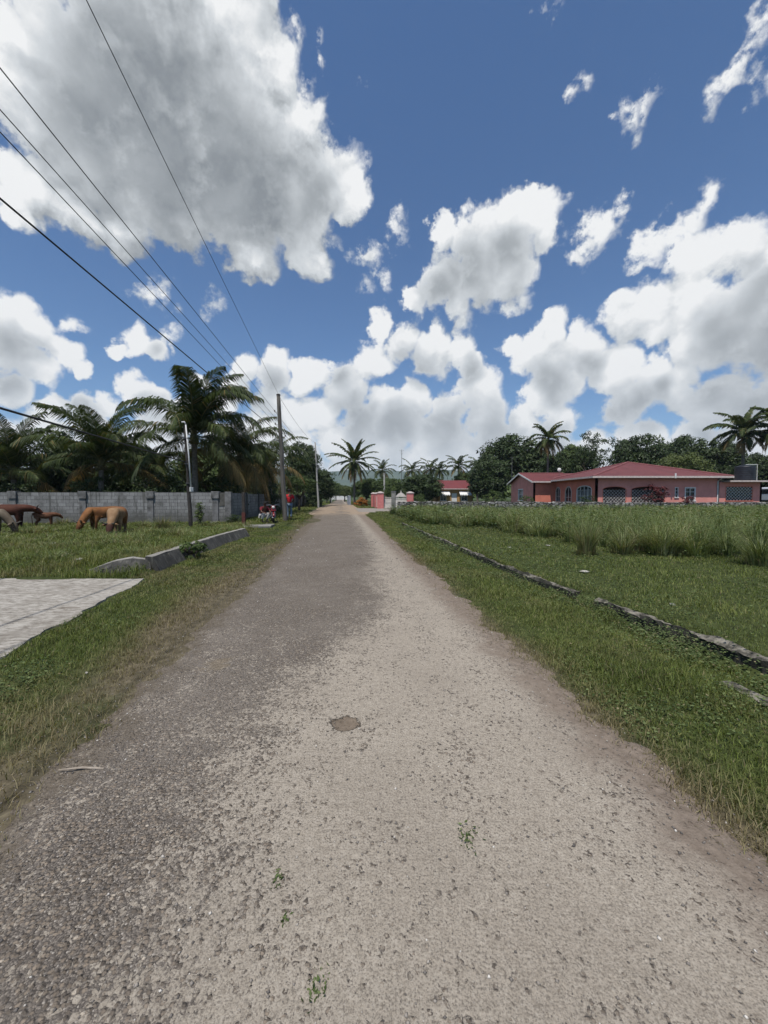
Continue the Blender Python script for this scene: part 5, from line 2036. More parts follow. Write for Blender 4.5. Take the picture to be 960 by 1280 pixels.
def frond_arrays(L, az, el, droop, nl, wl, rng, twist=0.0, dead=0.0, sway=0.0):
    """one feather frond leaving the crown at azimuth az, elevation el, bending down by droop; returns verts, tris, rnd, dry"""
    ns = 14
    pts, tan = [], []
    p = np.array([0.0, 0.0, 0.0])
    e = el
    a = az
    for k in range(ns + 1):
        d = np.array([math.cos(e) * math.cos(a), math.cos(e) * math.sin(a), math.sin(e)])
        pts.append(p.copy())
        tan.append(d)
        p = p + d * (L / ns)
        e -= droop / ns * (0.45 + 1.3 * k / ns)
        a += sway / ns
    pts, tan = np.array(pts), np.array(tan)
    V, T, R, D = [], [], [], []

    def emit(vs, ts, r, d):
        o = len(V)
        V.extend(vs)
        T.extend([(a_ + o, b_ + o, c_ + o) for a_, b_, c_ in ts])
        R.extend([r] * len(vs))
        D.extend([d] * len(vs))
    base_r = rng.random()
    # midrib, a slim three-sided bar
    for k in range(ns):
        w0 = 0.034 * L / 4 * (1 - k / ns) + 0.006
        w1 = 0.034 * L / 4 * (1 - (k + 1) / ns) + 0.006
        s = np.cross(tan[k], [0, 0, 1])
        s = s / (np.linalg.norm(s) + 1e-6)
        u = np.cross(s, tan[k])
        vs = [pts[k] - s * w0, pts[k] + s * w0, pts[k] - u * w0, pts[k + 1] - s * w1, pts[k + 1] + s * w1, pts[k + 1] - u * w1]
        emit(vs, [(0, 1, 4), (0, 4, 3), (1, 2, 5), (1, 5, 4), (2, 0, 3), (2, 3, 5)], 0.9, max(dead, 0.25))
    for k in range(nl):
        u_ = 0.10 + 0.90 * (k + 0.5) / nl
        f = u_ * ns
        i = min(int(f), ns - 1)
        q = pts[i] + (pts[i + 1] - pts[i]) * (f - i)
        t_ = tan[i]
        s = np.cross(t_, [0, 0, 1])
        s = s / (np.linalg.norm(s) + 1e-6)
        up = np.cross(s, t_)
        ll = wl * (math.sin(math.pi * min(1, u_ * 0.86 + 0.16)) ** 0.6) * (0.85 + 0.3 * rng.random())
        for sd in (-1, 1):
            if rng.random() < 0.06 + 0.15 * dead:
                continue
            lift = 0.35 * (1 - u_) + 0.10 * (rng.random() - 0.5) + twist * sd
            d0 = s * sd * (0.86 - 0.45 * u_) + t_ * (0.42 + 0.6 * u_) + up * lift
            d0 /= np.linalg.norm(d0)
            dr = np.array([0, 0, -1.0]) * (0.60 + 0.50 * rng.random() + 0.9 * dead)
            m1 = q + d0 * ll * 0.5 + dr * ll * 0.10
            e1 = q + d0 * ll * 0.82 + dr * ll * 0.62
            wd = (0.0195 * (L / 4) + 0.007) * WIDE
            n_ = np.cross(d0, up)
            n_ = n_ / (np.linalg.norm(n_) + 1e-6)
            wv = t_ * wd
            vs = [q - wv * 0.6, q + wv * 0.6, m1 - wv, m1 + wv, e1]
            yel = 0.0
            if dead > 0:
                yel = min(1.0, dead * (0.6 + 0.8 * rng.random()))
            elif rng.random() < 0.03:
                yel = 0.6
            emit(vs, [(0, 1, 3), (0, 3, 2), (2, 3, 4)], 0.75 * rng.random() + 0.25 * base_r, yel)
    return np.array(V), np.array(T), np.array(R), np.array(D)


WIDE = 1.0
UPRIGHT = 1.45


def palm(base, h, lean, L, nf, label, group=None, seed=0, dens=60, trunk_r=0.15, wl=0.75, wind=(0, 0), parts=False, droop=(0.6, 1.9), dead=2, lowest=-0.5, topel=1.45, name="coconut_palm"):
    rng = np.random.default_rng(seed)
    o = thing(name, label, "palm tree", base, 0, group)
    n = 14
    path, rad = [], []
    for k in range(n + 1):
        u = k / n
        path.append((lean[0] * u ** 1.6, lean[1] * u ** 1.6, h * u - (0.25 if k == 0 else 0)))
        rad.append(trunk_r * (1.35 - 0.35 * min(1, u * 6)) * (1 - 0.35 * u) * (1 + 0.05 * math.sin(k * 2.1)))
    mb = MB()
    mb.tube(path, rad, 10)
    mb.build("trunk", m_trunk, o, smooth=True)
    top = Vector((lean[0], lean[1], h))
    V, T, R, D = [], [], [], []
    off_ = 0
    for k in range(nf):
        u = (k + 0.5) / nf
        az = k * 2.39996 + rng.random() * 0.5
        el = topel - (topel - lowest) * u ** UPRIGHT + 0.18 * (rng.random() - 0.5)
        dr = droop[0] + (droop[1] - droop[0]) * (0.35 + 0.65 * math.sin(math.pi * min(1, u + 0.15))) * (0.8 + 0.4 * rng.random())
        # the wind pushes the fronds round to one side
        dv = np.array([math.cos(az) * math.cos(el) + wind[0], math.sin(az) * math.cos(el) + wind[1]])
        az2 = math.atan2(dv[1], dv[0])
        dd = 1.0 if k >= nf - dead else (0.55 if k >= nf - 2 * dead else 0.0)
        v, t_, r, d = frond_arrays(L * (0.75 + 0.3 * math.sin(math.pi * min(1, u + 0.25))) * (0.9 + 0.2 * rng.random()), az2, el, dr, dens, wl * (0.85 + 0.3 * rng.random()), rng, dead=dd, sway=0.5 * (rng.random() - 0.5))
        if parts:
            ob = np_mesh("frond", v, t_, m_frond, o, {'rnd': r, 'dry': d}, top)
        else:
            V.append(v)
            T.append(t_ + off_)
            R.append(r)
            D.append(d)
            off_ += len(v)
    if not parts:
        np_mesh("crown", np.concatenate(V), np.concatenate(T), m_frond, o, {'rnd': np.concatenate(R), 'dry': np.concatenate(D)}, top)
    mb = MB()
    for k in range(7):
        a = k * 0.9
        mb.ball(top + Vector((0.24 * math.cos(a), 0.24 * math.sin(a), -0.30 - 0.08 * (k % 3))), 0.11, 8, 6)
    mb.lathe([(trunk_r * 0.7, -0.5), (trunk_r * 1.15, -0.15), (trunk_r * 0.9, 0.15), (0.03, 0.4)], 10, top)
    mb.build("coconut_cluster", m_trunk_heart, o, smooth=True)
    return o


m_trunk_heart = simple("palm heart and nuts", (0.14, 0.125, 0.05), (0.06, 0.05, 0.025), 5, 0.8, 0.3)
PG = "coconut palms"


def palm_at(px, base_py, top_py, Y, Lpx, nf, label, seed, leanpx=0, **k):
    """trunk foot below px, crown heart at row top_py, frond length in pixels"""
    x = xat(px, Y)
    h = pt(px, top_py, Y).z
    return palm((x, Y, gh(x, Y)), h, (leanpx / F * Y, 0.0), Lpx / F * Y, nf, label, PG, seed, **k)


# the three palms close behind the block wall
palm_at(244, 0, 546, 26.0, 112, 28, "tallest windswept coconut palm right behind the slender service pole", 3, 0, dens=96, wl=1.65, parts=True, wind=(0.18, 0), trunk_r=0.24, lowest=-0.55, topel=1.5, droop=(0.30, 1.9), dead=1)
palm_at(126, 0, 578, 25.5, 98, 23, "young coconut palm with a yellowing lower frond behind the wall by the brown cows", 5, 2, dens=90, wl=1.35, parts=True, trunk_r=0.20, lowest=-0.15, topel=1.5, droop=(0.28, 1.7), dead=1)
palm_at(18, 0, 590, 25.5, 90, 22, "bushy coconut palm at the frame edge, crossed by the low thick cable", 8, 0, dens=88, wl=1.35, parts=True, trunk_r=0.20, lowest=-0.3, topel=1.48, droop=(0.3, 1.8), dead=1)
palm_at(300, 0, 572, 31.0, 84, 24, "yellowish drooping coconut palm between the windswept palm and the big pole", 12, 0, dens=88, wl=1.4, parts=True, trunk_r=0.22, lowest=-0.9, topel=1.3, droop=(0.7, 2.0), dead=3)
palm_at(338, 0, 582, 37.0, 66, 20, "small yellow-green palm whose fronds show on both sides of the big pole", 14, 0, dens=66, wl=1.05, trunk_r=0.2, lowest=-0.8, topel=1.3, droop=(0.7, 2.0), dead=4)
palm_at(182, 0, 590, 29.0, 80, 20, "low dark palm with arching fronds between the young palm and the tall one", 17, 0, dens=66, wl=1.1, trunk_r=0.22, lowest=-0.2, topel=1.0, droop=(0.9, 2.1), dead=1)
# along and beyond the road
WIDE, UPRIGHT = 3.3, 0.9
palm_at(443, 0, 577, 74.0, 38, 34, "tall coconut palm standing alone beside the road end, full round crown", 21, 0, dens=34, wl=0.95, trunk_r=0.2, lowest=-0.95, topel=1.45, droop=(0.45, 1.1), dead=2)
palm_at(478, 0, 588, 98.0, 21, 20, "distant palm directly behind the white column", 23, 0, dens=24, wl=1.0, trunk_r=0.2, lowest=-0.7, dead=1, droop=(0.6, 1.4))
palm_at(515, 0, 588, 92.0, 20, 18, "distant palm just right of the thin aerial mast", 25, 0, dens=24, wl=1.0, trunk_r=0.2, lowest=-0.6, dead=1, droop=(0.6, 1.5))
palm_at(538, 0, 586, 90.0, 20, 18, "leftmost of the pair of distant palms over the ochre house's near side", 27, 0, dens=24, wl=1.0, trunk_r=0.2, lowest=-0.6, dead=1, droop=(0.6, 1.5))
palm_at(549, 0, 588, 88.0, 20, 18, "second of the distant pair, its fronds hanging lower towards the ochre house", 29, 0, dens=24, wl=1.0, trunk_r=0.2, lowest=-0.9, dead=1, droop=(0.7, 1.7))
palm_at(573, 0, 582, 84.0, 22, 19, "distant palm straight above the ochre house's red roof", 31, 0, dens=24, wl=1.0, trunk_r=0.2, lowest=-0.7, dead=1, droop=(0.6, 1.5))
palm_at(597, 0, 582, 80.0, 20, 17, "distant palm half hidden by the left flank of the big mango tree", 33, 0, dens=24, wl=1.0, trunk_r=0.2, lowest=-0.5, dead=1, droop=(0.6, 1.5))
palm_at(684, 0, 549, 58.0, 30, 22, "tall slim coconut palm rising out of the big mango tree", 35, 0, dens=36, wl=0.95, trunk_r=0.18, lowest=-0.9, dead=2, droop=(0.6, 1.5))
palm_at(927, 0, 540, 57.0, 42, 26, "big coconut palm behind the water tank", 37, 0, dens=44, wl=1.15, trunk_r=0.26, lowest=-0.8, dead=2, droop=(0.5, 1.5))
palm_at(972, 0, 536, 54.0, 46, 24, "coconut palm cut by the frame edge beyond the water tank", 39, 0, dens=44, wl=1.15, trunk_r=0.26, lowest=-0.8, dead=2, droop=(0.6, 1.6))

# ------------------------------------------------------------------ broadleaf trees
m_leaf_dark = leaf_mat("dark mango leaves", [(0.1, (0.013, 0.025, 0.009)), (0.5, (0.032, 0.052, 0.016)), (0.8, (0.060, 0.088, 0.027)), (1.0, (0.105, 0.130, 0.048))], DRY, 0.15, 0.5)
m_leaf_mid = leaf_mat("mid green leaves", [(0.1, (0.024, 0.042, 0.012)), (0.5, (0.054, 0.085, 0.023)), (0.8, (0.098, 0.135, 0.037)), (1.0, (0.15, 0.18, 0.06))], DRY, 0.2, 0.55)
m_leaf_light = leaf_mat("light yellow-green leaves", [(0.1, (0.045, 0.065, 0.018)), (0.5, (0.085, 0.110, 0.032)), (0.8, (0.13, 0.155, 0.050)), (1.0, (0.19, 0.20, 0.085))], DRY, 0.25, 0.55)


def leaf_cards(P, N, size, rng):
    """n leaves: folded quads at P facing roughly along N"""
    n = len(P)
    A = rng.normal(size=(n, 3))
    U = np.cross(N, A)
    U /= np.linalg.norm(U, axis=1, keepdims=True) + 1e-9
    V = np.cross(N, U)
    s = (size * (0.6 + 0.8 * rng.random(n)))[:, None]
    N2 = N * s * 0.25
    co = np.stack([P - U * s * 0.9, P + V * s * 0.42 - N2, P + U * s, P - V * s * 0.42 - N2], 1).reshape(-1, 3)
    f = (np.arange(n)[:, None, None] * 4 + np.array([(0, 1, 2), (0, 2, 3)])[None]).reshape(-1, 3)
    return co, f


def crown_cloud(rx, ry, rz, nclump, nleaf, leaf, rng, clump_r=0.26, flat=0.0, bottom=-0.55, fill=0.75):
    """leaf clumps spread through a lumpy crown centred on the origin"""
    P, N, R = [], [], []
    k = 0
    while k < nclump:
        d = rng.normal(size=3)
        d /= np.linalg.norm(d)
        if d[2] < bottom:
            continue
        rr = (1 - fill * rng.random() ** 2.2)
        lump = 1 + 0.30 * float(fbm(d[0] * 2.1 + 7, d[1] * 2.1 + d[2] * 1.7, 3)) * 1.6
        c = d * np.array([rx, ry, rz]) * rr * lump
        if flat:
            c[2] *= (1 - flat)
        cr = clump_r * min(rx, rz) * (0.6 + 0.8 * rng.random())
        v = rng.normal(size=(nleaf, 3))
        v /= np.linalg.norm(v, axis=1, keepdims=True)
        v[:, 2] = np.where((v[:, 2] < 0) & (rng.random(nleaf) < 0.6), -v[:, 2], v[:, 2])
        rad = cr * (0.45 + 0.65 * rng.random(nleaf))[:, None]
        p = c + v * rad * np.array([1.25, 1.25, 0.72])
        nn = v * 0.8 + np.array([0, 0, 0.75]) + 0.5 * rng.normal(size=(nleaf, 3))
        nn /= np.linalg.norm(nn, axis=1, keepdims=True)
        P.append(p)
        N.append(nn)
        tone = rng.random()
        R.append(np.clip(0.55 * rng.random(nleaf) + 0.45 * tone, 0, 1))
        k += 1
    P, N, R = np.concatenate(P), np.concatenate(N), np.concatenate(R)
    co, f = leaf_cards(P, N, leaf, rng)
    return co, f, np.repeat(R, 4)


def limb_mesh(h, trunk_r, rx, ry, rz, zc, rng, nl=7):
    mb = MB()
    fork = h * 0.55
    mb.tube([(0, 0, -0.3), (0.05 * rx * 0.3, 0, fork * 0.5), (0, 0, fork)], [trunk_r * 1.3, trunk_r, trunk_r * 0.85], 9)
    for k in range(nl):
        a = 2 * math.pi * k / nl + rng.random()
        e = Vector((rx * 0.72 * math.cos(a), ry * 0.72 * math.sin(a), zc + rz * (0.6 * rng.random() - 0.1)))
        s = Vector((0, 0, fork * 0.93))
        m = s.lerp(e, 0.5) + Vector((0, 0, 0.10 * rz))
        mb.tube([s, m, e], [trunk_r * 0.5, trunk_r * 0.3, trunk_r * 0.08], 6)
    return mb


PROTO = {}


def tree_proto(key, rx, ry, rz, h, mat, nclump, nleaf, leaf, seed, **k):
    """h: height of the crown's centre above the ground, sizes in metres; kept as mesh data to be shared"""
    rng = np.random.default_rng(seed)
    co, f, R = crown_cloud(rx, ry, rz, nclump, nleaf, leaf, rng, **k)
    co[:, 2] += h
    PROTO[key] = (co, f, R, mat, limb_mesh(h, 0.045 * h + 0.08, rx, ry, rz, h, rng), {})


def tree(key, name, label, loc, s=1.0, rz=0.0, group=None, cat="tree", sz=None):
    co, f, R, mat, lm, cache = PROTO[key]
    o = thing(name, label, cat, loc, rz, group)
    o.scale = (s, s, sz or s)
    if 'crown' not in cache:
        c = np_mesh("crown", co, f, mat, o, {'rnd': R, 'dry': np.zeros(len(R))})
        t_ = lm.build("trunk", m_bark, o, smooth=True)
        cache['crown'], cache['trunk'] = c.data, t_.data
    else:
        for nm in ('crown', 'trunk'):
            q = bpy.data.objects.new(nm, cache[nm])
            COL.objects.link(q)
            q.parent = o
    return o


# kinds: crown centre height about 5 m at scale 1
tree_proto('mango', 4.6, 4.2, 3.6, 4.7, m_leaf_dark, 330, 58, 0.24, 101, bottom=-0.7)
tree_proto('mango2', 3.8, 3.8, 3.3, 4.3, m_leaf_dark, 280, 54, 0.24, 102, bottom=-0.8)
tree_proto('round', 4.0, 4.0, 3.0, 4.4, m_leaf_mid, 270, 52, 0.22, 103, bottom=-0.6)
tree_proto('loose', 4.2, 4.2, 2.8, 5.0, m_leaf_mid, 120, 38, 0.20, 104, clump_r=0.24, bottom=-0.3, fill=0.9)
tree_proto('light', 3.4, 3.2, 2.4, 3.6, m_leaf_light, 210, 48, 0.19, 105, bottom=-0.5)
tree_proto('shrub', 1.5, 1.4, 1.15, 1.1, m_leaf_mid, 90, 40, 0.085, 106, bottom=-0.9)
tree_proto('shrub_d', 1.8, 1.7, 1.4, 1.3, m_leaf_dark, 110, 40, 0.10, 107, bottom=-0.9)
tree_proto('tier', 4.4, 4.2, 3.6, 5.6, m_leaf_dark, 60, 60, 0.20, 108, clump_r=0.22, bottom=-0.2, fill=0.9)


def tree_px(key, name, label, px, top_py, Y, wpx, group=None, cat="tree", rz=None):
    """crown wpx wide with its top at row top_py"""
    co = PROTO[key][0]
    w0 = 0.94 * (co[:, 0].max() - co[:, 0].min())
    s = wpx / F * Y / w0
    x = xat(px, Y)
    ztop = pt(px, top_py, Y).z
    sz = ztop / (0.97 * co[:, 2].max())
    return tree(key, name, label, (x, Y, gh(x, Y) - 0.05), s, RNG.random() * 6 if rz is None else rz, group, cat, sz)


TG = "broadleaf trees behind the block wall"
tree_px('mango', "mango_tree", "large dark mango tree between the ochre house and the pink house", 646, 545, 72, 112)
tree_px('mango2', "mango_tree", "lower dark tree leaning out of the big mango tree on the ochre house's side", 610, 570, 66, 56)
tree_px('mango', "mango_tree", "dark mango tree towering over the road behind the big pole", 379, 552, 58, 56)
tree_px('mango2', "mango_tree", "lower dark tree below the roadside mango, behind the slim pale pole", 401, 585, 66, 44)
tree_px('loose', "roadside_tree", "thin scrubby tree right behind the man in red", 374, 592, 42, 46)
tree_px('shrub_d', "roadside_bush", "dark bush at the foot of the slim pale pole", 392, 612, 58, 34)
tree_px('round', "roadside_tree", "rounded green tree past the slim pale pole where the road narrows", 413, 600, 95, 30)
# behind the block wall
tree_px('mango2', "broadleaf_tree", "dark leafy tree between the frame-edge palm and the young palm", 84, 541, 31, 88, TG)
tree_px('mango', "broadleaf_tree", "dark tree mass filling the gap between the young palm and the windswept palm", 172, 552, 35, 96, TG)
tree_px('round', "broadleaf_tree", "broad tree behind the windswept palm's trunk", 262, 560, 40, 100, TG)
tree_px('mango2', "broadleaf_tree", "dark tree at the frame edge behind the bushy palm", -12, 560, 31, 92, TG)
tree_px('mango', "broadleaf_tree", "dark tree behind the yellowish drooping palm", 318, 556, 46, 70, TG)
tree_px('shrub_d', "broadleaf_bush", "dark bush rising just over the wall top behind the grazing cows", 118, 594, 24.8, 74, TG, "bush")
tree_px('shrub_d', "broadleaf_bush", "dark bush over the wall top near the frame edge", 40, 598, 25.0, 76, TG, "bush")
tree_px('shrub_d', "broadleaf_bush", "dark bush over the wall top left of the service pole", 196, 592, 25.0, 84, TG, "bush")
tree_px('shrub_d', "broadleaf_bush", "dark bush over the wall top right of the service pole", 270, 594, 27.5, 76, TG, "bush")
tree_px('shrub_d', "broadleaf_bush", "dark bush over the side wall by the big pole", 330, 598, 35, 50, TG, "bush")
# behind the gateway and along the road
HG = "trees and hedges beyond the gateway"
tree_px('round', "hedge_tree", "low rounded tree behind the tall lone palm's foot", 458, 598, 82, 46, HG)
tree_px('round', "hedge_tree", "low tree filling the gap behind the gateway's first pillar", 488, 597, 76, 46, HG)
tree_px('mango2', "hedge_tree", "dark rounded tree behind the white gate crest", 527, 592, 66, 58, HG)
tree_px('mango2', "hedge_tree", "dark low tree at the ochre house's corner", 545, 598, 75, 36, HG)
tree_px('round', "hedge_tree", "green tree above the ochre house's roof", 582, 590, 84, 40, HG)
tree_px('light', "hedge_tree", "yellow-green tree at the far end of the road", 431, 606, 120, 26, HG)
tree_px('loose', "hedge_tree", "sparse tree beside the bright white wall", 420, 605, 150, 18, HG)
tree_px('shrub', "garden_bush", "leafy light bush behind the gateway's white column", 484, 605, 56, 22, HG, "bush")
tree_px('shrub', "garden_bush", "green bush beside the gateway's far pillar", 524, 616, 48, 18, HG, "bush")
# behind the pink house
BG = "trees behind the pink house"
tree_px('tier', "flamboyant_tree", "open tiered tree with flat sprays over the pink house's roof", 738, 541, 62, 62, BG)
tree_px('round', "broadleaf_tree", "rounded tree behind the roof's left slope", 715, 556, 66, 60, BG)
tree_px('mango', "broadleaf_tree", "big rounded tree right behind the roof's peak", 800, 545, 66, 84, BG)
tree_px('mango', "broadleaf_tree", "dark tree beyond the roof's right slope", 862, 545, 70, 84, BG)
tree_px('light', "broadleaf_tree", "light yellow-green tree low behind the roof's right slope", 852, 564, 60, 66, BG)
tree_px('mango2', "broadleaf_tree", "dark tree between the light green tree and the water tank", 902, 553, 66, 70, BG)
tree_px('mango', "broadleaf_tree", "dark tree behind the water tank's palm, by the frame edge", 955, 566, 66, 76, BG)
tree_px('mango2', "broadleaf_tree", "dark low tree behind the gabled wing's ridge", 690, 566, 64, 54, BG)
tree_px('mango', "broadleaf_tree", "dark tree just outside the frame beyond the annex", 1020, 556, 66, 84, BG)
# clipped and garden shrubs by the rubble wall
m_topi = m_leaf_mid
tree_proto('topiary', 1.0, 1.0, 0.85, 1.35, m_leaf_mid, 150, 40, 0.05, 111, bottom=-0.95, clump_r=0.16, fill=0.25)
GG = "clipped bushes behind the rubble wall"
tree_px('topiary', "clipped_bush", "larger rounded clipped bush behind the rubble wall, under the mango tree", 617, 612, 40, 26, GG, "bush")
tree_px('topiary', "clipped_bush", "smaller clipped bush below the pink house's gable window", 658, 619, 41, 19, GG, "bush")
m_bract = leaf_mat("dark red bracts", [(0.1, (0.045, 0.014, 0.014)), (0.5, (0.10, 0.024, 0.026)), (1.0, (0.17, 0.04, 0.045))], DRY, 0.2)
tree_proto('bougain', 1.35, 0.8, 1.0, 1.5, m_bract, 46, 26, 0.085, 113, bottom=-0.9, clump_r=0.22, fill=0.9)
tree_px('bougain', "bougainvillea", "dark red bougainvillea in front of the veranda arches", 822, 605, 38.0, 34, None, "bush")
tree_px('bougain', "bougainvillea", "small dark red shrub under the pink house's tall white window", 860, 619, 38.0, 22, None, "bush")
tree_px('shrub_d', "garden_bush", "low dark shrub in front of the wide arched window", 735, 619, 38.0, 26, None, "bush")
m_orange = leaf_mat("orange croton leaves", [(0.1, (0.16, 0.055, 0.012)), (0.5, (0.34, 0.13, 0.025)), (1.0, (0.42, 0.24, 0.05))], DRY, 0.2)
tree_proto('croton', 0.9, 0.9, 0.7, 0.7, m_orange, 40, 30, 0.10, 115, bottom=-0.9)
tree_px('croton', "croton_bush", "orange-leaved croton bush beside the gateway's far pillar", 452, 621, 62, 18, None, "bush")

# the far wood, one mass beyond everything
rng_ = np.random.default_rng(5)
Pf_, Nf_, Rf_ = [], [], []
for k in range(1500):
    Y = 105 + 420 * rng_.random() ** 1.5
    x = (-1.25 + 2.5 * rng_.random()) * Y
    if abs(off(x, Y)) < 6 + 0.0 * Y and Y < 330:
        continue
    hgt = 4.0 + 3.2 * rng_.random() + 2.0 * float(fbm(x * 0.03, Y * 0.03, 7))
    n = 34
    v = rng_.normal(size=(n, 3))
    v /= np.linalg.norm(v, axis=1, keepdims=True)
    v[:, 2] = np.abs(v[:, 2]) * 1.2 - 0.25
    r = 3.0 + 2.0 * rng_.random()
    Pf_.append(np.array([x, Y, hgt * 0.45]) + v * np.array([r, r, hgt * 0.55]))
    Nf_.append(v * 0.7 + np.array([0, 0, 0.6]) + 0.4 * rng_.normal(size=(n, 3)))
    Rf_.append(np.clip(0.5 * rng_.random(n) + 0.5 * rng_.random(), 0, 1))
Pf_, Nf_, Rf_ = np.concatenate(Pf_), np.concatenate(Nf_), np.concatenate(Rf_)
Nf_ /= np.linalg.norm(Nf_, axis=1, keepdims=True)
co, f = leaf_cards(Pf_, Nf_, 1.15, rng_)
np_mesh("far_woodland", co, f, m_leaf_mid, None, {'rnd': np.repeat(Rf_, 4), 'dry': np.zeros(len(Rf_) * 4)})['kind'] = 'stuff'

# ------------------------------------------------------------------ weeds that stand alone
tree_proto('vine', 0.34, 0.3, 0.85, 1.0, m_leaf_mid, 60, 30, 0.055, 121, bottom=-0.95, clump_r=0.35)
tree_px('vine', "climbing_plant", "tall narrow green plant at the foot of the block wall beside the service pole", 249, 627, 20.4, 15, None, "plant")
tree_proto('broadweed', 0.42, 0.36, 0.22, 0.22, m_leaf_mid, 46, 16, 0.060, 122, bottom=-0.9, clump_r=0.3)
p_ = gpt(243, 697)
tree('broadweed', "leafy_weed", "broad-leaved green weed growing against the drain wall", (p_.x, p_.y - 0.1, p_.z), 0.75, 0.3, None, "weed", 0.95)
tree_px('shrub_d', "leafy_weed", "low dark weed clump at the foot of the wall beside the lone post", 292, 642, 22.2, 26, None, "weed")
WT = "tall weeds along the block wall"
for px, py, H, n, lab in ((203, 661, 0.75, 240, "dry bushy weed tuft in front of the wall left of the service pole"),
                          (178, 660, 0.55, 160, "thin weed tuft near the tan cow's tail along the wall"),
                          (78, 657, 0.6, 180, "grey-green weed tuft against the wall behind the calf"),
                          (38, 668, 0.42, 200, "dry grass heap between the pale grazing cow and the calf"),
                          (220, 672, 0.5, 180, "weed tuft beside the drain wall below the service pole"),
                          (310, 660, 0.4, 140, "grass tuft at the far end of the drain wall")):
    tussock(px, py, H, n, lab, 0.28, wd=0.016, dead=0.4, name="weed_tuft", cat="weed")["group"] = WT

# a sprig growing through the road, and a stick and pale litter
for px, py, n, sc, lab in ((583, 1054, 60, 1.0, "tiny green weed sprouting from the dusty road surface nearer the camera than the pothole"),
                           (348, 1110, 50, 0.6, "faint weed sprig on the border of dark stone and pale dust in the road"),
                           (356, 1158, 50, 0.5, "smallest weed sprig just below another on the dark-and-pale border of the road"),
                           (396, 1246, 90, 0.65, "weed sprig at the bottom of the frame on the road's dark-and-pale border")):
    p_ = gpt(px, py)
    rng_ = np.random.default_rng(px)
    v = rng_.normal(size=(n, 3)) * np.array([0.026, 0.034, 0.010]) * sc
    v[:, 2] = np.abs(v[:, 2]) + 0.004
    nn = rng_.normal(size=(n, 3)) * 0.5 + np.array([0, 0, 1.0])
    nn /= np.linalg.norm(nn, axis=1, keepdims=True)
    co, f = leaf_cards(v, nn, 0.009, rng_)
    tag(np_mesh("road_weed", co, f, m_herb, None, {'rnd': np.repeat(rng_.random(n), 4), 'dry': np.zeros(n * 4)}, (p_.x, p_.y, 0.022)), lab, "weed")
m_stick = simple("bleached wood", (0.38, 0.33, 0.27), (0.22, 0.18, 0.14), 14, 0.9, 0.2)
a_, c_ = gpt(74, 969), gpt(130, 967)
mb = MB()
mb.tube([a_ + Vector((0, 0, 0.03)), a_.lerp(c_, 0.5) + Vector((0, 0.006, 0.035)), c_ + Vector((0, 0, 0.03))], [0.004, 0.006, 0.004], 6)
tag(mb.build("stick", m_stick), "thin bleached stick lying on the left road edge", "stick")
m_litter = simple("pale litter and stone", (0.42, 0.40, 0.35), (0.24, 0.225, 0.19), 9, 0.8, 0.2)
rng_ = np.random.default_rng(77)
for px, py, s, lab in ((685, 683, 0.09, "pale stone in the short grass in front of the dark tall tussock"), (731, 716, 0.10, "pale rock in the field near the end of the kerb"), (841, 757, 0.06, "small pale leaf in the grass beside the nearest kerb"),
                       (637, 685, 0.06, "little pale stone by the far end of the crumbling kerb"), (83, 694, 0.12, "white scrap in the yard behind the pale drive"), (60, 670, 0.10, "pale scrap in the trampled grass between the calf and the tan cow"),
                       (44, 675, 0.12, "pale crumpled scrap in front of the red-brown cow"), (100, 703, 0.11, "pale flat scrap beside the cement wing wall"), (68, 681, 0.13, "broad pale scrap in the middle of the cattle yard"),
                       (108, 842, 0.025, "tiny white stone on the left verge by the drive"), (372, 663, 0.08, "pale stone on the verge opposite the big pole")):
    p_ = gpt(px, py)
    mb = MB()
    mb.ball((0, 0, 0), (s * 0.8, s * 0.55, s * 0.2), 9, 6, jit=0.7, rng=rng_)
    o = mb.build("pale_stone", m_litter, None, p_ + Vector((0, 0, s * 0.3)), rz=rng_.random() * 3)
    tag(o, lab, "stone")

# loose chippings lying on the road and its edges
m_chip = bpy.data.materials.new("loose chippings")
m_chip.use_nodes = True
t = NT(m_chip.node_tree)
b = m_chip.node_tree.nodes['Principled BSDF']
a_ = t.n('ShaderNodeAttribute', attribute_name='rnd').outputs['Fac']
t.ln(t.ramp(a_, [(0.0, (0.09, 0.08, 0.072)), (0.4, (0.19, 0.168, 0.145)), (0.8, (0.30, 0.265, 0.225)), (1.0, (0.60, 0.56, 0.50))]), b.inputs['Base Color'])
b.inputs['Roughness'].default_value = 0.9
N_ = 9000
x, y = scatter(N_ * 3, -2.0, 2.0, 0.7, 14, 1.5, 2.5)
o_ = off(x, y)
wgt = 0.35 + 0.65 * np.exp(-((o_ + 1.55) / 0.35) ** 2) + 0.45 * np.exp(-((o_ - 1.55) / 0.3) ** 2)
keep = RNG.random(len(x)) < wgt * 0.6
x, y, o_ = x[keep][:N_], y[keep][:N_], o_[keep][:N_]
n = len(x)
sz = (0.0030 + 0.0065 * RNG.random(n) ** 3) * np.maximum(1, y / 5)
octa = np.array([(1, 0, 0), (0.2, 0.9, 0.1), (-0.9, 0.3, 0), (-0.2, -0.8, -0.1), (0.1, 0.1, 0.7), (0, 0, -0.5)])
tri = np.array([(0, 1, 4), (1, 2, 4), (2, 3, 4), (3, 0, 4), (1, 0, 5), (2, 1, 5), (3, 2, 5), (0, 3, 5)])
ang = RNG.random(n) * 6.28
ca, sa_ = np.cos(ang), np.sin(ang)
base = octa[None] * sz[:, None, None] * (0.7 + 0.6 * RNG.random((n, 6, 1)))
co = np.stack([base[..., 0] * ca[:, None] - base[..., 1] * sa_[:, None], base[..., 0] * sa_[:, None] + base[..., 1] * ca[:, None], base[..., 2]], -1)
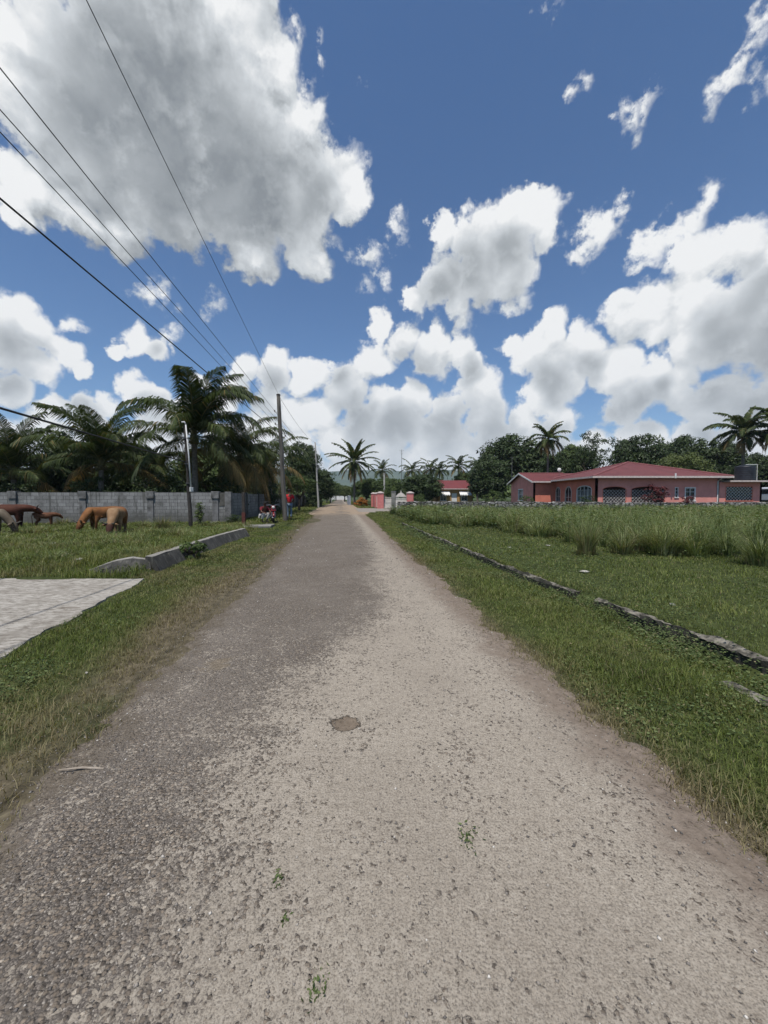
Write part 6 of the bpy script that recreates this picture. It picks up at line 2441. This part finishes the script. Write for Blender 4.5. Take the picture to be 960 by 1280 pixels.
zr_ = np.maximum(road_z(x, y, o_), ground_h(x, y))
co = co + np.stack([x, y, zr_ + sz * 0.25], -1)[:, None, :]
np_mesh("loose_gravel", co.reshape(-1, 3), (np.arange(n)[:, None, None] * 6 + tri[None]).reshape(-1, 3), m_chip, None,
        {'rnd': np.repeat(RNG.random(n) ** 1.6, 6)})['kind'] = 'stuff'
# ------------------------------------------------------------------ bodies grown over a skeleton
def skin_body(name, verts, edges, mat, parent=None, root=0, sub=2, loc=None, smooth_it=0):
    """verts: (x, y, z, rx, ry)"""
    me = bpy.data.meshes.new(name)
    me.from_pydata([v[:3] for v in verts], edges, [])
    o = bpy.data.objects.new(name, me)
    COL.objects.link(o)
    me.materials.append(mat)
    if parent is not None:
        o.parent = parent
    if loc is not None:
        o.location = loc
    md = o.modifiers.new('skin', 'SKIN')
    md.use_smooth_shade = True
    if not me.skin_vertices:
        me.skin_vertices.new(name='')
    for i, v in enumerate(verts):
        sv = me.skin_vertices[0].data[i]
        sv.radius = (v[3], v[4] if len(v) > 4 else v[3])
        sv.use_root = (i == root)
    if sub:
        s = o.modifiers.new('sub', 'SUBSURF')
        s.levels = s.render_levels = sub
    return o


def coat(name, main, dark, pale, leg_dark=0.5, patch=None, face=None):
    m, t, b = material(name, 0.75, 0.2)
    co = obj_co(t)
    z = t.sep(co)[2]
    n_ = t.noise(co, 3.5, 5, 0.6)
    col = t.ramp(n_, [(0.3, dark), (0.55, main), (0.75, pale)])
    # darker points: lower legs, and the muzzle of a grazing head
    lw = t.mr(t.m('ADD', z, t.m('MULTIPLY', t.m('SUBTRACT', n_, 0.5), 0.5)), 0.62, 0.20)
    col = t.mix(t.m('MULTIPLY', lw, leg_dark), col, tuple(c * 0.35 for c in dark))
    if patch:
        pc, pos, rad = patch
        d = t.v('DISTANCE', co, pos)
        col = t.mix(t.mr(t.m('ADD', d, t.m('MULTIPLY', t.m('SUBTRACT', n_, 0.5), 0.15)), rad, rad * 0.75), col, pc)
    if face:
        d = t.v('DISTANCE', co, face[1])
        col = t.mix(t.mr(t.m('ADD', d, t.m('MULTIPLY', t.m('SUBTRACT', n_, 0.5), 0.15)), face[2], face[2] * 0.7), col, face[0])
    t.ln(col, b.inputs['Base Color'])
    bump(t, b, t.noise(co, 30, 4, 0.6), 0.3, 0.01)
    return m


m_horn = simple("dark horn", (0.10, 0.085, 0.07), (0.035, 0.03, 0.026), 8, 0.5, 0.1)
m_eye = simple("dark eye", (0.01, 0.008, 0.007), (0.008, 0.006, 0.005), 5, 0.2, 0.0, 0.5)


def cow(label, loc, rz, mat, s=1.0, head='graze', horn=True, turn=0.0, udder=False, calf=False, step=0.0):
    """faces +x in its own frame; withers about 1.2 m at s = 1"""
    o = thing("calf" if calf else "cow", label, "calf" if calf else "cow", loc, rz, None if calf else "cattle grazing along the block wall")
    o.scale = (s * 0.82, s * 0.92, s * 1.04) if calf else (s, s, s)
    lg = 1.12 if calf else 1.0
    V, E = [], []

    def v(x, y, z, r, r2=None):
        V.append((x, y, z * 1.0, r, r2 or r))
        return len(V) - 1

    def chain(*ids):
        for a, c in zip(ids, ids[1:]):
            E.append((a, c))
    thin = 0.86 if calf else 1.0
    pel = v(-0.52, 0, 0.96, 0.32 * thin, 0.265 * thin)
    rump = v(-0.76, 0, 0.99, 0.24 * thin)
    loin = v(-0.22, 0, 0.91, 0.365 * thin, 0.29 * thin)
    rib = v(0.10, 0, 0.88, 0.39 * thin, 0.30 * thin)
    sh = v(0.40, 0, 0.93, 0.36 * thin, 0.29 * thin)
    nb = v(0.62, 0, 0.99, 0.27 * thin, 0.20 * thin)
    chain(rump, pel, loin, rib, sh, nb)
    if head == 'graze':
        pts = [(0.82, 0.75, 0.20), (0.97, 0.52, 0.155), (1.05, 0.38, 0.165), (1.13, 0.20, 0.125), (1.17, 0.07, 0.095)]
    elif head == 'low':
        pts = [(0.84, 0.96, 0.20), (1.00, 0.92, 0.155), (1.10, 0.88, 0.165), (1.24, 0.74, 0.12), (1.31, 0.64, 0.092)]
    else:
        pts = [(0.86, 1.22, 0.135), (1.02, 1.36, 0.105), (1.12, 1.40, 0.112), (1.28, 1.32, 0.080), (1.38, 1.27, 0.06)]
    ids = [nb]
    c, s_ = math.cos(turn), math.sin(turn)
    for k, (x, z, r) in enumerate(pts):
        dx = x - 0.64
        f = min(1, (k + 1) / 3)
        ids.append(v(0.64 + dx * math.cos(turn * f), dx * math.sin(turn * f), z, r * (0.9 if calf else 1), r * (0.85 if calf else 0.95)))
    chain(*ids)
    for sd in (-1, 1):
        w = 0.17 if not calf else 0.13
        st = step * sd
        a = v(0.42, sd * w, 0.72, 0.145 * thin)
        k_ = v(0.46 + st * 0.5, sd * w, 0.42, 0.076)
        f_ = v(0.45 + st, sd * w, 0.10, 0.056)
        h_ = v(0.47 + st, sd * w, 0.015, 0.068)
        chain(sh, a, k_, f_, h_)
        a = v(-0.54, sd * w, 0.78, 0.20 * thin)
        q = v(-0.40 - st * 0.4, sd * (w + 0.02), 0.60, 0.125)
        k_ = v(-0.62 - st, sd * w, 0.40, 0.072)
        f_ = v(-0.58 - st, sd * w, 0.10, 0.054)
        h_ = v(-0.55 - st, sd * w, 0.015, 0.066)
        chain(pel, a, q, k_, f_, h_)
    t1 = v(-0.86, 0, 1.08, 0.045)
    t2 = v(-0.93, 0.02, 0.80, 0.024)
    t3 = v(-0.91, 0.03, 0.52, 0.028)
    t4 = v(-0.90, 0.03, 0.34, 0.040)
    t5 = v(-0.89, 0.03, 0.22, 0.015)
    chain(rump, t1, t2, t3, t4, t5)
    skin_body("body", V, E, mat, o, 0, 2)
    # head furniture
    hp = Vector(V[ids[3]][:3])
    hd = (Vector(V[ids[5]][:3]) - hp).normalized()
    sd_v = Vector((-math.sin(turn), math.cos(turn), 0))
    up = sd_v.cross(hd) * -1
    if up.z < 0:
        up = -up
    back = -hd
    for sd in (-1, 1):
        e0 = hp + back * 0.07 + sd_v * sd * 0.11 + up * 0.03
        mb = MB()
        mb.tube([e0, e0 + sd_v * sd * 0.10 + back * 0.02 - up * 0.01, e0 + sd_v * sd * 0.20 + back * 0.0 - up * 0.05], [0.026, 0.055, 0.010], 8)
        mb.build("ear", mat, o, smooth=True)
        if horn:
            h0 = hp + back * 0.10 + sd_v * sd * 0.07 + up * 0.08
            mb = MB()
            mb.tube([h0, h0 + sd_v * sd * 0.10 + up * 0.03, h0 + sd_v * sd * 0.17 + up * 0.10 + back * 0.03, h0 + sd_v * sd * 0.17 + up * 0.18 + back * 0.02], [0.036, 0.032, 0.024, 0.008], 8)
            mb.build("horn", m_horn, o, smooth=True)
        mb = MB()
        mb.ball(hp + hd * 0.06 + sd_v * sd * 0.115 + up * 0.045, 0.022, 8, 6)
        mb.build("eye", m_eye, o, smooth=True)
    return o


m_red_cow = coat("red-brown hide", (0.074, 0.025, 0.014), (0.037, 0.012, 0.007), (0.096, 0.034, 0.019), 0.8, ((0.62, 0.58, 0.52), (-0.30, 0.0, 1.28), 0.17))
m_tan_cow = coat("tan hide", (0.245, 0.150, 0.078), (0.165, 0.088, 0.042), (0.30, 0.205, 0.120), 0.55, ((0.20, 0.085, 0.032), (-0.35, 0.0, 0.95), 0.72), ((0.060, 0.026, 0.018), (1.12, -0.1, 0.22), 0.34))
m_orange_cow = coat("ginger hide", (0.205, 0.090, 0.031), (0.124, 0.046, 0.016), (0.248, 0.124, 0.053), 0.75)
m_cream_cow = coat("dun cream hide", (0.150, 0.118, 0.082), (0.098, 0.072, 0.048), (0.185, 0.155, 0.115), 0.5)
m_calf = coat("brown calf hide", (0.120, 0.051, 0.025), (0.072, 0.029, 0.015), (0.150, 0.072, 0.039), 0.1)


def ground_at(px, Y):
    x = xat(px, Y)
    return Vector((x, Y, gh(x, Y)))


cow("big red-brown cow with a white patch on its back, body cut by the frame edge", ground_at(8, 18.6), math.radians(24), m_red_cow, 1.0, 'low', True, 0.35)
cow("pale dun cow at the frame edge, only its lowered grazing head and neck showing", ground_at(-22, 15.2), math.radians(20), m_cream_cow, 0.90, 'graze', True, -0.1)
cow("ginger cow grazing with its head down, half behind the tan cow", ground_at(129, 17.6), math.radians(-110), m_orange_cow, 0.95, 'graze', True, 0.0, step=0.04)
cow("tan cow facing the camera with its head down in the grass", ground_at(146, 15.9), math.radians(-66), m_tan_cow, 0.94, 'graze', True, -0.15, step=0.03)
cow("small brown calf standing against the block wall behind the red-brown cow", ground_at(55, 19.4), math.radians(28), m_calf, 0.66, 'low', False, 0.3, calf=True)


# ------------------------------------------------------------------ people
m_skin = simple("brown skin", (0.105, 0.052, 0.032), (0.075, 0.036, 0.022), 10, 0.55, 0.05, 0.35)
m_hair = simple("short black hair", (0.012, 0.010, 0.009), (0.008, 0.007, 0.006), 40, 0.8, 0.4)
m_red_shirt = simple("red cotton", (0.52, 0.020, 0.028), (0.40, 0.014, 0.020), 6, 0.85, 0.2)
m_maroon_shirt = simple("maroon cotton", (0.165, 0.014, 0.022), (0.11, 0.010, 0.016), 6, 0.85, 0.2)
m_jeans = simple("faded blue denim", (0.175, 0.23, 0.28), (0.11, 0.15, 0.19), 8, 0.9, 0.2)
m_pale_cloth = simple("pale grey cotton", (0.50, 0.48, 0.46), (0.38, 0.36, 0.35), 8, 0.9, 0.2)
m_shoe = simple("black shoe leather", (0.014, 0.013, 0.013), (0.010, 0.009, 0.009), 6, 0.5, 0.05)


def finger_chains(V, E, wrist, axis, side, palm_n, curl=0.6):
    """five fingers as thin chains from the palm"""
    axis, side, palm_n = axis.normalized(), side.normalized(), palm_n.normalized()
    pc = wrist + axis * 0.075
    V.append((*pc, 0.032, 0.018))
    pi = len(V) - 1
    for k, (o_, l) in enumerate(((-0.027, 0.068), (-0.009, 0.078), (0.009, 0.074), (0.026, 0.058))):
        b_ = pc + side * o_ + axis * 0.03
        m_ = b_ + axis * l * 0.55 + palm_n * l * 0.2 * curl
        e_ = m_ + axis * l * 0.35 + palm_n * l * 0.45 * curl
        i0 = len(V)
        V.extend([(*b_, 0.0095, 0.0095), (*m_, 0.0085, 0.0085), (*e_, 0.007, 0.007)])
        E.extend([(pi, i0), (i0, i0 + 1), (i0 + 1, i0 + 2)])
    b_ = wrist + axis * 0.045 - side * 0.034
    e_ = b_ + axis * 0.045 - side * 0.022 + palm_n * 0.012
    i0 = len(V)
    V.extend([(*b_, 0.011, 0.011), (*e_, 0.0085, 0.0085)])
    E.extend([(pi, i0), (i0, i0 + 1)])
    return pi


def person(label, loc, rz, J, shirt, trousers, group=None):
    """J: joint positions in the person's own frame (facing -y)"""
    o = thing("person", label, "person", loc, rz, group)
    V, E = [], []
    idx = {}

    def add(n, p, r, r2=None):
        idx[n] = len(V)
        V.append((*p, r, r2 or r))
    P = {k: Vector(q) for k, q in J.items()}
    add('pelvis', P['pelvis'], 0.135, 0.105)
    add('waist', P['pelvis'].lerp(P['chest'], 0.5), 0.120, 0.095)
    add('chest', P['chest'], 0.150, 0.110)
    add('neck', P['neck'], 0.056)
    add('skull0', P['neck'].lerp(P['head'], 0.6), 0.070)
    add('head', P['head'], 0.098, 0.092)
    add('crown', P['head'] + (P['head'] - P['neck']).normalized() * 0.075, 0.070, 0.066)
    E += [(0, 1), (1, 2), (2, 3), (3, 4), (4, 5), (5, 6)]
    for s in ('l', 'r'):
        add('sh' + s, P['sh' + s], 0.062)
        add('el' + s, P['el' + s], 0.042)
        add('wr' + s, P['wr' + s], 0.029)
        add('hip' + s, P['hip' + s], 0.092)
        add('kn' + s, P['kn' + s], 0.060)
        add('an' + s, P['an' + s], 0.040)
        E += [(2, idx['sh' + s]), (idx['sh' + s], idx['el' + s]), (idx['el' + s], idx['wr' + s]),
              (0, idx['hip' + s]), (idx['hip' + s], idx['kn' + s]), (idx['kn' + s], idx['an' + s])]
        ax = (P['wr' + s] - P['el' + s]).normalized()
        sd = Vector((0, -1, 0)) if abs(ax.y) < 0.8 else Vector((1, 0, 0))
        sd = (sd - ax * ax.dot(sd)).normalized()
        pi = finger_chains(V, E, P['wr' + s], ax, sd, ax.cross(sd) * (1 if s == 'l' else -1))
        E.append((idx['wr' + s], pi))
    skin_body("body", V, E, m_skin, o, 0, 1)
    # face: nose, eyes, mouth, ears
    fwd = Vector(J.get('look', (0, -1, 0))).normalized()
    up = (P['head'] - P['neck']).normalized()
    fwd = (fwd - up * up.dot(fwd)).normalized()
    side = fwd.cross(up)
    mb = MB()
    h = P['head']
    mb.tube([h + fwd * 0.080 + up * 0.03, h + fwd * 0.112 - up * 0.015, h + fwd * 0.090 - up * 0.025], [0.010, 0.018, 0.012], 8)
    for q in (-1, 1):
        mb.ball(h + side * q * 0.095 - up * 0.005, (0.016, 0.03, 0.035), 8, 6)
    mb.tube([h + fwd * 0.086 - up * 0.055 - side * 0.024, h + fwd * 0.093 - up * 0.055, h + fwd * 0.086 - up * 0.055 + side * 0.024], 0.007, 6)
    mb.build("face", m_skin, o, smooth=True)
    mb = MB()
    for q in (-1, 1):
        mb.ball(h + fwd * 0.084 + side * q * 0.034 + up * 0.022, 0.013, 8, 6)
    mb.build("eye", m_eye, o, smooth=True)
    # hair: a cap over the skull
    mb = MB()
    c0 = h + up * 0.045 - fwd * 0.012
    vs, fs = [], []
    nu, nv = 16, 7
    for j in range(nv + 1):
        ph = 0.62 * math.pi * j / nv
        for i in range(nu):
            a = 2 * math.pi * i / nu
            d = up * math.cos(ph) + (fwd * math.cos(a) + side * math.sin(a)) * math.sin(ph)
            k = 0.108 if j < nv else 0.098
            if j >= nv - 1 and math.cos(a) > 0.3:
                d = (d + up * 0.35).normalized()
            vs.append(c0 + d * k * (1 + 0.03 * math.sin(7 * a + j)))
    for j in range(nv):
        for i in range(nu):
            a, b_ = j * nu + i, j * nu + (i + 1) % nu
            fs.append((a, a + nu, b_ + nu, b_))
    mb.add(vs, fs)
    mb.build("hair", m_hair, o, smooth=True)
    # clothes follow the body a little proud of it
    V2 = [(*P['pelvis'], 0.150, 0.122), (*P['pelvis'].lerp(P['chest'], 0.5), 0.142, 0.115), (*P['chest'], 0.166, 0.126), (*P['chest'].lerp(P['neck'], 0.75), 0.075, 0.07)]
    E2 = [(0, 1), (1, 2), (2, 3)]
    for s in ('l', 'r'):
        i0 = len(V2)
        V2 += [(*P['sh' + s], 0.080, 0.080), (*P['sh' + s].lerp(P['el' + s], 0.75), 0.072, 0.072)]
        E2 += [(2, i0), (i0, i0 + 1)]
    skin_body("shirt", V2, E2, shirt, o, 0, 1)
    V3 = [(*(P['pelvis'] + Vector((0, 0, -0.02))), 0.148, 0.118)]
    E3 = []
    for s in ('l', 'r'):
        i0 = len(V3)
        V3 += [(*P['hip' + s], 0.104, 0.104), (*P['kn' + s], 0.080, 0.080), (*P['kn' + s].lerp(P['an' + s], 0.88), 0.066, 0.066)]
        E3 += [(0, i0), (i0, i0 + 1), (i0 + 1, i0 + 2)]
    skin_body("trousers", V3, E3, trousers, o, 0, 1)
    for s in ('l', 'r'):
        mb = MB()
        a = P['an' + s]
        f_ = Vector((0, -1, 0))
        mb.tube([a + Vector((0, 0.05, -0.055)), a + Vector((0, 0.03, -0.03)), a + f_ * 0.10 + Vector((0, 0, -0.055)), a + f_ * 0.19 + Vector((0, 0, -0.065))], [0.035, 0.05, 0.045, 0.028], 8)
        mb.build("shoe", m_shoe, o, smooth=True)
    return o


stand = dict(pelvis=(0, 0, 0.95), chest=(0.0, 0.01, 1.33), neck=(0, 0.0, 1.52), head=(0.0, -0.03, 1.66),
             shl=(0.20, 0.01, 1.42), ell=(0.27, 0.05, 1.13), wrl=(0.26, -0.06, 0.90), shr=(-0.20, 0.01, 1.42), elr=(-0.29, -0.02, 1.16), wrr=(-0.20, -0.16, 1.02),
             hipl=(0.09, 0, 0.88), knl=(0.11, -0.03, 0.50), anl=(0.10, 0.02, 0.09), hipr=(-0.09, 0, 0.88), knr=(-0.12, -0.08, 0.50), anr=(-0.11, -0.02, 0.09), look=(-0.6, -0.8, 0))
pm = ground_at(361.5, 23.9)
o = person("standing man in a red shirt and blue jeans half hidden by the big pole", pm, math.radians(-150), stand, m_red_shirt, m_jeans)
o.scale = (1.05, 1.05, 1.05)
squat = dict(pelvis=(0, 0.12, 0.36), chest=(0.0, -0.06, 0.70), neck=(0, -0.14, 0.86), head=(0.0, -0.19, 0.99),
             shl=(0.20, -0.07, 0.77), ell=(0.27, -0.26, 0.56), wrl=(0.14, -0.42, 0.50), shr=(-0.20, -0.07, 0.77), elr=(-0.27, -0.26, 0.56), wrr=(-0.14, -0.42, 0.50),
             hipl=(0.10, 0.09, 0.34), knl=(0.17, -0.28, 0.47), anl=(0.14, -0.10, 0.09), hipr=(-0.10, 0.09, 0.34), knr=(-0.17, -0.28, 0.47), anr=(-0.14, -0.10, 0.09), look=(0.2, -1, -0.3))
ps_ = gpt(329.5, 654.5)
ps_.z += 0.09
person("crouching person in a maroon shirt and pale trousers beside the red motorcycle", ps_, math.radians(48), squat, m_maroon_shirt, m_pale_cloth)

# ------------------------------------------------------------------ motorcycle
m_bike_red = simple("dark red enamel", (0.17, 0.012, 0.015), (0.12, 0.009, 0.011), 4, 0.3, 0.0, 0.5)
m_chrome = simple("dull chrome", (0.55, 0.55, 0.56), (0.38, 0.38, 0.39), 6, 0.3, 0.0, metal=0.9)
m_lamp = simple("headlamp glass", (0.55, 0.55, 0.52), (0.45, 0.45, 0.43), 6, 0.15, 0.0, 0.5)
bp = gpt(341, 653.0)
bk = thing("motorcycle", "small dark red motorcycle parked nose-on at the drain by the big pole", "motorcycle", bp, math.radians(-70))


def torus(mb, c, R_, r, n=28, m=8):
    vs, fs = [], []
    for i in range(n):
        a = 2 * math.pi * i / n
        for j in range(m):
            q = 2 * math.pi * j / m
            vs.append((c[0] + (R_ + r * math.cos(q)) * math.cos(a), c[1] + r * math.sin(q), c[2] + (R_ + r * math.cos(q)) * math.sin(a)))
    for i in range(n):
        for j in range(m):
            fs.append((i * m + j, i * m + (j + 1) % m, ((i + 1) % n) * m + (j + 1) % m, ((i + 1) % n) * m + j))
    mb.add(vs, fs)


for x in (0.62, -0.60):
    mb = MB()
    torus(mb, (x, 0, 0.29), 0.245, 0.045)
    w_ = mb.build("wheel", m_black, bk, smooth=True)
    mb = MB()
    torus(mb, (x, 0, 0.29), 0.20, 0.014)
    mb.lathe([(0.05, -0.05), (0.06, 0.0), (0.05, 0.05)], 12, (x, 0, 0.29), axis='Y')
    for k in range(10):
        a = 2 * math.pi * k / 10
        mb.tube([(x, 0, 0.29), (x + 0.2 * math.cos(a), 0, 0.29 + 0.2 * math.sin(a))], 0.006, 4)
    mb.build("rim", m_chrome, w_)
mb = MB()
for s in (-1, 1):
    mb.tube([(0.62, s * 0.075, 0.29), (0.40, s * 0.075, 0.80), (0.37, s * 0.06, 0.92)], 0.020, 8)
mb.build("fork", m_chrome, bk)
mb = MB()
mb.tube([(0.36, 0, 0.80), (0.0, 0, 0.62), (-0.25, 0, 0.62)], 0.030, 8)
mb.tube([(0.33, 0, 0.74), (0.12, 0, 0.32), (-0.25, 0, 0.32), (-0.60, 0.05, 0.29)], 0.024, 8)
mb.tube([(-0.25, 0, 0.62), (-0.75, 0, 0.70)], 0.024, 8)
mb.tube([(-0.60, -0.10, 0.29), (-0.45, -0.10, 0.66)], 0.03, 8)
mb.tube([(-0.60, 0.10, 0.29), (-0.45, 0.10, 0.66)], 0.03, 8)
mb.build("frame", m_black, bk)
mb = MB()
mb.ball((0.14, 0, 0.74), (0.26, 0.13, 0.12), 16, 10)
mb.build("fuel_tank", m_bike_red, bk, smooth=True)
mb = MB()
mb.box((-0.36, 0, 0.745), (0.66, 0.24, 0.10))
mb.build("seat", m_black, bk, bevel=0.04)
mb = MB()
mb.box((0.02, 0, 0.42), (0.28, 0.22, 0.26))
mb.lathe([(0.075, -0.16), (0.095, -0.1), (0.095, 0.1), (0.075, 0.16)], 12, (0.04, 0, 0.36), axis='Y')
mb.build("engine", m_iron, bk, bevel=0.02)
mb = MB()
mb.box((0.44, 0, 0.80), (0.12, 0.28, 0.34), rot=Matrix.Rotation(math.radians(-14), 3, 'Y'), taper=0.75)
mb.build("fairing", m_bike_red, bk, bevel=0.04)
mb = MB()
mb.ball((0.50, 0, 0.86), (0.055, 0.085, 0.085), 14, 10)
mb.build("headlight", m_lamp, bk, smooth=True)
for x, a0, a1 in ((0.62, 0.25, 2.2), (-0.60, 0.6, 2.6)):
    mb = MB()
    vs, fs = [], []
    for k in range(9):
        a = a0 + (a1 - a0) * k / 8
        for y in (-0.06, 0.0, 0.06):
            rr = 0.325 - abs(y) * 0.35
            vs.append((x + rr * math.cos(a), y, 0.29 + rr * math.sin(a)))
    for k in range(8):
        for j in range(2):
            q = k * 3 + j
            fs.append((q, q + 1, q + 4, q + 3))
    mb.add(vs, fs)
    ob = mb.build("mudguard", m_bike_red, bk, smooth=True)
    md = ob.modifiers.new('solid', 'SOLIDIFY')
    md.thickness = 0.008
mb = MB()
mb.tube([(0.28, -0.36, 0.98), (0.34, -0.18, 1.0), (0.37, 0, 0.95), (0.34, 0.18, 1.0), (0.28, 0.36, 0.98)], 0.014, 8)
hb = mb.build("handlebar", m_chrome, bk)
mb = MB()
for s in (-1, 1):
    mb.tube([(0.28, s * 0.27, 0.985), (0.275, s * 0.38, 0.98)], 0.02, 8)
mb.build("grip", m_black, hb)
mb = MB()
for s in (-1, 1):
    mb.tube([(0.33, s * 0.2, 1.0), (0.33, s * 0.26, 1.14)], 0.007, 6)
    mb.ball((0.33, s * 0.28, 1.17), (0.012, 0.055, 0.04), 10, 8)
mb.build("mirror", m_black, hb)
mb = MB()
mb.tube([(0.05, -0.13, 0.30), (-0.2, -0.15, 0.24), (-0.75, -0.16, 0.34)], [0.02, 0.035, 0.042], 10)
mb.build("exhaust", m_chrome, bk, smooth=True)
mb = MB()
mb.tube([(-0.1, 0.1, 0.32), (-0.12, 0.32, 0.0)], 0.012, 6)
mb.build("side_stand", m_iron, bk)
mb = MB()
mb.box((-0.72, 0, 0.70), (0.08, 0.16, 0.09))
mb.build("tail_light", m_bike_red, bk, bevel=0.02)

# ------------------------------------------------------------------ van beyond the annex, cut by the frame
VY = 44.5
vx = xat(953.5, VY)
van = thing("van", "pale blue-white van parked beyond the annex, cut by the frame edge", "van", (vx + 2.25, VY, gh(vx + 2, VY) + 0.62))
m_van = simple("pale van paint", (0.55, 0.58, 0.62), (0.48, 0.50, 0.54), 2, 0.35, 0.0, 0.5)
mb = MB()
out = [(-2.25, 0.35), (-2.25, 1.15), (-2.05, 1.95), (-1.6, 2.02), (1.0, 2.02), (1.55, 1.95), (2.05, 1.2), (2.25, 1.05), (2.25, 0.35)]
mb.prism([(x, -0.85, z) for x, z in out], (0, 0, 0), (0, 1.7, 0))
mb.build("body", m_van, van, bevel=0.06)
for k, (a, c) in enumerate(((-1.95, -1.15), (-1.05, -0.1), (0.0, 0.95))):
    mb = MB()
    mb.bbox((a, -0.862, 1.22), (c, -0.852, 1.82))
    mb.build("window", m_glass, van)
mb = MB()
mb.bbox((-2.262, -0.7, 1.25), (-2.252, 0.7, 1.8))
mb.build("rear_window", m_glass, van)
for x in (-1.45, 1.45):
    for y in (-0.80, 0.80):
        mb = MB()
        mb.lathe([(0.26, -0.1), (0.33, -0.08), (0.33, 0.08), (0.26, 0.1)], 20, (x, y, 0.33), axis='Y')
        w_ = mb.build("wheel", m_black, van)
        mb = MB()
        mb.lathe([(0.18, -0.108), (0.19, -0.104), (0.19, 0.104), (0.18, 0.108)], 16, (x, y, 0.33), axis='Y')
        mb.build("hub", m_chrome, w_)
mb = MB()
mb.bbox((-2.31, -0.8, 0.38), (-2.26, 0.8, 0.56))
mb.build("bumper", m_black, van, bevel=0.015)
